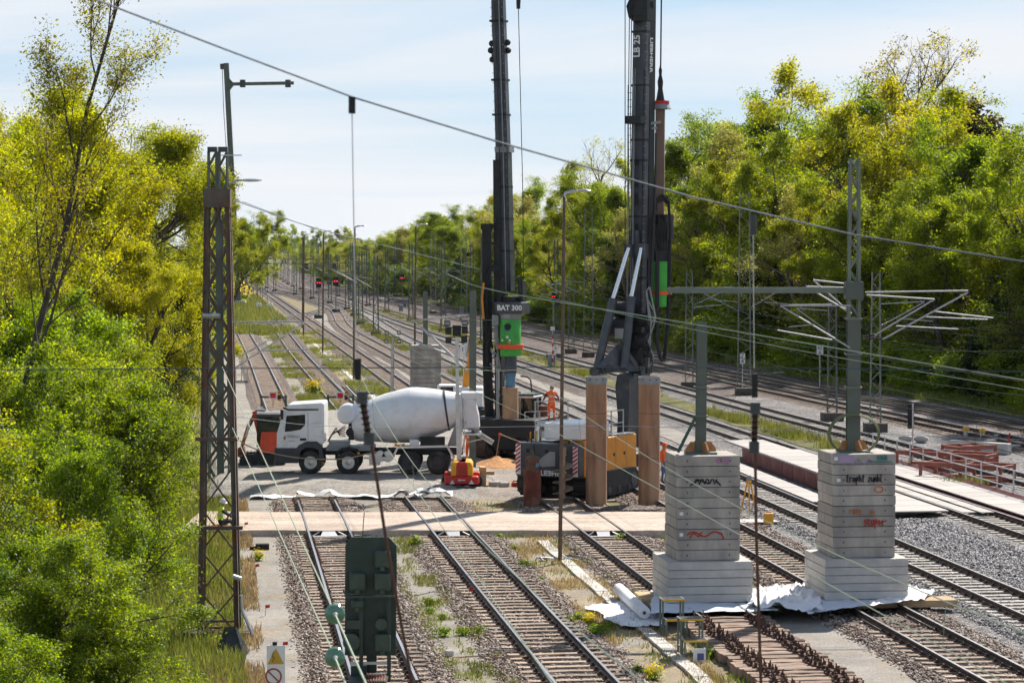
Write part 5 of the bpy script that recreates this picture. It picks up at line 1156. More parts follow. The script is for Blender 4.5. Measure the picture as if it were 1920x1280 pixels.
def crawler(t, x, y, z, L, w_, h, m=MRIGB, nm='crawler_track', rz=0):
    mb = MB(); r = h / 2; n = 8; R = Matrix.Rotation(rz, 3, 'Z'); o = Vector((x, y, z)); prof = []
    for i in range(n + 1): a = math.pi / 2 - math.pi * i / n; prof.append((L / 2 - r + r * math.cos(a), r + r * math.sin(a)))
    for i in range(n + 1): a = -math.pi / 2 - math.pi * i / n; prof.append((-L / 2 + r + r * math.cos(a), r + r * math.sin(a)))
    k = len(prof); vs = [o + R @ Vector((u, s * w_ / 2, v)) for s in (-1, 1) for u, v in prof]
    mb.add(vs, [tuple(range(k)), tuple(range(2 * k - 1, k - 1, -1))] + [(i, (i + 1) % k, (i + 1) % k + k, i + k) for i in range(k)])
    m_ = int(L / .22)
    for i in range(m_):
        u = -L / 2 + r + (L - 2 * r) * (i + .5) / m_
        for zz in (h + .01, -.0 + .012): mb.box(o + R @ Vector((u, 0, zz)), (.05, w_ + .02, .04), rz)
    for e in (-1, 1):
        for i in range(5):
            a = -math.pi / 2 + math.pi * (i + .5) / 5; mb.box(o + R @ Vector((e * (L / 2 - r + (r + .01) * math.cos(a)), 0, r + (r + .01) * math.sin(a))), (.07, w_ + .02, .07), rz)
    tr = mb.o(nm, m, t)
    mb = MB()
    for e in (-1, 1): mb.cyl(o + R @ Vector((e * (L / 2 - r), -w_ / 2 - .03, r)), o + R @ Vector((e * (L / 2 - r), w_ / 2 + .03, r)), r * .62, n=14)
    for i in range(4): u = -L / 2 + r + (L - 2 * r) * (i + .5) / 4; mb.cyl(o + R @ Vector((u, -w_ / 2 - .02, r * .45)), o + R @ Vector((u, w_ / 2 + .02, r * .45)), r * .3, n=10)
    mb.o('rollers', MRIGD, tr); return tr

# ------------------------------------------------------------------ red mini excavator beside the truck
p = G(492, 874, .3); EX = thing('mini_excavator', 'small red excavator with black cab half hidden by the truck front', 'excavator', p); SE = F / p.y
E = lambda px, py, y=0: Vector(((px - 492) / SE, y, (874 - py) / SE))
MEXR = mat('excavator_red', (.55, .07, .035), .45, 0, .15, 3)
crawler(EX, .0, .25, 0, 2.1, .4, .55); crawler(EX, .0, 1.6, 0, 2.1, .4, .55)
mb = MB(); mb.prism([(E(485, 0).x, .6), (E(530, 0).x, .6), (E(530, 0).x, 1.45), (E(520, 0).x, 1.62), (E(490, 0).x, 1.62)], .02, 1.8); bevel(mb.o('engine_cover', MEXR, EX), .06, 2)
mb = MB(); mb.bx(E(480, 0).x, E(527, 0).x, .15, 1.7, .55, .78); mb.o('turntable', MRIGB, EX)
for px, yy in ((482, .2), (482, 1.25), (524, .2), (524, 1.25)): mb = MB(); mb.bar(E(px, 838, yy), E(px + (1 if px < 500 else -1), 780, yy), .07); mb.o('cab_post', MRIGB, EX)
mb = MB(); mb.bx(E(479, 0).x, E(529, 0).x, .12, 1.35, E(0, 781).z, E(0, 776).z); bevel(mb.o('cab_roof', MDGRY, EX), .03, 2)
mb = MB(); mb.bx(E(483, 0).x, E(523, 0).x, .22, 1.23, .9, E(0, 781).z - .002); mb.o('cab_glass', MGLAS, EX)
mb = MB(); mb.bx(E(494, 0).x, E(518, 0).x, .085, .11, E(0, 819).z, E(0, 814).z); mb.o('cover_band', MBLK, EX)
mb = MB(); mb.bx(E(497, 0).x, E(501, 0).x, .08, .098, E(0, 828).z, E(0, 822).z); mb.o('warning_label', MYEL, EX)
mb = MB(); P = [E(488, 838, .9), E(478, 795, .9), E(474, 772, .9), E(468, 772, .9), E(457, 812, .9), E(449, 838, .9)]
mb.bar(P[0], P[1], .2, .22, up=(0, 1, 0)); mb.bar(P[1], P[2], .2, .26, up=(0, 1, 0)); mb.o('boom', MEXR, EX)
mb = MB(); mb.bar(E(477, 774, .9), E(460, 806, .9), .18, .22, up=(0, 1, 0)); mb.bar(E(461, 803, .9), E(449, 842, .9), .15, .2, up=(0, 1, 0)); mb.o('dipper_arm', MORGB, EX)
mb = MB(); mb.cyl(E(476, 770, .9), E(494, 771, .9), .07, n=8); mb.cyl(E(466, 790, .75), E(458, 822, .75), .05, n=8); mb.o('hydraulic_ram', MALU, EX)
mb = MB(); mb.prism([(E(452, 0).x, E(0, 836).z), (E(443, 0).x, E(0, 842).z), (E(441, 0).x, E(0, 856).z), (E(450, 0).x, E(0, 862).z), (E(457, 0).x, E(0, 850).z)], .6, 1.2); mb.o('bucket', MRUSTD, EX)
mb = MB(); mb.prism([(E(448, 0).x, .05), (E(456, 0).x, .05), (E(470, 0).x, .3), (E(468, 0).x, .4), (E(450, 0).x, .35)], .0, 1.8); mb.o('dozer_blade', MRIGB, EX)

# ------------------------------------------------------------------ drill rig with orange hood
RA = -math.radians(30); c0 = Vector((2.74, 102.5, .1))
LB = thing('drill_rig', 'large dark drill rig with orange hood and tall mast beside the rusty casings', 'drill rig', c0, RA)
RI = Matrix.Rotation(-RA, 3, 'Z')
W = lambda px, py, Y: RI @ (At(px, py, Y) - c0)
crawler(LB, -1.35, .2, 0, 4.6, .75, 1.0, rz=math.pi / 2); crawler(LB, 1.35, .2, 0, 4.6, .75, 1.0, rz=math.pi / 2)
mb = MB(); mb.bx(-1.0, 1.0, -1.0, 1.3, .35, .85); mb.cyl((0, 0, .8), (0, 0, 1.0), .8, n=20); mb.o('undercarriage', MRIGB, LB)
mb = MB(); mb.prism([(-1.5, -2.6), (1.5, -2.6), (1.5, -2.05), (-1.5, -2.05)], .88, 2.28, 'xy'); bevel(mb.o('counterweight', MRIGD, LB), .07, 2)
for s in (-1, 1):
    x0 = s * 1.36; mb = MB(); mb.bx(x0 - .12, x0 + .12, -2.618, -2.606, .95, 2.2); wp = mb.o('warning_panel', MSTRIPW, LB)
    mb = MB()
    for i in range(7):
        z_ = 1.0 + i * .17; mb.add([(x0 - .118, -2.624, z_), (x0 + .118, -2.624, z_ + .16), (x0 + .118, -2.624, z_ + .245), (x0 - .118, -2.624, z_ + .085)], [(0, 1, 2, 3)])
    mb.o('red_stripes', MSTRIPR, wp)
mb = MB(); mb.prism([(-.55, 1.45), (.15, 1.95), (.42, 1.95), (.42, 1.35), (-.2, 1.3)], -2.64, -2.607); mb.o('hatch_plate', MRIGL, LB)
text('LIEBHERR', .30, MSTRIPW, frame(Vector((.35, -2.612, 1.04)), (1, 0, 0), (0, 0, 1)), LB, bold=.006)
mb = MB(); mb.bx(.35, 1.49, -2.04, 2.7, .86, 2.42); bevel(mb.o('engine_hood', MORG, LB), .06, 2)
for yy in (-1.1, -.2, .75, 1.7): mb = MB(); mb.bx(1.488, 1.496, yy, yy + .012, 1.0, 2.38); mb.o('hood_seam', MDGRY, LB); mb = MB(); mb.bx(1.49, 1.52, yy - .22, yy - .12, 1.6, 1.72); mb.o('hood_latch', MBLK, LB)
mb = MB()
for i in range(12): mb.box((1.496, -1.62, 1.08 + i * .1), (.02, .62, .045), R=Matrix.Rotation(.5, 3, 'X'))
mb.o('louvre', MBLK, LB)
mb = MB(); mb.bx(-.3, 1.42, -2.3, .3, 2.43, 3.12); bevel(mb.o('top_housing', MTRUCK, LB), .07, 2)
mb = MB()
for i in range(5): mb.box((1.425, -.5, 2.55 + i * .1), (.02, .7, .05), R=Matrix.Rotation(.5, 3, 'X'))
mb.o('housing_louvre', MBLK, LB)
mb = MB(); mb.cyl((.55, -2.303, 2.85), (.55, -2.33, 2.85), .07, n=10); mb.o('housing_knob', MBLK, LB)
mb = MB(); mb.cyl((-.75, -2.0, 2.3), (-.75, -2.0, 2.75), .16, n=12); mb.tube([(-.75, -2.0, 2.7), (-.7, -2.0, 2.95), (-.45, -1.9, 3.0), (-.1, -1.8, 2.98)], .15, 10); mb.o('exhaust_pipe', MCHRO, LB, smooth=True)
mb = MB(); mb.bx(-1.48, -.3, -1.5, 1.2, 1.0, 2.3); mb.o('machine_bed', MRIGD, LB)
mb = MB(); mb.bx(-1.45, -.4, 1.2, 2.8, 1.1, 2.9); bevel(mb.o('operator_cab', MGLAS, LB), .06, 2)
for yy in (-1.5, -.4, .7, 1.8):
    mb = MB(); mb.bar((1.3, yy, 2.42), (1.3, yy, 3.5), .045); mb.o('rail_post', MGALV, LB)
for zz in (2.95, 3.48): mb = MB(); mb.bar((1.3, -1.5, zz), (1.3, 1.8, zz), .04); mb.o('hand_rail', MGALV, LB)
mb = MB(); mb.bx(.9, 1.5, 1.0, 2.5, 2.425, 2.47); mb.o('walkway', MGALV, LB)
mb = MB(); mb.bx(.2, 1.45, 2.3, 3.0, .95, 1.5); mb.o('front_block', MRIGB, LB)
mb = MB(); mb.cyl((-1.0, -2.2, 2.3), (-1.0, -2.2, 2.7), .03, n=6); mb.sphere((-.9, .2, 3.3), .11, 8, 6); mb.o('beacon', MORG, LB)
YM = 105.8
# mast and lower column
mb = MB(); column(mb, W(1176, 836, YM - .4), W(1182, 700, YM - .4), .7, .7, 0); mb.o('lower_column', MRIGD, LB)
mb = MB(); column(mb, W(1204, 836, YM + .2), W(1203, 690, YM + .2), .45, .7, 0); mb.o('lower_column_side', MRIGB, LB)
mb = MB(); column(mb, W(1197, 706, YM), W(1208, -60, YM), .66, .74, 0); bevel(mb.o('mast', MRIGD, LB), .03, 1)
mb = MB(); column(mb, W(1216, 700, YM + .1), W(1224, -60, YM + .1), .10, .5, 0); mb.o('mast_rail', MRIGB, LB)
for (py0, py1) in ((335, 352), (362, 384), (310, 300), (420, 450)): mb = MB(); a_, b_ = W(1196, py1, YM), W(1196, py0, YM); a_ += Vector((.12, -.375, 0)); b_ += Vector((.12, -.375, 0)); mb.bar(a_, b_, .14, .02, up=(0, 1, 0)); mb.o('mast_slot', MBLK, LB)
tilt = (W(1208, -60, YM) - W(1197, 706, YM)).normalized()
text('LB 25', .42, MSTRIPW, frame(W(1202.5, 88, YM) + Vector((-.02, -.378, 0)), tilt, (-1, 0, 0)), LB, bold=.012)
text('LIEBHERR', .36, MSTRIPW, frame(W(1207, 104, YM) + Vector((.338, .05, 0)), -tilt, (0, 1, 0)), LB, bold=.012)
mb = MB(); mb.cyl(W(1203, 30, YM - .4), W(1203, 0, YM - .4), .42, n=12); mb.box(W(1205, 14, YM - .5), (.7, .5, 1.2)); mb.cyl(W(1184, 12, YM - .4), W(1224, 8, YM - .4), .2, n=10); mb.o('head_pulley', MRIGB, LB)
mb = MB()
for i in range(3): mb.tube([W(1190 - 2 * i, -20, YM - .3), W(1176 + 3 * i, 12, YM - .4), W(1180 + 3 * i, 32, YM - .4), W(1195, 46, YM - .4)], .045, 6)
mb.o('head_hoses', MHOSE, LB)
for px in (1172, 1181, 1185): mb = MB(); mb.tube([W(px, -50, YM - .6), W(px - (0 if px == 1172 else 3), 230, YM - .6), W(px + (0 if px == 1172 else 0), 560, YM - .6)], .022, 4); mb.o('rope', MRIGB, LB)
mb = MB()
for px in (1176, 1186): mb.bar(W(px, 560, YM - .45), W(px + 2, 160, YM - .45), .04)
for i in range(30): py = 560 - i * 13.3; mb.bar(W(1176, py, YM - .45), W(1187, py, YM - .45), .025)
mb.o('mast_ladder', MRIGL, LB)
mb = MB(); mb.box(W(1191, 225, YM - .5), (.78, .5, .34)); mb.cyl(W(1176, 226, YM - .5), W(1200, 224, YM - .5), .17, n=10); mb.o('kelly_guide', MRIGB, LB)
mb = MB(); mb.bar(W(1205, 234, YM - .1), W(1238, 229, YM + .2), .14, .12); mb.bar(W(1205, 242, YM - .1), W(1232, 240, YM + .2), .1, .1); mb.o('guide_arm', MRIGL, LB)
mb = MB(); mb.box(W(1181, 470, YM - .4), (.35, .5, .55)); mb.box(W(1204, 470, YM - .45), (.4, .4, .62)); mb.prism([(W(1185, 0, YM).x, W(0, 480, YM).z), (W(1212, 0, YM).x, W(0, 480, YM).z), (W(1210, 0, YM).x, W(0, 432, YM).z), (W(1190, 0, YM).x, W(0, 432, YM).z)], W(1197, 450, YM).y - .5, W(1197, 450, YM).y - .36); mb.o('cylinder_bracket', MRIGD, LB)
for (a_, m_, b_) in (((1120, 690), (1150, 560), (1179, 465)), ((1170, 690), (1184, 556), (1202, 465))):
    mb = MB(); mb.cyl(W(*a_, YM - 1.3), W(*m_, YM - .9), .19, n=14); cy = mb.o('back_cylinder', MRIGD, LB, smooth=True)
    mb = MB(); mb.cyl(W(*m_, YM - .9), W(*b_, YM - .6), .10, n=12); mb.o('piston_rod', MCHRO, cy, smooth=True)
mb = MB(); a_ = W(1117, 700, YM - 1.4); b_ = W(1165, 640, YM - 1.0); c_ = W(1200, 695, YM - .7)
for o_ in (Vector((0, -.25, 0)), Vector((0, .3, 0))):
    vs = [a_ + o_, c_ + o_, c_ + o_ + Vector((0, 0, .35)), b_ + o_ + Vector((.1, 0, 0)), b_ + o_ - Vector((.15, 0, .2)), a_ + o_ + Vector((.15, 0, .3)), a_ + o_ + Vector((0, 0, .28))]
    vs2 = [v + Vector((0, .09, 0)) for v in vs]; n = len(vs); mb.add(vs + vs2, [tuple(range(n)), tuple(range(2 * n - 1, n - 1, -1))] + [(i, (i + 1) % n, (i + 1) % n + n, i + n) for i in range(n)])
mb.cyl(a_ + Vector((.1, -.4, .1)), a_ + Vector((.1, .5, .1)), .2, n=12); mb.cyl(W(1148, 691, YM - 1.2) + Vector((0, -.4, 0)), W(1148, 691, YM - 1.2) + Vector((0, .5, 0)), .17, n=12); mb.o('kinematic_link', MRIGD, LB)
mb = MB(); mb.prism([(.05, 0), (.42, 0), (.5, 2.9), (.28, 3.2), (-.1, 3.1), (-.2, 2.6)], -.25, .25); o = mb.o('mast_foot', MRIGD, LB); o.location = W(1166, 836, YM - 1.0)
mb = MB()
for (px, py, r_, L_) in ((1172, 580, .34, .8), (1166, 615, .46, .9), (1200, 600, .3, 1.0), (1198, 640, .38, .9), (1195, 668, .42, .8)): q = W(px, py, YM - .5); mb.cyl(q - Vector((L_ / 2, 0, 0)), q + Vector((L_ / 2, 0, 0)), r_, n=16)
mb.o('winch_drums', MRIGB, LB, smooth=True)
mb = MB(); mb.box(W(1165, 625, YM - .9), (.5, .3, .45)); mb.o('control_box', MRIGL, LB)
r = random.Random(21); mb = MB()
for i in range(26):
    q = W(1205 + r.uniform(-22, 14), 640 + r.uniform(-45, 40), YM - .8); mb.tube([q, q + Vector((r.uniform(-.3, .3), r.uniform(-.2, .1), r.uniform(-.5, .3))), q + Vector((r.uniform(-.5, .5), 0, r.uniform(-.8, .2)))], r.choice((.03, .04, .05)), 5)
mb.o('hose_bundle', MHOSE, LB)
mb = MB()
for a_, b_ in (((1212, 545), (1221, 605)), ((1218, 538), (1229, 595)), ((1212, 545), (1218, 538)), ((1221, 605), (1229, 595)), ((1214, 560), (1224, 580)), ((1221, 605), (1216, 690)), ((1229, 598), (1216, 640)), ((1216, 640), (1226, 672)), ((1226, 672), (1216, 690)), ((1212, 545), (1217, 600))): mb.bar(W(*a_, YM - .9), W(*b_, YM - .9), .05)
mb.o('service_frame', MRIGL, LB)
# green rotary drive on the right side of the mast
YR = YM + .8; q = W(1237, 575, YR); hg = W(1237, 490, YR).z - q.z
mb = MB(); mb.lathe([(.1, 0), (.44, 0), (.44, hg * .18), (.46, hg * .22), (.46, hg), (.1, hg)], 20, q); mb.o('rotary_drive', MGREEN, LB, smooth=True)
mb = MB(); mb.lathe([(.47, hg * .27), (.53, hg * .27), (.53, hg * .35), (.47, hg * .35)], 20, q); mb.o('drive_ring', MRING, LB)
mb = MB(); mb.lathe([(.2, hg), (.40, hg), (.38, hg + .5), (.45, hg + .55), (.45, hg + .9), (.2, hg + 1.0)], 16, q); mb.box(q + Vector((0, 0, hg + 1.5)), (1.0, .7, 1.1)); mb.o('drive_head', MRIGB, LB)
mb = MB()
for i in range(14): u = Vector((-.55 + .085 * i, -.4, hg + r.uniform(1.6, 2.3))); mb.tube([q + u, q + u + Vector((.02, -.02, -.6)), q + u + Vector((r.uniform(-.1, .1), 0, -1.25))], .04, 5)
mb.o('drive_hoses', MHOSE, LB)
mb = MB()
for k_ in range(4): mb.tube([W(1226 + k_, 395, YR - .3), W(1230, 380 - 2 * k_, YR - .3), W(1243, 374 - 3 * k_, YR - .3), W(1254, 384 - 2 * k_, YR - .3), W(1257 - k_, 420, YR - .3), W(1256 - k_, 500, YR - .3), W(1254 - k_, 600, YR - .3), W(1248 - k_, 665, YR - .3), W(1244 - k_, 676, YR - .3)], .06, 6)
mb.o('hose_loop', MHOSE, LB)
mb = MB()
for k_ in range(4): mb.tube([W(1222 + 1.2 * k_, 440, YR - .6), W(1231 + k_, 480, YR - .6), W(1231 + k_, 560, YR - .6), W(1230 + k_, 640, YR - .6), W(1237 + k_, 672, YR - .6), W(1243, 678, YR - .6)], .05, 6)
mb.o('hanging_hose', MHOSE, LB)
mb = MB(); column(mb, W(1236, 490, YR), W(1238, 205, YR), .40, .40, .4); mb.o('kelly_bar', mat('kelly_brown', (.19, .125, .10), .6, .3, .3, 1.5, stretch=(1, 1, .2)), LB)
mb = MB(); mb.lathe([(.2, 0), (.50, .0), (.40, .18), (.36, .32), (.1, .32)], 16, W(1238, 205, YR)); kc = mb.o('kelly_cap', MRIGL, LB)
mb = MB(); mb.lathe([(.3, .2), (.40, .21), (.40, .36), (.2, .37)], 16, W(1238, 205, YR)); mb.o('red_collar', MRED, kc)
mb = MB(); mb.lathe([(.2, .36), (.17, .5), (.10, .9), (.13, 1.2), (.06, 1.5), (.08, 1.7), (.02, 1.9)], 10, W(1238, 205, YR)); mb.o('swivel', MRIGB, LB, smooth=True)
mb = MB(); mb.tube([W(1238.5, 140, YR), W(1240.5, -60, YR)], .035, 5); mb.o('kelly_rope', MRIGB, LB)
# ------------------------------------------------------------------ drill rig behind the truck
cB = G(955, 858, .2); cB.y = 120; BA = -math.radians(20)
BT = thing('drill_rig', 'dark drill rig with green rotary drive standing behind the mixer truck', 'drill rig', cB, BA); RB = Matrix.Rotation(-BA, 3, 'Z')
B = lambda px, py, Y=120: RB @ (At(px, py, Y) - cB)
crawler(BT, -.95, .4, -.05, 4.6, .75, 1.05, m=mat('muddy_track', (.10, .065, .05), .95, 0, .3, 4), rz=math.pi / 2); crawler(BT, 1.5, .4, -.05, 4.6, .75, 1.05, rz=math.pi / 2)
mb = MB(); mb.bx(-.9, 1.4, -.8, 1.6, .4, 1.0); mb.bx(-1.2, 1.9, -1.6, 3.4, 1.0, 1.9); bevel(mb.o('machine_bed', MRIGB, BT), .05, 2)
mb = MB(); mb.box(B(924, 808, 119.8), (1.25, 1.0, 1.5)); bevel(mb.o('machine_housing', MRIGD, BT), .06, 2)
mb = MB(); mb.box(B(952, 828, 118.8), (1.3, .8, .8)); bevel(mb.o('mast_foot', MRIGB, BT), .06, 2)
mb = MB(); mb.box(B(991, 766, 120.6), (.95, 1.3, 1.55)); bevel(mb.o('operator_cab', MGLAS, BT), .06, 2)
mb = MB(); mb.box(B(991, 743, 120.6), (1.05, 1.4, .12)); bevel(mb.o('cab_roof', MALU, BT), .03, 1)
for px in (975, 1008): mb = MB(); mb.bar(B(px, 795, 119.8), B(px, 745, 119.8), .07); mb.o('cab_post', MRIGL, BT)
mb = MB(); mb.box(B(992, 820, 119.3), (1.5, .9, .75)); bevel(mb.o('side_box', MRIGL, BT), .05, 2)
mb = MB(); mb.bx(1.2, 3.0, .6, 1.9, 1.65, 1.75); mb.o('platform', MRIGD, BT)
for px in (984, 1012, 1044): mb = MB(); mb.bar(B(px, 830, 119.2), B(px, 772, 119.2), .045); mb.o('rail_post', MGALV, BT)
for py in (772, 796): mb = MB(); mb.bar(B(984, py, 119.2), B(1048, py - 3, 119.2), .04); mb.o('hand_rail', MGALV, BT)
mb = MB(); mb.tube([B(976, 705, 120.5), B(988, 706, 120.5), B(995, 712, 120.5), B(997, 735, 120.5)], .04, 5); mb.o('roof_guard', MDGRY, BT)
mb = MB(); mb.cyl(B(1016, 792, 121), B(1016, 760, 121), .3, n=14); mb.o('reddish_tank', mat('oxide_red', (.20, .06, .04), .6), BT, smooth=True)
mb = MB(); column(mb, B(950, 545), B(944, 280), .66, .6, 0); mb.o('lower_mast', MRIGD, BT)
mb = MB(); column(mb, B(943.5, 282), B(933, -60), .62, .58, 0, .56, .54); bevel(mb.o('upper_mast', MRIGD, BT), .03, 1)
mb = MB(); column(mb, B(938, 800), B(934, 300), .36, .5, 0); mb.o('rear_mast_rail', MRIGB, BT)
mb = MB(); column(mb, B(946, 286), B(945.5, 276), .78, .7, 0); mb.o('mast_joint', MRIGL, BT)
mb = MB()
for px, py in ((922, 82), (952, 80), (920, 95), (953, 95), (923, 112)): mb.sphere(B(px, py), .16, 8, 5); mb.bar(B(px, py), B(937, py), .1)
mb.bar(B(921, 80), B(924, 118), .06); mb.o('mast_rollers', MRIGB, BT)
mb = MB(); mb.tube([B(922, -40), B(924, 60), B(929, 120), B(932, 330), B(934, 420)], .05, 5); mb.o('mast_cable', MHOSE, BT)
mb = MB()
for i in range(6): mb.tube([B(906 + 2.6 * i, 420 + (i % 3) * 3, 119.6), B(907 + 2.6 * i, 560, 119.6), B(908 + 2.6 * i, 700, 119.6), B(912 + 2.4 * i, 790, 119.6)], .07, 5)
mb.o('hose_column', MHOSE, BT)
mb = MB(); mb.box(B(913, 425, 119.6), (.5, .4, .3)); mb.bar(B(915, 452, 119.6), B(932, 462, 119.8), .1); mb.bar(B(918, 440, 119.6), B(934, 400, 119.8), .06); mb.o('hose_carrier', MRIGB, BT)
mb = MB()
for i in range(5): mb.tube([B(905 + i * 2, 590, 119.5), B(906 + 2 * i, 530 - 4 * i, 119.4), B(920 + i, 508 - 3 * i, 119.4), B(938, 508 - 2 * i, 119.4), B(944, 520, 119.5)], .045, 5)
mb.o('hose_arch', MHOSE, BT)
mb = MB(); mb.tube([B(907, 530, 119.35), B(904, 560, 119.35), B(907, 598, 119.35)], .06, 5); mb.o('orange_hose', MORG, BT)
mb = MB()
for i in range(12): q = B(918 + r.uniform(-8, 10), 640 + r.uniform(-70, 120), 119.4); mb.tube([q, q + Vector((r.uniform(-.2, .2), -.05, -.5)), q + Vector((r.uniform(-.3, .3), 0, -1.0))], .04, 5)
for px in (925, 935): mb.bar(B(px, 560, 119.4), B(px + 3, 600, 119.4), .15)
mb.o('valve_cluster', MRIGB, BT)
mb = MB()
for a_, b_ in (((920, 652), (934, 668)), ((918, 682), (938, 690)), ((934, 655), (930, 692)), ((920, 655), (937, 690)), ((930, 630), (938, 695))): mb.bar(B(*a_, 119.2), B(*b_, 119.2), .06)
mb.o('hose_guide', MRIGL, BT)
YD = 119.0
mb = MB(); column(mb, B(961, 588, YD), B(960, 566, YD), 1.45, 1.2, 0); bevel(mb.o('drive_collar', MRIGD, BT), .05, 2)
mb = MB(); a_ = B(960, 567, YD); mb.cyl(a_, a_ + Vector((0, 0, .3)), .45, n=16); mb.box(a_ + Vector((-.55, 0, .55)), (.16, .5, 1.0)); mb.box(a_ + Vector((.55, 0, .5)), (.2, .5, 1.1)); mb.cyl(a_ + Vector((.5, -.2, .5)), a_ + Vector((.5, -.2, 1.25)), .13, n=8); mb.o('collar_lugs', MRIGB, BT)
text('BAT 300', .36, MSTRIPW, frame(B(961, 577, YD) + Vector((.06, -.612, 0)), (1, 0, 0), (0, 0, 1)), BT, bold=.012)
q = B(957, 667, YD); k_ = F / YD
z_ = lambda py: (667 - py) / k_
mb = MB(); mb.lathe([(.2, 0), (.55, 0), (.56, z_(654)), (.2, z_(654))], 8, q); mb.o('drive_base', MGREEN, BT)
mb = MB(); mb.lathe([(.56, z_(653.5)), (.66, z_(653.5)), (.66, z_(645.5)), (.56, z_(645.5))], 24, q); mb.o('drive_ring', MRING, BT)
mb = MB(); mb.lathe([(.3, z_(646)), (.52, z_(646)), (.52, z_(600)), (.46, z_(597)), (.1, z_(597))], 24, q); mb.o('rotary_drive', MGREEN, BT, smooth=True)
mb = MB(); mb.lathe([(.1, z_(597)), (.55, z_(597)), (.55, z_(588)), (.4, z_(587)), (.1, z_(587))], 20, q); mb.o('drive_top', MRIGL, BT)
mb = MB(); mb.cyl(q + Vector((.05, -.50, z_(612))), q + Vector((.05, -.56, z_(612))), .17, n=16); mb.o('drive_port', MBLK, BT)
for px, py, m_, w_ in ((957, 618, MBLUE, .3), (958, 631, MSTRIPW, .12), (955, 640, MRED, .07), (948, 637, MSTRIPW, .08), (963, 637, MSTRIPW, .08), (962, 642, MYEL, .09)):
    mb = MB(); mb.box(q + Vector(((px - 957) / k_, -.535 if abs(px - 957) < 4 else -.51, z_(py))), (w_, .04, .1 if w_ < .2 else .14)); mb.o('sticker', m_, BT)
mb = MB(); mb.tube([B(930, 592, YD), B(930, 630, YD), B(934, 655, YD)], .12, 4); mb.box(B(931, 600, YD), (.34, .4, .5)); mb.o('side_plate', MRIGL, BT)
mb = MB(); mb.lathe([(.3, 0), (.31, 0), (.32, -.85), (.25, -.86)], 18, q); mb.o('drive_pipe', MRIGD, BT, smooth=True)
mb = MB(); mb.lathe([(.28, -.86), (.28, -1.02), (.2, -1.02)], 18, q); mb.lathe([(.24, -1.0), (.25, -1.55), (.2, -1.56)], 18, q); mb.o('blue_adapter', MBLUE, BT, smooth=True)
mb = MB(); mb.lathe([(.2, z_(726)), (.39, z_(726)), (.40, z_(785)), (.41, z_(787)), (.41, z_(792)), (.2, z_(793))], 24, q); mb.o('casing_tube', MTAN, BT, smooth=True)
mb = MB(); mb.lathe([(.42, z_(800)), (.42, z_(815)), (.55, z_(822)), (.55, z_(845)), (.3, z_(846))], 16, q); mb.o('casing_clamp', MRIGB, BT)
mb = MB(); column(mb, B(934, 800, 118.9), B(933, 668, 118.9), .14, .14, 0); mb.o('guide_rod', MRIGL, BT)
mb = MB(); mb.tube([B(972, 16, 119), B(980, 350, 119), B(982, 560, 119)], .02, 4); mb.cyl(B(972, -4, 119), B(972, 17, 119), .12, .1, n=8); mb.o('auxiliary_rope', MRIGB, BT)

# pipes, flanges and bolts that break up the plain faces of both rigs
for k_, (dx_, rr) in enumerate(((-.24, .022), (-.17, .022), (.25, .028))):
    mb = MB(); mb.tube([W(1197.5, 690, YM) + Vector((dx_, -.41, 0)), W(1203, 330, YM) + Vector((dx_, -.40, 0)), W(1206, 130, YM) + Vector((dx_, -.40, 0))], rr, 6); mb.o('hydraulic_pipe', MRIGL if k_ < 2 else MRIGB, LB)
for py in (60, 160, 262, 300, 405, 520, 600):
    f_ = (706 - py) / 766; q_ = W(1197, 706, YM).lerp(W(1208, -60, YM), f_); mb = MB(); mb.box(q_, (.74, .82, .09)); mb.o('mast_flange', MRIGB, LB)
mb = MB()
for i in range(44):
    py = 690 - i * 16; f_ = (706 - py) / 766; q_ = W(1197, 706, YM).lerp(W(1208, -60, YM), f_)
    for dx_ in (-.30, .30): mb.box(q_ + Vector((dx_, -.375, 0)), (.035, .03, .035))
    mb.box(q_ + Vector((.335, -.28, 0)), (.03, .035, .035))
mb.o('mast_bolts', MRIGL, LB)
mb = MB(); mb.tube([W(1222, 690, YM - .3), W(1221, 560, YM - .4), W(1226, 430, YM - .3), W(1229, 330, YM - .2), W(1230, 250, YM - .2)], .05, 6); mb.tube([W(1219, 690, YM - .4), W(1218, 600, YM - .5), W(1222, 480, YM - .4), W(1226, 400, YM - .3)], .04, 6); mb.o('side_hoses', MHOSE, LB)
for x_ in (-.9, 0, .9): mb = MB(); mb.lathe([(.05, 0), (.09, .01), (.09, .05), (.05, .06)], 10, (x_, -2.62, 1.95), (0, 1, 0)); mb.o('weight_bolt', MBLK, LB)
for x_ in (-1.0, 1.0): mb = MB(); mb.tube([(x_ - .1, -2.3, 2.27), (x_ - .1, -2.3, 2.42), (x_ + .1, -2.3, 2.42), (x_ + .1, -2.3, 2.27)], .03, 5); mb.o('lifting_eye', MRIGB, LB)
mb = MB(); mb.bx(-.62, -.58, -2.612, -2.604, .92, 2.25); mb.bx(.58, .62, -2.612, -2.604, .92, 2.25); mb.bx(-1.2, 1.2, -2.612, -2.604, 1.30, 1.325); mb.o('weight_joint', MBLK, LB)
for k_, dx_ in enumerate((-.2, .0, .2)):
    mb = MB(); mb.tube([B(949, 545, 119.6) + Vector((dx_, -.02, 0)), B(944, 290, 119.6) + Vector((dx_, -.02, 0)), B(934, -40, 119.6) + Vector((dx_, -.02, 0))], .02 + .008 * (k_ == 1), 5); mb.o('hydraulic_pipe', MRIGL if k_ == 1 else MRIGB, BT)
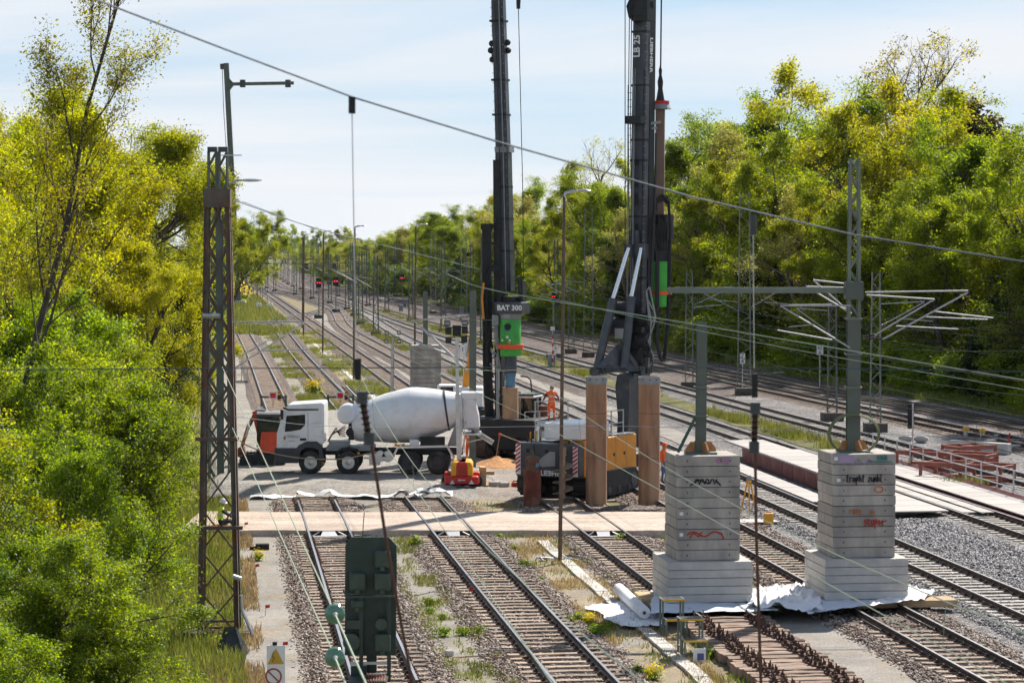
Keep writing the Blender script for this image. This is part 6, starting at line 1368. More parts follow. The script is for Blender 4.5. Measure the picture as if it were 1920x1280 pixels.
for py in (40, 150, 215, 350, 410, 470): mb = MB(); f_ = py / 545; mb.box(B(934, 0).lerp(B(950, 545), f_), (.74, .7, .1)); mb.o('mast_flange', MRIGB, BT)
mb = MB()
for i in range(30): py = 15 + i * 17.5; f_ = py / 545; q_ = B(934, 0).lerp(B(950, 545), f_); mb.box(q_ + Vector((-.29, -.3, 0)), (.035, .04, .035)); mb.box(q_ + Vector((.29, -.3, 0)), (.035, .04, .035))
mb.o('mast_bolts', MRIGL, BT)
mb = MB(); rr_ = random.Random(31)
for i in range(16): q_ = B(934 + rr_.uniform(-8, 14), 780 + rr_.uniform(-60, 30), 119.0); mb.tube([q_, q_ + Vector((rr_.uniform(-.3, .3), -.1, rr_.uniform(-.6, .2))), q_ + Vector((rr_.uniform(-.5, .5), 0, rr_.uniform(-.9, .1)))], .035, 5)
mb.o('foot_hoses', MHOSE, BT)

# ------------------------------------------------------------------ casings, auger
def casing(px, base, top, dia, label, capm=MRIGL, m=MRUSTP):
    p = G(px, base, .06); h = (base - top) / F * p.y; t = thing('drill_casing', label, 'casing', (p.x, p.y, .03), 0, 'standing steel casings')
    mb = MB(); mb.lathe([(dia / 2 - .04, 0), (dia / 2, 0), (dia / 2, h - .3), (dia / 2 - .04, h - .3), (dia / 2 - .04, .01)], 28, caps=False); mb.o('tube', m, t, smooth=True)
    mb = MB(); mb.lathe([(dia / 2 - .05, h - .31), (dia / 2 + .012, h - .31), (dia / 2 + .012, h), (dia / 2 - .05, h), (dia / 2 - .05, h - .31)], 28, caps=False); cp = mb.o('joint_ring', capm, t, smooth=True)
    mb = MB()
    for i in range(10): a = i * .628 + .3; mb.cyl((math.cos(a) * (dia / 2), math.sin(a) * (dia / 2), h - .12), (math.cos(a) * (dia / 2 + .02), math.sin(a) * (dia / 2 + .02), h - .12), .03, n=6)
    mb.o('bolt_holes', MBLK, cp)
    for f_ in (.36, .71): mb = MB(); mb.lathe([(dia / 2 - .01, h * f_), (dia / 2 + .008, h * f_ + .01), (dia / 2 + .008, h * f_ + .025), (dia / 2 - .01, h * f_ + .035)], 28, caps=False); mb.o('weld_seam', MRUSTD, t)
    return t
casing(1118, 943, 703, .86, 'left tall rusty steel casing standing before the orange hood')
casing(1217, 943, 703, .88, 'right tall rusty steel casing standing at the end of the orange hood')
p = G(998, 946, .06); t = thing('short_casing', 'short red-brown rusty casing with tool head standing left of the auger', 'casing', (p.x, p.y, .03)); s_ = p.y / F
mb = MB(); h = (948 - 880) * s_; mb.lathe([(.3, 0), (.355, 0), (.355, h), (.3, h), (.3, 0)], 24); mb.o('tube', MRUSTD, t, smooth=True)
mb = MB(); mb.lathe([(.1, h - .3), (.27, h - .3), (.27, h + .12), (.29, h + .15), (.29, h + .5), (.1, h + .58)], 8); mb.cyl((0, 0, h + .5), (0, 0, h + .8), .07, n=8); mb.o('tool_head', mat('tool_brown', (.15, .10, .07), .8, .2, .35, 5), t)
for i in range(6): a = 3.6 + i * .38; mb = MB(); mb.box((math.cos(a) * .28, math.sin(a) * .28, h + .32), (.05, .05, .3), a); mb.o('tool_rib', MRUSTD, t)
mb = MB(); mb.box((.2, -.22, h + .2), (.14, .06, .16)); mb.o('blue_patch', MBLUE, t)
p = G(1060, 942, .06); t = thing('drill_auger', 'grey-brown screw auger standing left of the tall casings', 'auger', (p.x - .1, p.y + .3, .03)); s_ = p.y / F
h = (940 - 836) * s_; mb = MB(); mb.box((0, 0, h - .16), (.28, .28, .34)); mb.cyl((0, 0, .2), (0, 0, h - .3), .11, n=10); mb.o('stem', MTAN, t)
mb = MB(); n = 60; pr = []
for i in range(n + 1):
    a = i * .34; zz = .1 + (h - .75) * i / n; pr.append((a, zz))
for a, zz in pr: mb.v += [(math.cos(a) * .11, math.sin(a) * .11, zz), (math.cos(a) * .42, math.sin(a) * .42, zz), (math.cos(a) * .42, math.sin(a) * .42, zz + .05), (math.cos(a) * .11, math.sin(a) * .11, zz + .05)]
for i in range(n):
    for j in range(4): mb.f.append((4 * i + j, 4 * i + (j + 1) % 4, 4 * i + 4 + (j + 1) % 4, 4 * i + 4 + j)); mb.mi.append(0)
mb.o('flight', mat('auger_steel', (.26, .20, .15), .7, .3, .3, 4), t, smooth=True)

# ------------------------------------------------------------------ light tower trailer
p = G(866, 918, .1); TL_ = thing('light_tower', 'red and yellow trailer generator with telescopic floodlight mast', 'light tower', p); s_ = F / p.y
V = lambda px, py, y=0: Vector(((px - 866) / s_, y, (918 - py) / s_))
mb = MB(); mb.prism([(V(845, 0).x, V(0, 893).z), (V(887, 0).x, V(0, 893).z), (V(886, 0).x, V(0, 872).z), (V(882, 0).x, V(0, 866).z), (V(850, 0).x, V(0, 866).z), (V(846, 0).x, V(0, 872).z)], .1, 2.0); bevel(mb.o('hood', MYEL, TL_), .05, 2)
mb = MB(); mb.prism([(V(855, 0).x, V(0, 893).z), (V(877, 0).x, V(0, 893).z), (V(876.5, 0).x, V(0, 872).z), (V(874, 0).x, V(0, 866).z), (V(858, 0).x, V(0, 866).z), (V(855.5, 0).x, V(0, 872).z)], .06, 2.04); bevel(mb.o('hood_panel', MRED, TL_), .03, 2)
mb = MB()
for i in range(5): mb.bx(V(859, 0).x, V(873, 0).x, .05, .062, V(0, 888 - i * 3.2).z, V(0, 887 - i * 3.2).z)
mb.o('hood_slots', MRUSTD, TL_)
mb = MB(); mb.bx(V(834, 0).x, V(897, 0).x, .0, 2.1, V(0, 908).z, V(0, 893).z); bevel(mb.o('chassis', MRED, TL_), .06, 2)
for px in (838, 893): mb = MB(); mb.bx(V(px, 0).x - .14, V(px, 0).x + .14, .7, 1.4, V(0, 910).z, V(0, 890).z + .06); bevel(mb.o('mudguard', MRED, TL_), .06, 2)
for px in (839, 892): wheel(TL_, V(px, 0).x, .9, .30, .3, .2)
for px in (848, 884): mb = MB(); mb.prism([(V(px - 5, 0).x, V(0, 907).z), (V(px + 5, 0).x, V(0, 907).z), (V(px, 0).x, V(0, 899).z)], -.02, -.003); mb.o('reflector_triangle', MSTRIPW, TL_)
mb = MB(); mb.bx(V(859, 0).x, V(865, 0).x, -.012, -.002, V(0, 901).z, V(0, 898).z); mb.bx(V(866, 0).x, V(872, 0).x, -.012, -.002, V(0, 900.5).z, V(0, 898.5).z); mb.o('badge', MSTRIPW, TL_)
mb = MB(); mb.bx(V(856, 0).x, V(865, 0).x, -.35, -.1, V(0, 921).z, V(0, 908).z); mb.bx(V(868, 0).x, V(880, 0).x, -.45, -.1, V(0, 922).z, V(0, 909).z); mb.o('battery_boxes', MDGRY, TL_)
mb = MB(); column(mb, V(860, 868, 1.0), V(857, 740, 1.0), .20, .20, 0); column(mb, V(857, 745, 1.0), V(856, 632, 1.0), .14, .14, 0); mb.o('telescopic_mast', MGALV, TL_)
mb = MB(); mb.box(V(856, 620, 1.0), (.36, .3, .46)); mb.bar(V(836, 615, 1.0), V(876, 612, 1.0), .05); mb.bar(V(838, 634, 1.0), V(876, 630, 1.0), .04); mb.o('lamp_carrier', MBLK, TL_)
for px, py in ((838, 605), (871, 604), (840, 621), (871, 619), (840, 638), (870, 637)):
    mb = MB(); mb.box(V(px, py, .85), (.26, .2, .24), R=Matrix.Rotation(.25 if py < 610 else -.3, 3, 'X')); fl = mb.o('floodlight', MBLK, TL_); mb = MB(); mb.box(V(px, py, .74), (.2, .01, .18)); mb.o('glass', MRIGL if py < 610 else MGLAS, fl)
# big yellow drive parts on site, post behind the trailer
p = G(886, 879, .1); t = thing('steel_post', 'tall dark green steel post standing behind the light tower trailer', 'post', p); hh = At(886, 545, p.y).z - p.z
mb = MB(); mb.hbeam((0, 0, 0), (.03, 0, hh), .32, .32, .03); mb.o('beam', MGRN, t); mb = MB(); mb.bx(-.4, .4, -.4, .4, -.05, .1); mb.o('base_plate', MGRN, t)
Lp = lambda a, b: At(a, b, p.y) - Vector(t.location)
bracket(t, [(Lp(881, 590), Lp(771, 601)), (Lp(898, 715), Lp(775, 601)), (Lp(850, 668), Lp(790, 612))], [(Lp(769, 636), Lp(842, 664))], r=.035)
# white floodlight pole
p = G(735, 742, .1); t = thing('floodlight_pole', 'white steel pole with four black floodlights behind the drum', 'floodlight', p); hh = At(735, 632, p.y).z - p.z; s_ = F / p.y
mb = MB(); mb.cyl((0, 0, 0), (.06, 0, hh), .13, .10, n=10); mb.o('pole', MGALV, t, smooth=True)
mb = MB(); mb.bar((-.45, 0, hh), (.55, 0, hh), .06); mb.o('cross_bar', MDGRY, t)
for dx_, dz_ in ((-.4, .3), (.45, .33), (-.42, -.28), (.45, -.28)): mb = MB(); mb.box((dx_ + .05, -.1, hh + dz_), (.26, .22, .28)); fl = mb.o('floodlight', MBLK, t); mb = MB(); mb.box((dx_ + .05, -.222, hh + dz_), (.18, .01, .14)); mb.o('glass', MALU, fl)
# excavator behind: orange boom and cab
p = G(872, 790, .1); t = thing('excavator', 'orange excavator standing behind the mixer drum with its arm raised', 'excavator', p); p0 = Vector(t.location)
Q = lambda a, b, dy=0: At(a, b, p0.y + dy) - p0
mb = MB(); mb.bar(Q(872, 735), Q(878, 690), .42, .5, up=(0, 1, 0)); mb.bar(Q(878, 692), Q(889, 640), .34, .4, up=(0, 1, 0)); mb.o('boom', MORG, t)
mb = MB(); mb.bar(Q(876, 660), Q(880, 628), .3, .34, up=(0, 1, 0)); mb.o('dipper_arm', MORG, t)
mb = MB(); mb.cyl(Q(872, 668, -.4), Q(877, 632, -.4), .16, n=10); mb.o('hydraulic_ram', MCHRO, t, smooth=True)
mb = MB(); mb.bx(Q(826, 0).x, Q(850, 0).x, -.6, .9, 1.3, Q(0, 724).z); bevel(mb.o('cab', MGLAS, t), .06, 2)
mb = MB(); mb.bx(Q(822, 0).x, Q(853, 0).x, -.7, 1.0, Q(0, 724).z, Q(0, 721).z); mb.o('cab_roof', MTRUCK, t)
for px in (822, 852): mb = MB(); mb.bar(Q(px, 750, -.7), Q(px, 722, -.7), .14); mb.o('cab_post', MTRUCK, t)
mb = MB(); mb.bx(Q(850, 0).x, Q(905, 0).x, -.8, 1.6, .9, 2.1); bevel(mb.o('body', MTRUCK, t), .08, 2)
crawler(t, 0, -.8, -.1, 3.8, .6, .9); crawler(t, 0, 1.4, -.1, 3.8, .6, .9)
# ================================================================== small things, people, plants
# ------------------------------------------------------------------ people
MSKIN = mat('skin', (.52, .31, .23), .6); MHIO = mat('hivis_orange', (.95, .16, .03), .7, 0, .08, 6); MHIY = mat('hivis_yellow', (.68, .85, .06), .7, 0, .08, 6)
MNAVY = mat('dark_clothes', (.03, .035, .05), .9, 0, .2, 6); MJEAN = mat('jeans', (.10, .15, .26), .9, 0, .2, 6); MSHOE = mat('boots', (.05, .04, .035), .8); MREFL = mat('reflective_band', (.6, .6, .58), .4); MDRED = mat('dark_red_shirt', (.22, .03, .035), .9)
def person(label, loc, rz, J, top=MHIO, legs=MHIO, sleeve=None, helmet=None, hair=None, bands=True):
    """J: joint name -> position; one skinned body, faces coloured by the nearest bone"""
    bones = [('pelvis', 'waist', .150, .135), ('waist', 'chest', .135, .165), ('chest', 'neck', .165, .062), ('neck', 'head0', .058, .075), ('head0', 'head1', .088, .098), ('head1', 'head2', .098, .06)]
    for s in 'lr':
        bones += [('chest', 'sh' + s, .11, .075), ('sh' + s, 'el' + s, .070, .052), ('el' + s, 'wr' + s, .050, .034), ('wr' + s, 'ha' + s, .036, .042), ('ha' + s, 'fi' + s, .040, .018), ('ha' + s, 'th' + s, .022, .013),
                  ('pelvis', 'hi' + s, .13, .105), ('hi' + s, 'kn' + s, .100, .068), ('kn' + s, 'an' + s, .064, .044), ('an' + s, 'to' + s, .048, .036)]
    J = {k: Vector(v) for k, v in J.items()}
    for s in 'lr':
        d = (J['wr' + s] - J['el' + s]).normalized(); J.setdefault('ha' + s, J['wr' + s] + d * .07); J.setdefault('fi' + s, J['wr' + s] + d * .16 + Vector((0, -.02, -.02))); J.setdefault('th' + s, J['wr' + s] + d * .08 + Vector((.05 if s == 'l' else -.05, -.03, 0)))
    names = list(J); idx = {n: i for i, n in enumerate(names)}; rad = {}
    for a, b, ra, rb in bones: rad[a] = max(rad.get(a, 0), ra); rad[b] = max(rad.get(b, 0), rb)
    me = bpy.data.meshes.new('person_skeleton'); me.from_pydata([J[n] for n in names], [(idx[a], idx[b]) for a, b, _, _ in bones], [])
    o = bpy.data.objects.new('person_tmp', me); COL.objects.link(o); sk = o.modifiers.new('skin', 'SKIN'); sk.use_smooth_shade = True
    lay = me.skin_vertices[0].data if me.skin_vertices else None
    if lay is None:
        bpy.context.view_layer.objects.active = o; bpy.context.view_layer.update(); lay = me.skin_vertices[0].data
    for n in names: lay[idx[n]].radius = (rad[n] * 1.0, rad[n] * .85 if n in ('waist', 'chest', 'pelvis') else rad[n])
    lay[idx['pelvis']].use_root = True
    o.modifiers.new('sub', 'SUBSURF').levels = 2
    dg = bpy.context.evaluated_depsgraph_get(); m2 = bpy.data.meshes.new_from_object(o.evaluated_get(dg)); bpy.data.objects.remove(o); m2.name = 'person'
    mats = [top, legs, MSKIN, MSHOE, sleeve or top, MREFL]; m2.materials.clear()
    for m in mats: m2.materials.append(m)
    def seg(p, a, b): d = b - a; t_ = max(0, min(1, (p - a).dot(d) / max(1e-9, d.length_squared))); return (p - a - d * t_).length, t_
    for f in m2.polygons:
        c = f.center; best = None
        for a, b, ra, rb in bones:
            dd, t_ = seg(c, J[a], J[b]); dd -= (ra + rb) / 2
            if best is None or dd < best[0]: best = (dd, a, b, t_)
        _, a, b, t_ = best; k = 0
        if b[:2] in ('kn', 'an') and a != 'pelvis': k = 1
        if b[:2] == 'hi' or (a == 'pelvis' and b == 'waist' and t_ < .25): k = 1
        if b[:2] == 'to' or (b[:2] == 'an' and t_ > .85): k = 3
        if a in ('neck', 'head0', 'head1') or b[:2] in ('ha', 'fi', 'th'): k = 2
        if b[:2] in ('el', 'wr'): k = 4
        if bands and ((a == 'waist' and .35 < t_ < .6) or (b[:2] == 'an' and .25 < t_ < .42)): k = 5
        f.material_index = k; f.use_smooth = True
    t = link('person', m2, None, label, 'person', 'workers on the site', loc=loc, rz=rz)
    hc = J['head1']; up = (J['head2'] - J['head0']).normalized()
    mb = MB()
    if helmet: mb.lathe([(.145, -.02), (.15, 0), (.125, .01), (.12, .06), (.09, .11), (.03, .135), (.005, .137)], 16, hc + up * .045, up); mb.o('helmet', helmet, t, smooth=True)
    elif hair: mb.lathe([(.104, -.05), (.112, .0), (.10, .06), (.06, .10), (.01, .112)], 14, hc + up * .02 + Vector((0, .015, 0)), up); mb.o('hair', hair, t, smooth=True)
    mb = MB(); fd = Vector((0, -1, 0))
    mb.sphere(hc + fd * .095 - up * .02, .02, 6, 4, (.7, 1, 1.3))
    for s in (-1, 1): mb.sphere(hc + Vector((s * .098, 0, -.01)), .022, 6, 4, (.5, .9, 1.5))
    mb.o('nose_and_ears', MSKIN, t, smooth=True)
    mb = MB()
    for s in (-1, 1): mb.sphere(hc + fd * .088 + Vector((s * .035, 0, .012)), .012, 6, 4)
    mb.bx(hc.x - .025, hc.x + .025, hc.y - .094, hc.y - .084, hc.z - .07, hc.z - .062); mb.o('eyes_and_mouth', MNAVY, t)
    return t
STAND = dict(pelvis=(0, 0, .95), waist=(0, 0, 1.12), chest=(0, .01, 1.36), neck=(0, .01, 1.50), head0=(0, 0, 1.57), head1=(0, -.01, 1.66), head2=(0, 0, 1.75), shl=(.20, .01, 1.42), shr=(-.20, .01, 1.42), ell=(.27, .02, 1.14), elr=(-.27, .02, 1.14), wrl=(.25, -.08, .90), wrr=(-.25, -.08, .90),
             hil=(.10, 0, .90), hir=(-.10, 0, .90), knl=(.12, -.02, .50), knr=(-.12, -.02, .50), anl=(.13, .02, .09), anr=(-.13, .02, .09), tol=(.15, -.14, .04), tor=(-.15, -.14, .04))
def pose(**k): d = dict(STAND); d.update(k); return d
# worker on the rig platform
pp = At(1034, 790, 118.2)
person('worker in orange high-visibility suit leaning on the rig platform rail', (pp.x, pp.y, pp.z), .15, pose(ell=(.33, .03, 1.19), wrl=(.36, -.24, 1.06), elr=(-.34, .0, 1.18), wrr=(-.44, -.24, 1.08), head1=(.02, -.03, 1.65)), sleeve=MDRED, legs=MHIO, hair=mat('grey_hair', (.30, .26, .24), .9))
p = thing('work_platform', 'small steel platform with rail carrying the orange worker', 'platform', (pp.x, pp.y, .1))
mb = MB(); mb.bx(-.9, .9, -.4, .5, pp.z - .16, pp.z - .1); mb.o('grating', MRIGD, p)
for x in (-.8, .8): mb = MB(); mb.bar((x, .4, 0), (x, .4, pp.z - .12), .08); mb.o('leg', MRIGD, p); mb = MB(); mb.bar((x, -.38, 0), (x, -.38, pp.z + .9), .05); mb.o('rail_post', MGALV, p)
mb = MB(); mb.bar((-.85, -.38, pp.z + .9), (.85, -.38, pp.z + .92), .04); mb.o('hand_rail', MGALV, p)
# worker behind the truck
q = G(880, 868, .3); person('orange-suited worker standing at the truck rear behind the green post', (q.x, 114.4, .3), -.5, pose(), helmet=mat('helmet_white', (.8, .8, .8), .35))
q = G(1243, 905, .05); person('worker in orange vest and jeans beside the right rusty casing', (q.x + .05, q.y, .03), .9, pose(ell=(.27, -.08, 1.15), wrl=(.2, -.3, 1.1)), legs=MJEAN, bands=False, helmet=MHIO)
q = At(836, 745, 150); person('worker with yellow helmet seated in the excavator cab behind the drum', (q.x, 143.8, q.z - 1.45), -.8, pose(), helmet=MYEL)
# sitting worker left of the crossing
q = G(412, 1000, 0)
SIT = dict(pelvis=(0, 0, .50), waist=(.02, .03, .66), chest=(.06, .0, .90), neck=(.10, -.03, 1.04), head0=(.12, -.05, 1.10), head1=(.14, -.07, 1.18), head2=(.15, -.07, 1.27), shl=(.05, -.18, .97), shr=(.07, .20, .97), ell=(.28, -.26, .78), elr=(.28, .22, .76), wrl=(.50, -.18, .66), wrr=(.50, .14, .66),
           hil=(.03, -.1, .48), hir=(.03, .1, .48), knl=(.45, -.16, .52), knr=(.45, .16, .52), anl=(.50, -.18, .10), anr=(.52, .16, .10), tol=(.66, -.19, .04), tor=(.68, .17, .04))
person('worker in yellow vest sitting and leaning forward behind the rusty tower', (q.x, q.y, -.05), .1, SIT, top=MHIY, legs=MNAVY, sleeve=MNAVY, helmet=mat('helmet_white', (.8, .8, .8), .35))
mb = MB(); mb.bx(-.35, .35, -.3, .3, 0, .3); mb.bx(-.3, .3, -.25, .25, .3, .40); bevel(mb.o('tool_crate', MORG, label='orange crate used as a seat by the yellow-vested worker', cat='crate', loc=(q.x, q.y, -.06)), .02, 1)

# ------------------------------------------------------------------ signal seen from behind, in the foreground
Y5 = 45.0; c = At(693, 1150, Y5); T = thing('railway_signal', 'big dark green signal seen from behind in front of the left tracks', 'signal', (c.x, Y5, -.1)); u = Y5 / F
S = lambda px, py, y=0: At(px, py, Y5) - Vector((c.x, Y5, -.1)) + Vector((0, y, 0))
MSIG = mat('signal_green', (.030, .048, .042), .5, .1, .25, 4); MSIGL = mat('signal_lid', (.05, .072, .058), .55, .1, .2, 4)
mb = MB(); mb.prism([(S(644, 0).x, S(0, 1112).z), (S(742, 0).x, S(0, 1116).z), (S(742, 0).x, S(0, 1022).z), (S(727, 0).x, S(0, 1006).z), (S(658, 0).x, S(0, 1006).z), (S(645, 0).x, S(0, 1020).z)], -.02, .05); mb.o('upper_screen', MSIG, T)
mb = MB(); mb.prism([(S(643, 0).x, S(0, 1228).z), (S(740, 0).x, S(0, 1228).z), (S(741, 0).x, S(0, 1117).z), (S(644, 0).x, S(0, 1113).z)], .02, .08); mb.o('lower_screen', MSIG, T)
mb = MB(); mb.bar(S(645, 1100, -.3), S(652, 1114, -.3), .03); mb.bar(S(652, 1114, -.3), S(742, 1113, -.3), .03); mb.bar(S(742, 1113, -.3), S(742, 1100, 0), .03); mb.o('guard_rail', MSIGL, T)
for (px, py, w_, h_) in ((716, 1046, 30, 32), (669, 1088, 31, 34), (716, 1088, 31, 34), (716, 1202, 30, 34), (668, 1130, 24, 16)):
    mb = MB(); x0, x1, z0, z1 = S(px - w_ / 2, 0).x, S(px + w_ / 2, 0).x, S(0, py + h_ / 2).z, S(0, py - h_ / 2).z; mb.bx(x0, x1, -.22, -.021, z0, z1); lp = bevel(mb.o('lamp_housing', MSIGL, T), .05, 3)
    mb = MB(); mb.bx((x0 + x1) / 2 - .04, (x0 + x1) / 2 + .04, -.24, -.2, z0 - .05, z0 + .03); mb.o('latch', MSIGL, lp)
for (px, py, r_) in ((716, 1167, .11), (660, 1200, .16)): mb = MB(); mb.cyl(S(px, py, -.2), S(px, py, .02), r_, n=16); mb.o('lamp_back', MSIGL, T, smooth=True)
mb = MB(); mb.bx(S(648, 0).x, S(674, 0).x, -.16, .02, S(0, 1176).z, S(0, 1160).z); mb.o('junction_box', MSIGL, T)
for px in (678, 730): mb = MB(); mb.bar(S(px, 1118, -.12), S(px, 1275, -.12), .07); mb.o('upright', MSIG, T)
mb = MB(); mb.hbeam((S(693, 0).x, .2, 0), (S(693, 0).x, .2, S(0, 1020).z), .18, .18, .02); mb.o('mast', MSIG, T)
mb = MB(); mb.bx(S(656, 0).x, S(727, 0).x, -.9, .1, S(0, 1262).z - .04, S(0, 1262).z); mb.o('step_frame', MSIG, T)
for i in range(8): mb = MB(); x0 = S(686 + i * 5, 0).x; mb.bx(x0, x0 + .025, -.9, -.1, S(0, 1262).z + .002, S(0, 1262).z + .03); mb.o('step_slat', MRUSTD, T)
mb = MB(); mb.bx(S(655, 0).x, S(727, 0).x, -.12, -.09, S(0, 1243).z, S(0, 1238).z); mb.o('white_rail', MGALV, T)
mb = MB(); mb.bx(S(655, 0).x, S(685, 0).x, -.1, .1, S(0, 1310).z, S(0, 1246).z); mb.o('cable_cabinet', MSIG, T)
mb = MB(); mb.tube([S(680, 1006), S(681, 985), S(683, 960)], .008, 4); mb.o('cable', MBLK, T)
# warning sign
Y6 = 50; c = At(513, 1250, Y6); T = thing('warning_sign', 'white plate with yellow warning triangle and red prohibition ring', 'sign', (c.x, Y6, -.1)); S6 = lambda px, py, y=0: At(px, py, Y6) - Vector((c.x, Y6, -.1)) + Vector((0, y, 0))
mb = MB(); mb.cyl((0, .06, 0), S6(513, 1206, .06), .03, n=8); mb.o('post', MGALV, T)
mb = MB(); mb.cyl(S6(515, 1209, .03), S6(515, 1203, .03), .05, n=8); mb.o('post_cap', MBLK, T)
mb = MB(); mb.bx(S6(495.5, 0).x, S6(530.5, 0).x, -.01, .01, S6(0, 1310).z, S6(0, 1209).z); bevel(mb.o('plate', MSTRIPW, T), .015, 2)
mb = MB(); mb.prism([(S6(497, 0).x, S6(0, 1244).z), (S6(528, 0).x, S6(0, 1244).z), (S6(513, 0).x, S6(0, 1214).z)], -.016, -.011); tri = mb.o('triangle', flat('sign_yellow', (.55, .34, .04)), T)
mb = MB(); a = [(514, 1220), (510, 1230), (515, 1231), (511, 1240)]
for i in range(3): mb.bar(S6(*a[i], -.019), S6(*a[i + 1], -.019), .022, .006, up=(0, 1, 0))
mb.o('flash_symbol', flat('sign_brown', (.22, .14, .05)), tri)
mb = MB(); cc = S6(513, 1267); mb.lathe([(.14, -.004), (.175, -.004), (.175, .004), (.14, .004), (.14, -.004)], 28, cc + Vector((0, -.016, 0)), (0, 1, 0), False); mb.bar(cc + Vector((-.1, -.018, .1)), cc + Vector((.1, -.018, -.1)), .03, .006, up=(0, 1, 0)); mb.o('prohibition_ring', flat('sign_red', (.33, .06, .05)), T)

# ------------------------------------------------------------------ yard things near the left pier
def step(px, py, label, w_=.62):
    p = G(px, py, -.05); t = thing('step_stool', label, 'step stool', p, .124, 'two-tread step stools')
    hz_ = mat('hazard_yellow', (.65, .38, .03), .6)
    for (y0, y1, z) in ((-.55, -.12, .48), (-.02, .45, .95)):
        mb = MB(); mb.bx(-w_ / 2, w_ / 2, y0, y1, z - .04, z); td = bevel(mb.o('tread', MRIGD, t), .008, 1)
        mb = MB(); mb.bx(-w_ / 2, w_ / 2, y0 - .012, y0 - .002, z - .05, z + .002); ed = mb.o('edge_strip', hz_, td)
        for s in (-1, 1): mb = MB(); mb.bx(s * w_ / 2 - (.03 if s > 0 else -.0) - .0, s * w_ / 2 + (.0 if s > 0 else .03), y0, y1, z + .001, z + .012); mb.o('rim', MGALV, td)
        for s in (-1, 1):
            for yy in (y0 + .04, y1 - .04): mb = MB(); mb.bar((s * (w_ / 2 - .03), yy, 0), (s * (w_ / 2 - .03), yy, z - .04), .045); mb.o('leg', MGRNL, t)
    for s in (-1, 1): mb = MB(); mb.bar((s * (w_ / 2 - .03), -.5, .22), (s * (w_ / 2 - .03), .4, .22), .035); mb.o('stringer', MGRNL, t)
    return t
step(1262, 1188, 'grey two-tread step stool next to the fleece roll'); step(1297, 1228, 'grey two-tread step stool carrying the white notice board')
p = G(1311, 1236, 0); t = thing('notice_board', 'small white board with blue print leaning on the lower step stool', 'notice board', (p.x, p.y - .1, -.06), .1)
mb = MB(); mb.bx(-.16, .16, 0, .03, .0, .36); bevel(mb.o('board', MSTRIPW, t), .03, 2); mb = MB(); mb.bx(-.06, .11, -.006, -.001, .07, .24); mb.o('print', flat('print_blue', (.10, .12, .30)), t)
# survey tripod, yellow case
p = G(1404, 958, .05); t = thing('survey_tripod', 'yellow survey tripod standing between the piers', 'tripod', (p.x, p.y, -.05))
for i in range(3): a = i * 2.094 + .5; mb = MB(); mb.bar((math.cos(a) * .36, math.sin(a) * .36, 0), (math.cos(a) * .07, math.sin(a) * .07, 1.25), .06, .04, up=(0, 1, 0)); mb.o('leg', MYEL, t)
mb = MB(); mb.cyl((0, 0, 1.24), (0, 0, 1.32), .1, n=10); mb.o('head', MYEL, t); mb = MB(); mb.box((0, 0, 1.43), (.16, .14, .2)); mb.cyl((-.1, 0, 1.44), (.1, 0, 1.44), .05, n=8); mb.o('instrument', MRIGL, t)
p = G(1441, 976, .1); t = thing('yellow_case', 'yellow instrument case standing on the ballast between the piers', 'case', (p.x, p.y, -.02), .2); mb = MB(); mb.bx(-.17, .17, -.13, .13, 0, .42); bevel(mb.o('body', MYEL, t), .03, 2); mb = MB(); mb.tube([(-.08, 0, .42), (-.06, 0, .47), (.06, 0, .47), (.08, 0, .42)], .02, 5); mb.o('handle', MRED, t)
p = G(1430, 978, 0); mb = MB(); mb.box((0, 0, 0), (1.5, 1.1, .03), .2); mb.o('plate', MCONL, label='flat pale plate under the yellow case', cat='plate', loc=(p.x - .2, p.y + .3, .01))

# cable trough covers along the dry strip (each cover a piece)
t = thing('cable_trough', 'line of pale concrete trough covers along the dry strip', 'cable trough', (0, 0, 0))
A_, B_ = G(1016, 1012), G(1330, 1282); tm = MB(); tm.bx(-.19, .19, -.49, .49, -.04, .03); tme = tm.mesh('trough_cover', MCONL)
d = (A_ - B_); L = d.length; d.normalize(); n = int(L / 1.0)
for i in range(-6, n):
    q = B_ + d * (i + .5); link('trough_cover', tme, t, loc=(q.x + random.uniform(-.02, .02), q.y, -.025 + random.uniform(-.012, .012)), rz=math.atan2(d.y, d.x) - math.pi / 2 + random.uniform(-.02, .02))
A_, B_ = G(578, 634), G(702, 745)
d = (A_ - B_); L = d.length; d.normalize(); t = thing('cable_trough', 'far line of pale trough covers beside the third track', 'cable trough', (0, 0, 0))
for i in range(int(L / 3)): q = B_ + d * (3 * i); o = link('trough_cover', tme, t, loc=(q.x, q.y, -.05), rz=math.atan2(d.y, d.x) - math.pi / 2); o.scale = (1, 3.02, 1)

# ------------------------------------------------------------------ plated bridge and railing on the right
MPLT = mat('white_plate', (.38, .355, .34), .8, 0, .08, 3, col2=(.38, .35, .335), th=.60, rand=.08); MMAR = mat('maroon_steel', (.20, .06, .06), .6, .1, .2, 2, col2=(.28, .12, .11), th=.6)
t = thing('bridge_deck', 'white plated walkway on a maroon girder beside the silver railing', 'bridge deck')
y = 84.0; pm = MB(); pm.bx(-.95, .95, -.74, .74, -.05, 0); pme = pm.mesh('deck_plate', MPLT)
while y < 122: link('deck_plate', pme, t, loc=(tx('G', y) + 2.2, y, .24 + random.uniform(-.006, .006)), rz=.135); y += 1.5
yy = [84 + i * 4.2 for i in range(10)]
mb = MB(); mb.tube([(tx('G', y) + 3.46, y, .12) for y in yy], .2, 4); mb.o('edge_girder', MMAR, t)
mb = MB(); mb.tube([(tx('G', y) + 1.06, y, .06) for y in yy], .1, 4); mb.o('inner_girder', MMAR, t)
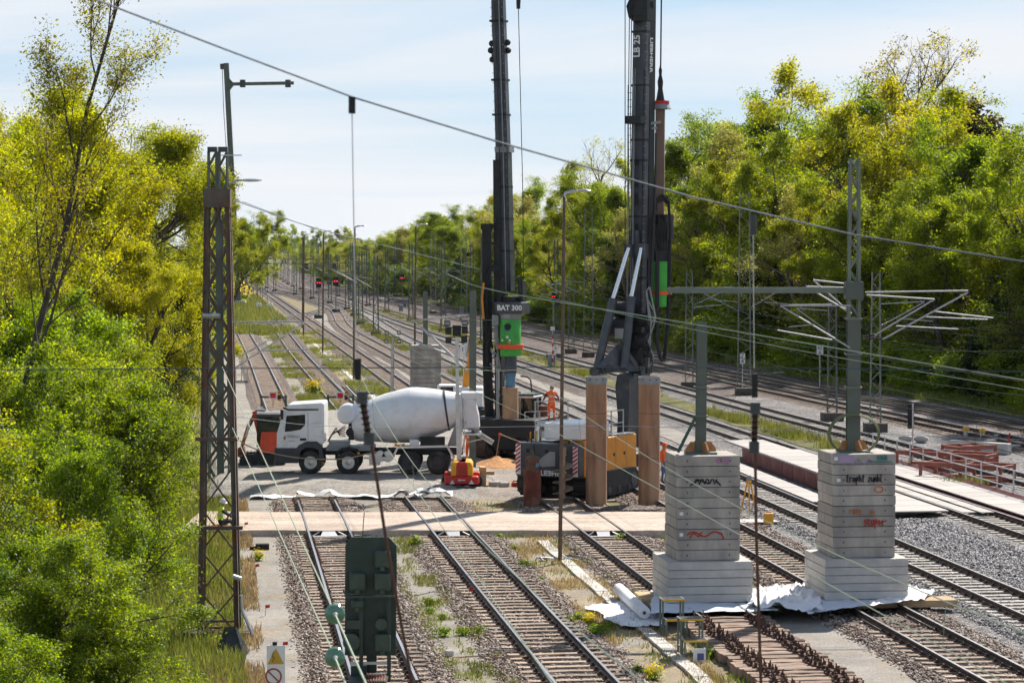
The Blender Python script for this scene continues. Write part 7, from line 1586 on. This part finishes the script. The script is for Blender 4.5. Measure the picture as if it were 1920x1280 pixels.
t = thing('bridge_deck', 'white plates laid between the rails of the bridge track', 'bridge deck')
pm = MB(); pm.bx(-.27, .27, -.98, .98, -.03, 0); pme = pm.mesh('deck_plate', MPLT)
for off in (-.36, .36):
    y = 95.0
    while y < 124: link('deck_plate', pme, t, loc=(tx('G', y) + off, y, .20 + random.uniform(-.004, .004)), rz=.135); y += 2.0
t = thing('bridge_deck', 'raised pale concrete slab with maroon side wall between the piers', 'bridge deck')
pm = MB(); pm.bx(-1.0, 1.0, -.98, .98, -.08, 0); pme = pm.mesh('deck_plate', MPLT); y = 104.5
while y < 124: link('deck_plate', pme, t, loc=(tx('G', y) - 2.35, y, .72), rz=.135); y += 2.0
pm = MB(); pm.bx(-.06, .06, -.97, .97, 0, .64); pme = pm.mesh('side_panel', MMAR); y = 104.5
while y < 120: link('side_panel', pme, t, loc=(tx('G', y) - 3.3, y, .0), rz=.135 + random.uniform(-.01, .01)); y += 2.0
mb = MB(); mb.bx(-1.0, 1.0, -.05, .05, 0, .64); mb.o('end_panel', MMAR, t).location = (tx('G', 103.5) - 2.35, 103.55, 0)
t = thing('bridge_deck', 'low white plates left of the bridge track', 'bridge deck')
pm = MB(); pm.bx(-1.25, 1.25, -.98, .98, -.05, 0); pme = pm.mesh('deck_plate', MPLT); y = 95.2
while y < 104: link('deck_plate', pme, t, loc=(tx('G', y) - 2.3, y, .22), rz=.135); y += 2.0
pm = MB(); pm.bx(-.5, .5, -.98, .98, -.05, 0); pme = pm.mesh('deck_plate', MPLT); y = 99.0
while y < 124: link('deck_plate', pme, t, loc=(tx('F', y) + 1.5, y, .20), rz=.128); y += 2.0
for (k_, off, y0, y1, lab) in (('G', 3.52, 86, 121, 'silver handrail along the white bridge walkway'), ('G', 5.0, 84, 101, 'second silver handrail further right of the bridge walkway')):
    t = thing('railing', lab, 'railing'); y = y0; P = []
    while y <= y1: P.append(Vector((tx(k_, y) + off, y, .1))); y += 2.05
    for q in P: mb = MB(); mb.bar(q, q + Vector((0, 0, 1.15)), .06, .06); mb.o('post', MGALV, t)
    for zz in (.42, .78, 1.15): mb = MB(); mb.tube([q + Vector((0, 0, zz)) for q in P], .028, 6); mb.o('rail', MGALV, t)
# red steel crates behind the railing
MRFR = mat('frame_red', (.28, .085, .06), .6, 0, .15, 3)
for (px, py, L, lab) in ((1762, 882, 4.6, 'long red steel crate lying behind the bridge railing'), (1835, 868, 2.2, 'short red steel crate behind the bridge railing'), (1800, 905, 4.0, 'front red steel crate close to the bridge railing')):
    p = G(px, py, 0); t = thing('red_crate', lab, 'steel crate', (p.x, p.y, -.05), -.62 if L > 3 else .5, 'red steel crates')
    for yv in (0, 1.5): mb = MB(); mb.bx(-L / 2, L / 2, yv - .06, yv + .06, .0, .28); mb.o('long_beam', MRFR, t); mb = MB(); mb.bx(-L / 2, L / 2, yv - .05, yv + .05, .72, .92); mb.o('top_beam', MRFR, t)
    for xv in (-L / 2 + .06, 0, L / 2 - .06):
        for yv in (0, 1.5): mb = MB(); mb.bx(xv - .06, xv + .06, yv - .055, yv + .055, .28, .72); mb.o('upright', MRFR, t)
        mb = MB(); mb.bx(xv - .05, xv + .05, .06, 1.44, .74, .88); mb.o('cross_beam', MRFR, t)
p = G(1838, 846); t = thing('concrete_trough', 'long grey concrete trough block lying beyond the railing', 'concrete block', (p.x, p.y, -.08), -.55)
mb = MB(); mb.prism([(-1.6, 0), (1.6, 0), (1.6, .55), (-1.6, .62)], -.25, .25); bevel(mb.o('block', MCONL, t), .03, 1); mb = MB(); mb.bx(-1.5, 1.5, .3, .42, 0, .3); mb.o('lip', MCONL, t)
for px, py, lab in ((1811, 818, 'left yellow-capped pipe stub beside the concrete trough'), (1842, 822, 'right yellow-capped pipe stub beside the concrete trough'), (1502, 702, 'left yellow-capped stub at the forest edge'), (1519, 706, 'right yellow-capped stub at the forest edge')):
    p = G(px, py); t = thing('pipe_stub', lab, 'pipe', p, 0, 'yellow-capped pipe stubs'); mb = MB(); mb.cyl((0, 0, 0), (0, 0, .35), .13, n=10); mb.o('pipe', MGALV, t); mb = MB(); mb.lathe([(.2, .35), (.2, .45), (.12, .55), (.02, .57)], 12); mb.o('cap', MYEL, t)
for i, (px, py) in enumerate(((1698, 826), (1727, 827))):
    p = G(px, py); mb = MB(); mb.sphere((0, 0, .12), .4, 12, 8, (1, .7, .55)); o = mb.o('white_sack', MPLT, label=('left' if i == 0 else 'right') + ' white sack lying on the weeds beside the bridge', cat='sack', group='white sacks', loc=p, smooth=True)
for px, py, lab in ((1880, 818, 'flat pale slab right of the concrete trough'), (1862, 828, 'small pale slab beside the concrete trough'), (1903, 838, 'grey kerb slab at the right picture edge'), (1460, 700, 'pale slab on the ballast at the forest edge')):
    p = G(px, py); mb = MB(); mb.box((0, 0, .06), (.9, .4, .14), .3); bevel(mb.o('concrete_slab', MCONL, label=lab, cat='slab', group='loose concrete slabs', loc=p), .02, 1)
p = G(1709, 862); t = thing('marker_board', 'black upright board fixed to a silver post behind the railing', 'marker board', p); hh = At(1709, 756, p.y).z
mb = MB(); mb.bar((.05, 0, 0), (.05, 0, hh), .07); mb.o('post', MGALV, t); mb = MB(); mb.bx(-.2, .12, .05, .1, hh - 1.25, hh - .05); mb.o('board', MBLK, t)
p = G(1892, 838); mb = MB(); mb.tube([(0, 0, 0), (.05, 0, .3), (-.05, 0, .5), (.04, 0, .75)], .05, 6); mb.o('red_white_post', MRED, label='thin red bent marker post beside the concrete trough', cat='post', loc=p)

# ------------------------------------------------------------------ buffer boards, signals, boards
def board(px, py, label):
    p = G(px, py + 22, .2); t = thing('buffer_board', label, 'stop board', (p.x, p.y, 0), 0, 'red stop boards on the tracks'); s_ = p.y / F
    zc = At(px, py, p.y).z; mb = MB(); mb.bx(-7 * s_ - .02, 7 * s_ + .02, -.03, 0, zc - 6.5 * s_, zc + 6.5 * s_); mb.o('plate', MSTRIPW, t)
    mb = MB(); mb.bx(-5 * s_, 5.2 * s_, -.045, -.032, zc - 5 * s_, zc + 4.6 * s_); mb.o('red_field', mat('stop_red', (.62, .02, .03), .5), t)
    for x in (-.8, .8): mb = MB(); mb.bar((x, .3, .2), (x, .3, 1.0), .1); mb.o('support', MGRN, t); mb = MB(); mb.bar((x, .3, .9), (x, 1.3, .2), .08); mb.o('strut', MGRN, t)
    mb = MB(); mb.bar((-.9, .25, .85), (.9, .25, .85), .14); mb.o('buffer_beam', MGRN, t); mb = MB(); mb.bar((0, .02, .2), (0, .02, zc), .06); mb.o('post', MYEL, t)
    x0 = 11 * s_; mb = MB(); mb.bx(x0 - .1, x0 + .13, .18, .21, zc - .38, zc + .3); hzp = mb.o('hazard_plate', MYEL, t); mb = MB()
    for i in range(3): mb.add([(x0 - .1, .172, zc - .3 + .2 * i), (x0 + .13, .172, zc - .2 + .2 * i), (x0 + .13, .172, zc - .12 + .2 * i), (x0 - .1, .172, zc - .22 + .2 * i)], [(0, 1, 2, 3)])
    mb.o('black_stripes', MBLK, hzp)
board(512, 741, 'left red and white stop board on the leftmost track'); board(638, 741, 'right red and white stop board on the second track')
MLR = emis('signal_red_light', (1, .02, .03), 1.1)
def signal(px, head, base, label, s=1.0):
    p = G(px, base); t = thing('railway_signal', label, 'signal', p, 0, 'signals showing red'); zc = At(px, head, p.y).z; k_ = p.y / F
    mb = MB(); mb.bar((0, 0, 0), (0, 0, zc), .16); mb.o('mast', MGRNL, t)
    mb = MB(); mb.bx(-5 * k_ * s, 5 * k_ * s, -.3, -.05, zc - 9 * k_ * s, zc + 8 * k_ * s); mb.o('head', MBLK, t)
    for x in (-2.2, 2.2): mb = MB(); mb.cyl((x * k_ * s, -.36, zc), (x * k_ * s, -.31, zc), 1.4 * k_ * s, n=10); mb.o('red_lamp', MLR, t)
    mb = MB(); mb.bx(-.7, .7, -.5, .5, -.1, .5); mb.o('base_box', MDGRY, t)
signal(598, 530, 596, 'left of two black signals showing two red lights'); signal(630, 527, 585, 'right of two black signals showing two red lights'); signal(1038, 556, 672, 'black signal with red light left of the brown lamp post', .8); signal(754, 521, 575, 'distant black signal at the right forest', .8)
def sign(px, py, base, body, label, w_=.5, h_=.6, m=MSTRIPW, tm=MBLK, size=.4):
    p = G(px, base); t = thing('number_board', label, 'sign', p, 0, 'small white number boards'); zc = At(px, py, p.y).z
    mb = MB(); mb.bar((0, .04, 0), (0, .04, zc), .06); mb.o('post', MGALV, t); mb = MB(); mb.bx(-w_ / 2, w_ / 2, -.02, 0, zc - h_ / 2, zc + h_ / 2); mb.o('plate', m, t)
    text(body, size, tm, frame(Vector((0, -.025, zc)), (1, 0, 0), (0, 0, 1)), t)
sign(1537, 656, 730, '61\n6', 'white board reading 61 6 at the forest edge', .5, .72, size=.34); sign(1392, 672, 736, '7\n8', 'white board reading 7 8 on the tall mast', .38, .78, size=.38)
sign(869, 655, 770, 'E', 'white E board left of the green post', .42, .48); sign(1042, 652, 690, 'E', 'white E board right of the green drive', .42, .48)
for px, py, lab in ((1034, 686, 'grey relay cabinet beside the E board post'), (866, 588, 'small pale cabinet at the forest edge behind the floodlights'), (1050, 582, 'grey cabinet half hidden at the forest edge'), (752, 583, 'grey cabinet at the red and white post')):
    p = G(px, py); t = thing('relay_cabinet', lab, 'cabinet', p, 0, 'grey relay cabinets'); mb = MB(); mb.bx(-.35, .35, -.25, .25, 0, 1.05); bevel(mb.o('body', MRIGL, t), .03, 1); mb = MB(); mb.bx(-.38, .38, -.28, .28, 1.05, 1.1); mb.o('lid', MGALV, t)
p = G(1034, 686); t = thing('marker_post', 'red and white striped marker post beside the relay cabinet', 'post', (p.x + .1, p.y - .4, 0))
for i in range(8): mb = MB(); mb.cyl((0, 0, .35 * i), (0, 0, .35 * i + .35), .07, n=8); mb.o('band', MRED if i % 2 else MSTRIPW, t)
mb = MB(); mb.bx(-.2, .2, -.05, -.02, 3.2, 3.55); mb.o('plate', MSTRIPW, t); mb = MB(); mb.cyl((0, 0, 2.8), (0, 0, 3.5), .04, n=6); mb.o('stem', MGALV, t)
# white lamps by the lone mast
for i, px in enumerate((483, 488, 503, 509)):
    p = G(px, 579); t = thing('buffer_stop', ('outer left', 'inner left', 'inner right', 'outer right')[i] + ' white buffer stop block at the far lone mast', 'buffer stop', p, 0, 'white buffer stop blocks'); mb = MB(); mb.bx(-.25, .25, -.6, .6, 0, .3); mb.o('base', MBLK, t); mb = MB(); mb.lathe([(.1, .3), (.28, .35), (.26, .9), (.15, 1.1), (.02, 1.12)], 10); mb.o('head', MWHT, t, smooth=True)
# pile of rails, pallet, bits in the mid yard
p = G(668, 738); t = thing('rail_pile', 'bundle of bright rails lying between second and third track', 'rails', (p.x, p.y, -.05), .124)
for i in range(5): mb = MB(); mb.bar((-.5 + .25 * i, -9, .08), (-.5 + .25 * i, 9, .08), .09, .16); mb.o('rail', MGALV if i % 2 else MRAIL, t)
for (px, py, lab) in ((615, 684, 'small metal rack between second and third track'), (453, 716, 'small metal rack left of the leftmost track'), (688, 738, 'small metal rack beside the white floodlight pole')):
    p = G(px, py); t = thing('metal_rack', lab, 'rack', p, 0, 'small metal racks')
    for x in (-.45, .0, .45): mb = MB(); mb.bar((x, 0, 0), (x, 0, 1.2), .06); mb.o('upright', MGALV, t)
    for zz in (.6, 1.18): mb = MB(); mb.bar((-.48, 0, zz), (.48, 0, zz), .05); mb.o('bar', MGALV, t)
    mb = MB(); mb.bx(-.5, .5, -.3, .3, 0, .1); mb.o('base', MDGRY, t)
# site odds and ends
p = G(905, 880, .1); mb = MB(); nn = 14
def heap(name, px, py, rx, ry, h, m, label, seed):
    p = G(px, py, .1); mb = MB(); n_, k_ = 10, 22; mb.v.append((0, 0, h))
    for i in range(1, n_ + 1):
        for j in range(k_): a = 6.283 * j / k_; f = i / n_; zz = h * (1 - f) ** 1.2 + mnoise.noise((math.cos(a) * f * 4 + seed, math.sin(a) * f * 4, 0)) * h * .22 * (1 - f * .6) - (.12 if i == n_ else 0); mb.v.append((math.cos(a) * rx * f, math.sin(a) * ry * f, zz))
    for j in range(k_): mb.f.append((0, 1 + j, 1 + (j + 1) % k_)); mb.mi.append(0)
    for i in range(n_ - 1):
        for j in range(k_): a, b = 1 + i * k_, 1 + (i + 1) * k_; mb.f.append((a + j, b + j, b + (j + 1) % k_, a + (j + 1) % k_)); mb.mi.append(0)
    return mb.o(name, m, label=label, cat='heap', loc=p, smooth=True)
MOSA = stones('orange_sand', [(.40, .19, .08), (.52, .27, .12), (.60, .34, .17)], 14, bump=.8, dark=.6)
heap('sand_heap', 935, 872, 1.6, 2.4, .45, MOSA, 'orange sand heap in front of the rear drill rig', 1); heap('sand_heap', 985, 905, .8, 1.5, .18, MOSA, 'flat orange sand patch left of the dark counterweight', 5)
heap('earth_heap', 1010, 962, 3.2, .9, .14, MBALL, 'flat brown earth bank in front of the casings', 9); heap('earth_heap', 1180, 952, 1.8, .8, .14, MBALL, 'flat brown earth bank before the right casing', 12)
heap('gravel_heap', 640, 914, 6.0, 1.1, .28, MPADG, 'long low grey gravel bank along the truck side', 15)
for px, py, rz_, lab in ((905, 913, .1, 'two-part timber trestle right of the light tower trailer'),):
    p = G(px, py, .05); t = thing('timber_trestle', lab, 'trestle', p, rz_); mb = MB(); mb.bx(-.12, .12, -.4, .4, 0, .9); mb.o('post', MWOOD, t); mb = MB(); mb.bx(-.5, .5, -.15, .15, .55, .7); mb.o('beam', MWOOD, t); mb = MB(); mb.bx(-.35, .35, -.3, .3, 0, .1); mb.o('foot', MWOOD, t)
for i, (px, py) in enumerate(((925, 913), (935, 912), (945, 914))):
    p = G(px, py, .05); mb = MB(); mb.box((0, 0, .12), (.42, .25, .24), .2 * i); bevel(mb.o('concrete_stone', MCONL, label=('left', 'middle', 'right')[i] + ' of three pale stones right of the trailer', cat='stone', group='pale stones on the site', loc=p), .03, 1)
p = G(965, 914, .05); t = thing('plate_compactor', 'small red hand machine lying on the site gravel', 'hand machine', p); mb = MB(); mb.sphere((0, 0, .13), .16, 10, 6, (1, .8, .7)); mb.o('body', MRED, t, smooth=True); mb = MB(); mb.tube([(-.1, 0, .2), (-.05, 0, .3), (.12, 0, .3), (.16, 0, .2)], .025, 5); mb.o('handle', MBLK, t)
p = G(780, 962, .0)
for i, (px0, py0, px1, py1, lab) in enumerate(((932, 862, 937, 815, 'leaning wooden lath with red ribbon near the sand heap'),)):
    a = G(px0 - 4, py0 + 8, .1); b = At(px1, py1, a.y - .1); t = thing('marker_lath', lab, 'lath', a); mb = MB(); mb.bar((0, 0, 0), b - a, .05, .04); mb.o('lath', MWOOD, t); mb = MB(); mb.box(b - a, (.14, .06, .2)); mb.o('ribbon', MRED, t)
pr = [At(937, 813, 112.0), At(960, 822, 110), At(1010, 838, 106), At(1050, 842, 103)]
mb = MB(); mb.tube(catmull(pr, .4), .03, 5); mb.o('rope', mat('tan_rope', (.42, .30, .19), .8), label='tan rope stretched from the lath to the lamp post', cat='rope')
pr = [At(450, 826, 108), At(480, 842, 108), At(560, 858, 107.5), At(640, 860, 107.5), At(690, 850, 107.5), At(705, 846, 108)]
mb = MB(); mb.tube(catmull(pr, .4), .028, 5); mb.o('rope', mat('tan_rope', (.42, .30, .19), .8), label='tan rope sagging in front of the truck cab wheels', cat='rope')
for i, (px, py, lab) in enumerate(((459, 977, 'red flag on thin wire at the left end of the crossing'), (479, 1055, 'red flag in the grass below the crossing'), (498, 1131, 'red flag on the verge above the foil'), (531, 1200, 'lowest red flag beside the side path'), (880, 1100, 'red flag at the left rail of the second track'), (462, 905, 'red flag in the grass above the crossing'))):
    p = G(px, py + 18); t = thing('marker_flag', lab, 'flag', (p.x, p.y, -.08), 0, 'small red marker flags'); hh = 18 / F * p.y; mb = MB(); mb.bar((0, 0, 0), (0, 0, hh + .05), .015); mb.o('stick', MWOOD, t); mb = MB(); mb.add([(0, -.01, hh - .05), (.13, -.03, hh - .02), (.12, -.02, hh + .06), (0, -.01, hh + .04)], [(0, 1, 2, 3)]); mb.add([(0, .0, hh - .05), (.13, -.02, hh - .02), (.12, -.01, hh + .06), (0, .0, hh + .04)], [(0, 1, 2, 3)]); mb.o('cloth', MRED, t)
p = G(492, 1026); mb = MB(); mb.box((0, 0, .1), (.45, .3, .2), .2); mb.box((-.3, 0, .05), (.3, .2, .1), .1); mb.o('black_bag', MBLK, label='small black bag lying on the verge below the crossing', cat='bag', loc=(p.x, p.y, -.06))
p = G(842, 1225); mb = MB(); mb.box((0, 0, .08), (.22, .2, .16), .3); bevel(mb.o('concrete_stone', MCONL, label='single pale stone on the mossy path', cat='stone', loc=(p.x, p.y, -.06)), .03, 1)
mb = MB(); mb.tube(catmull([G(842, 1232, -.04), G(900, 1229, -.04), G(950, 1232, .1), G(1000, 1228, .1), G(1060, 1225, .05)], .3), .018, 4); mb.o('cable', MTAN, label='thin tan cable lying across the mossy path and second track', cat='cable')
for (px, py, lab) in ((838, 897, 'black plastic cone left of the red trailer'),): p = G(px, py, .1); mb = MB(); mb.lathe([(.2, 0), (.2, .04), (.1, .05), (.06, .8), (.02, .82)], 10); mb.o('cone_post', MBLK, label=lab, cat='cone', loc=p)
for i, (px, py, lab) in enumerate(((899, 838, 'upper orange lamp at the green post'), (899, 893, 'lower orange lamp at the green post'))): pass

# ------------------------------------------------------------------ low plants
MGRS = leafmat('grass_blade', (.065, .095, .015), (.22, .23, .055), (.13, .155, .03), trans=.3, nsc=.3); MGRD = leafmat('grass_dry', (.20, .155, .06), (.38, .31, .15), (.29, .225, .10), trans=.25, nsc=.3); MFLO = leafmat('yellow_flowers', (.55, .42, .02), (.85, .65, .03), trans=.3)
def blades(name, pts, h, m, label, spread=.0, seed=1):
    g = np.random.default_rng(seed); P = np.asarray(pts, dtype=float); n = len(P); a = g.uniform(0, 6.283, n); hh = h * g.uniform(.4, 1.3, n); lean = g.uniform(.1, .7, n) * hh; wd = .012 + hh * .035
    d = np.stack([np.cos(a), np.sin(a)], 1); e = np.stack([-np.sin(a), np.cos(a)], 1); V = np.zeros((n, 3, 3))
    V[:, 0, :2] = P[:, :2] - e * wd[:, None]; V[:, 1, :2] = P[:, :2] + e * wd[:, None]; V[:, 2, :2] = P[:, :2] + d * lean[:, None]
    V[:, 0, 2] = P[:, 2]; V[:, 1, 2] = P[:, 2]; V[:, 2, 2] = P[:, 2] + hh
    me = np_mesh(name, V.reshape(-1, 3), np.arange(3 * n).reshape(-1, 3), m, 3); return link(name, me, None, label, 'grass', kind='stuff')
def clumped(n, f, y0, y1, w_, thr, seed, nsc=.5, z=-.08):
    r_ = random.Random(seed); o = []; k_ = 0
    while len(o) < n and k_ < n * 30:
        k_ += 1; y_ = y0 + (y1 - y0) * r_.random() ** 1.4; x_ = f(y_) + r_.uniform(0, w_)
        if mnoise.noise((x_ * nsc, y_ * nsc * .6, seed)) + r_.uniform(-.15, .15) > thr: o.append((x_, y_, z))
    return o
blades('verge_grass', clumped(52000, lambda y: tx('A', y) - 8.6, 48, 101, 5.3, -.35, 1), .34, MGRS, 'tall grass on the verge left of the leftmost track', seed=2)
blades('dry_grass', clumped(9000, lambda y: tx('A', y) - 4.3, 48, 101, 1.5, -.05, 2), .22, MGRD, 'dry grass along the side path', seed=3)
blades('track_weeds', clumped(2500, lambda y: tx('A', y) + 1.5, 52, 88, 1.0, .12, 4, 1.0), .12, MGRS, 'low weeds along the leftmost track', seed=4)
blades('track_weeds', clumped(3500, lambda y: tx('B', y) - 2.4, 52, 88, 1.0, .05, 5, .9), .15, MGRS, 'low weeds left of the second track', seed=5)
blades('track_weeds', clumped(8000, lambda y: tx('B', y) + 1.7, 52, 100, 1.9, .02, 6, .7), .15, MGRD, 'dry weeds right of the second track', seed=6)
blades('track_weeds', clumped(2500, lambda y: tx('B', y) + 1.7, 52, 100, 3.6, .2, 7, .9), .18, MGRS, 'green weeds on the dry strip', seed=7)
blades('yard_weeds', clumped(8000, lambda y: tx('A', y) + 1.7, 153, 300, 2.6, .08, 8, .25), .35, MGRS, 'weeds between the two left tracks behind the site', seed=8)
blades('yard_weeds', clumped(10000, lambda y: tx('B', y) + 1.7, 153, 320, 3.2, .05, 9, .2), .4, MGRS, 'weeds between second and third track behind the site', seed=9)
blades('yard_weeds', clumped(15000, lambda y: tx('G', y) + 2.4, 106, 420, 2.0, .0, 10, .2), .45, MGRS, 'weed strip between the main tracks', seed=10)
blades('yard_weeds', clumped(20000, lambda y: tx('C', y) - 20, 300, 560, 17, -.2, 11, .08), .9, MGRS, 'meadow on the grassy triangle behind the yard', seed=11)
blades('yard_weeds', clumped(14000, lambda y: tx('A', y) - 13, 103, 300, 9, -.2, 12, .2), .5, MGRS, 'rough grass left of the yard', seed=12)
blades('verge_grass', clumped(26000, lambda y: tx('J', y) + 3.4, 100, 330, 4.5, -.3, 13, .2), .55, MGRS, 'grass verge in front of the right forest', seed=13)
blades('yard_weeds', clumped(8000, lambda y: tx('D', y) + 2.0, 200, 420, 2.0, .0, 14, .2), .4, MGRS, 'weeds right of the fourth track', seed=14)
# single weeds one can point at
WP = []
for sd in range(3):
    g = np.random.default_rng(sd); C = g.normal(size=(260, 3)) * np.array([.14, .14, .09]) + np.array([0, 0, .14]); C[:, 2] = np.abs(C[:, 2]); WP.append(leaf_mesh('leaves', C, .045, LF['fresh'], sd))
g = np.random.default_rng(9); C = g.normal(size=(260, 3)) * np.array([.16, .16, .10]) + np.array([0, 0, .30]); FL = leaf_mesh('blossom', C, .035, MFLO, 9)
mb = MB(); 
for i in range(7): a = i * .9; mb.tube([(0, 0, -.05), (math.cos(a) * .06, math.sin(a) * .06, .12), (math.cos(a) * .15, math.sin(a) * .15, .26)], .008, 3)
STM = mb.mesh('stems', LF['green'])
wl = [(806, 1134, .8, 'upper'), (806, 1149, .6, 'second'), (830, 1160, .6, 'third'), (831, 1192, .9, 'low left'), (867, 1190, .8, 'low middle'), (899, 1188, .7, 'low right')]
for i, (px, py, s, w_) in enumerate(wl):
    p = G(px, py, -.06); t = thing('weed', 'small fresh weed on the mossy path, ' + w_ + ' one', 'weed', p, i, 'weeds on the mossy path'); t.scale = (s, s, s); link('leaves', WP[i % 3], t); link('stems', STM, t)
for i, (px, py, s, lab) in enumerate(((985, 1062, 1.5, 'bushy weed left of the brown lamp post foot'), (1015, 1088, .8, 'small weed below the lamp post scrap'), (935, 1008, 1.0, 'weed tuft just below the crossing'), (780, 1022, 1.8, 'tall green tuft below the crossing'), (1165, 1012, 1.5, 'fresh weed between the rails of the third track'), (1085, 1165, 1.6, 'green weed left of the fleece sheet'), (1118, 1190, 1.7, 'leafy weed below the fleece sheet'), (1140, 1180, 1.5, 'leafy weed at the shadow of the fleece'), (1330, 1230, 1.5, 'green weed beside the notice board'), (1090, 998, .9, 'weed at the end of the black crossing panel'), (1355, 1150, 1.8, 'leafy weed growing out of the old sleepers'), (1450, 1148, 1.4, 'small leafy weed below the fleece heap'), (1195, 1258, 1.0, 'green weed next to the yellow flowers'), (965, 1030, 1.0, 'pale weed on the dry strip'), (1255, 1010, 1.2, 'weed behind the left pier base'))):
    p = G(px, py, -.06); t = thing('weed', lab, 'weed', p, i * .7, 'weeds in the yard'); s *= .62; t.scale = (s, s, s * .9); link('leaves', WP[i % 3], t); link('stems', STM, t)
for i, (px, py, s, lab) in enumerate(((1225, 1274, .85, 'bright yellow flowering plant at the bottom edge'), (1105, 1170, .7, 'yellow flowering weed left of the fleece'), (588, 740, 2.4, 'yellow flowering bush left of the second track'), (484, 1050, .8, 'yellow flowers on the grassy verge'), (441, 570, 10, 'yellow bush at the foot of the tall slim mast'))):
    p = G(px, py, -.06); t = thing('flowering_plant', lab, 'flowers', p, i, 'yellow flowering plants'); t.scale = (s, s, s); link('blossom', FL, t); link('leaves', WP[i % 3], t); link('stems', STM, t)
# ================================================================== air
mh_ = bpy.data.materials.new('haze_air'); mh_.use_nodes = True; nn_ = mh_.node_tree.nodes; nn_.clear()
oh = nn_.new('ShaderNodeOutputMaterial'); pv = nn_.new('ShaderNodeVolumePrincipled'); pv.inputs['Color'].default_value = (.80, .87, .97, 1); pv.inputs['Density'].default_value = .00002; pv.inputs['Anisotropy'].default_value = .2
mh_.node_tree.links.new(pv.outputs[0], oh.inputs['Volume'])
mb = MB(); mb.bx(-700, 500, -60, 2300, -1.2, 52); hz_o = mb.o('haze', mh_, kind='stuff', label='thin pale summer haze over the whole line', cat='haze')
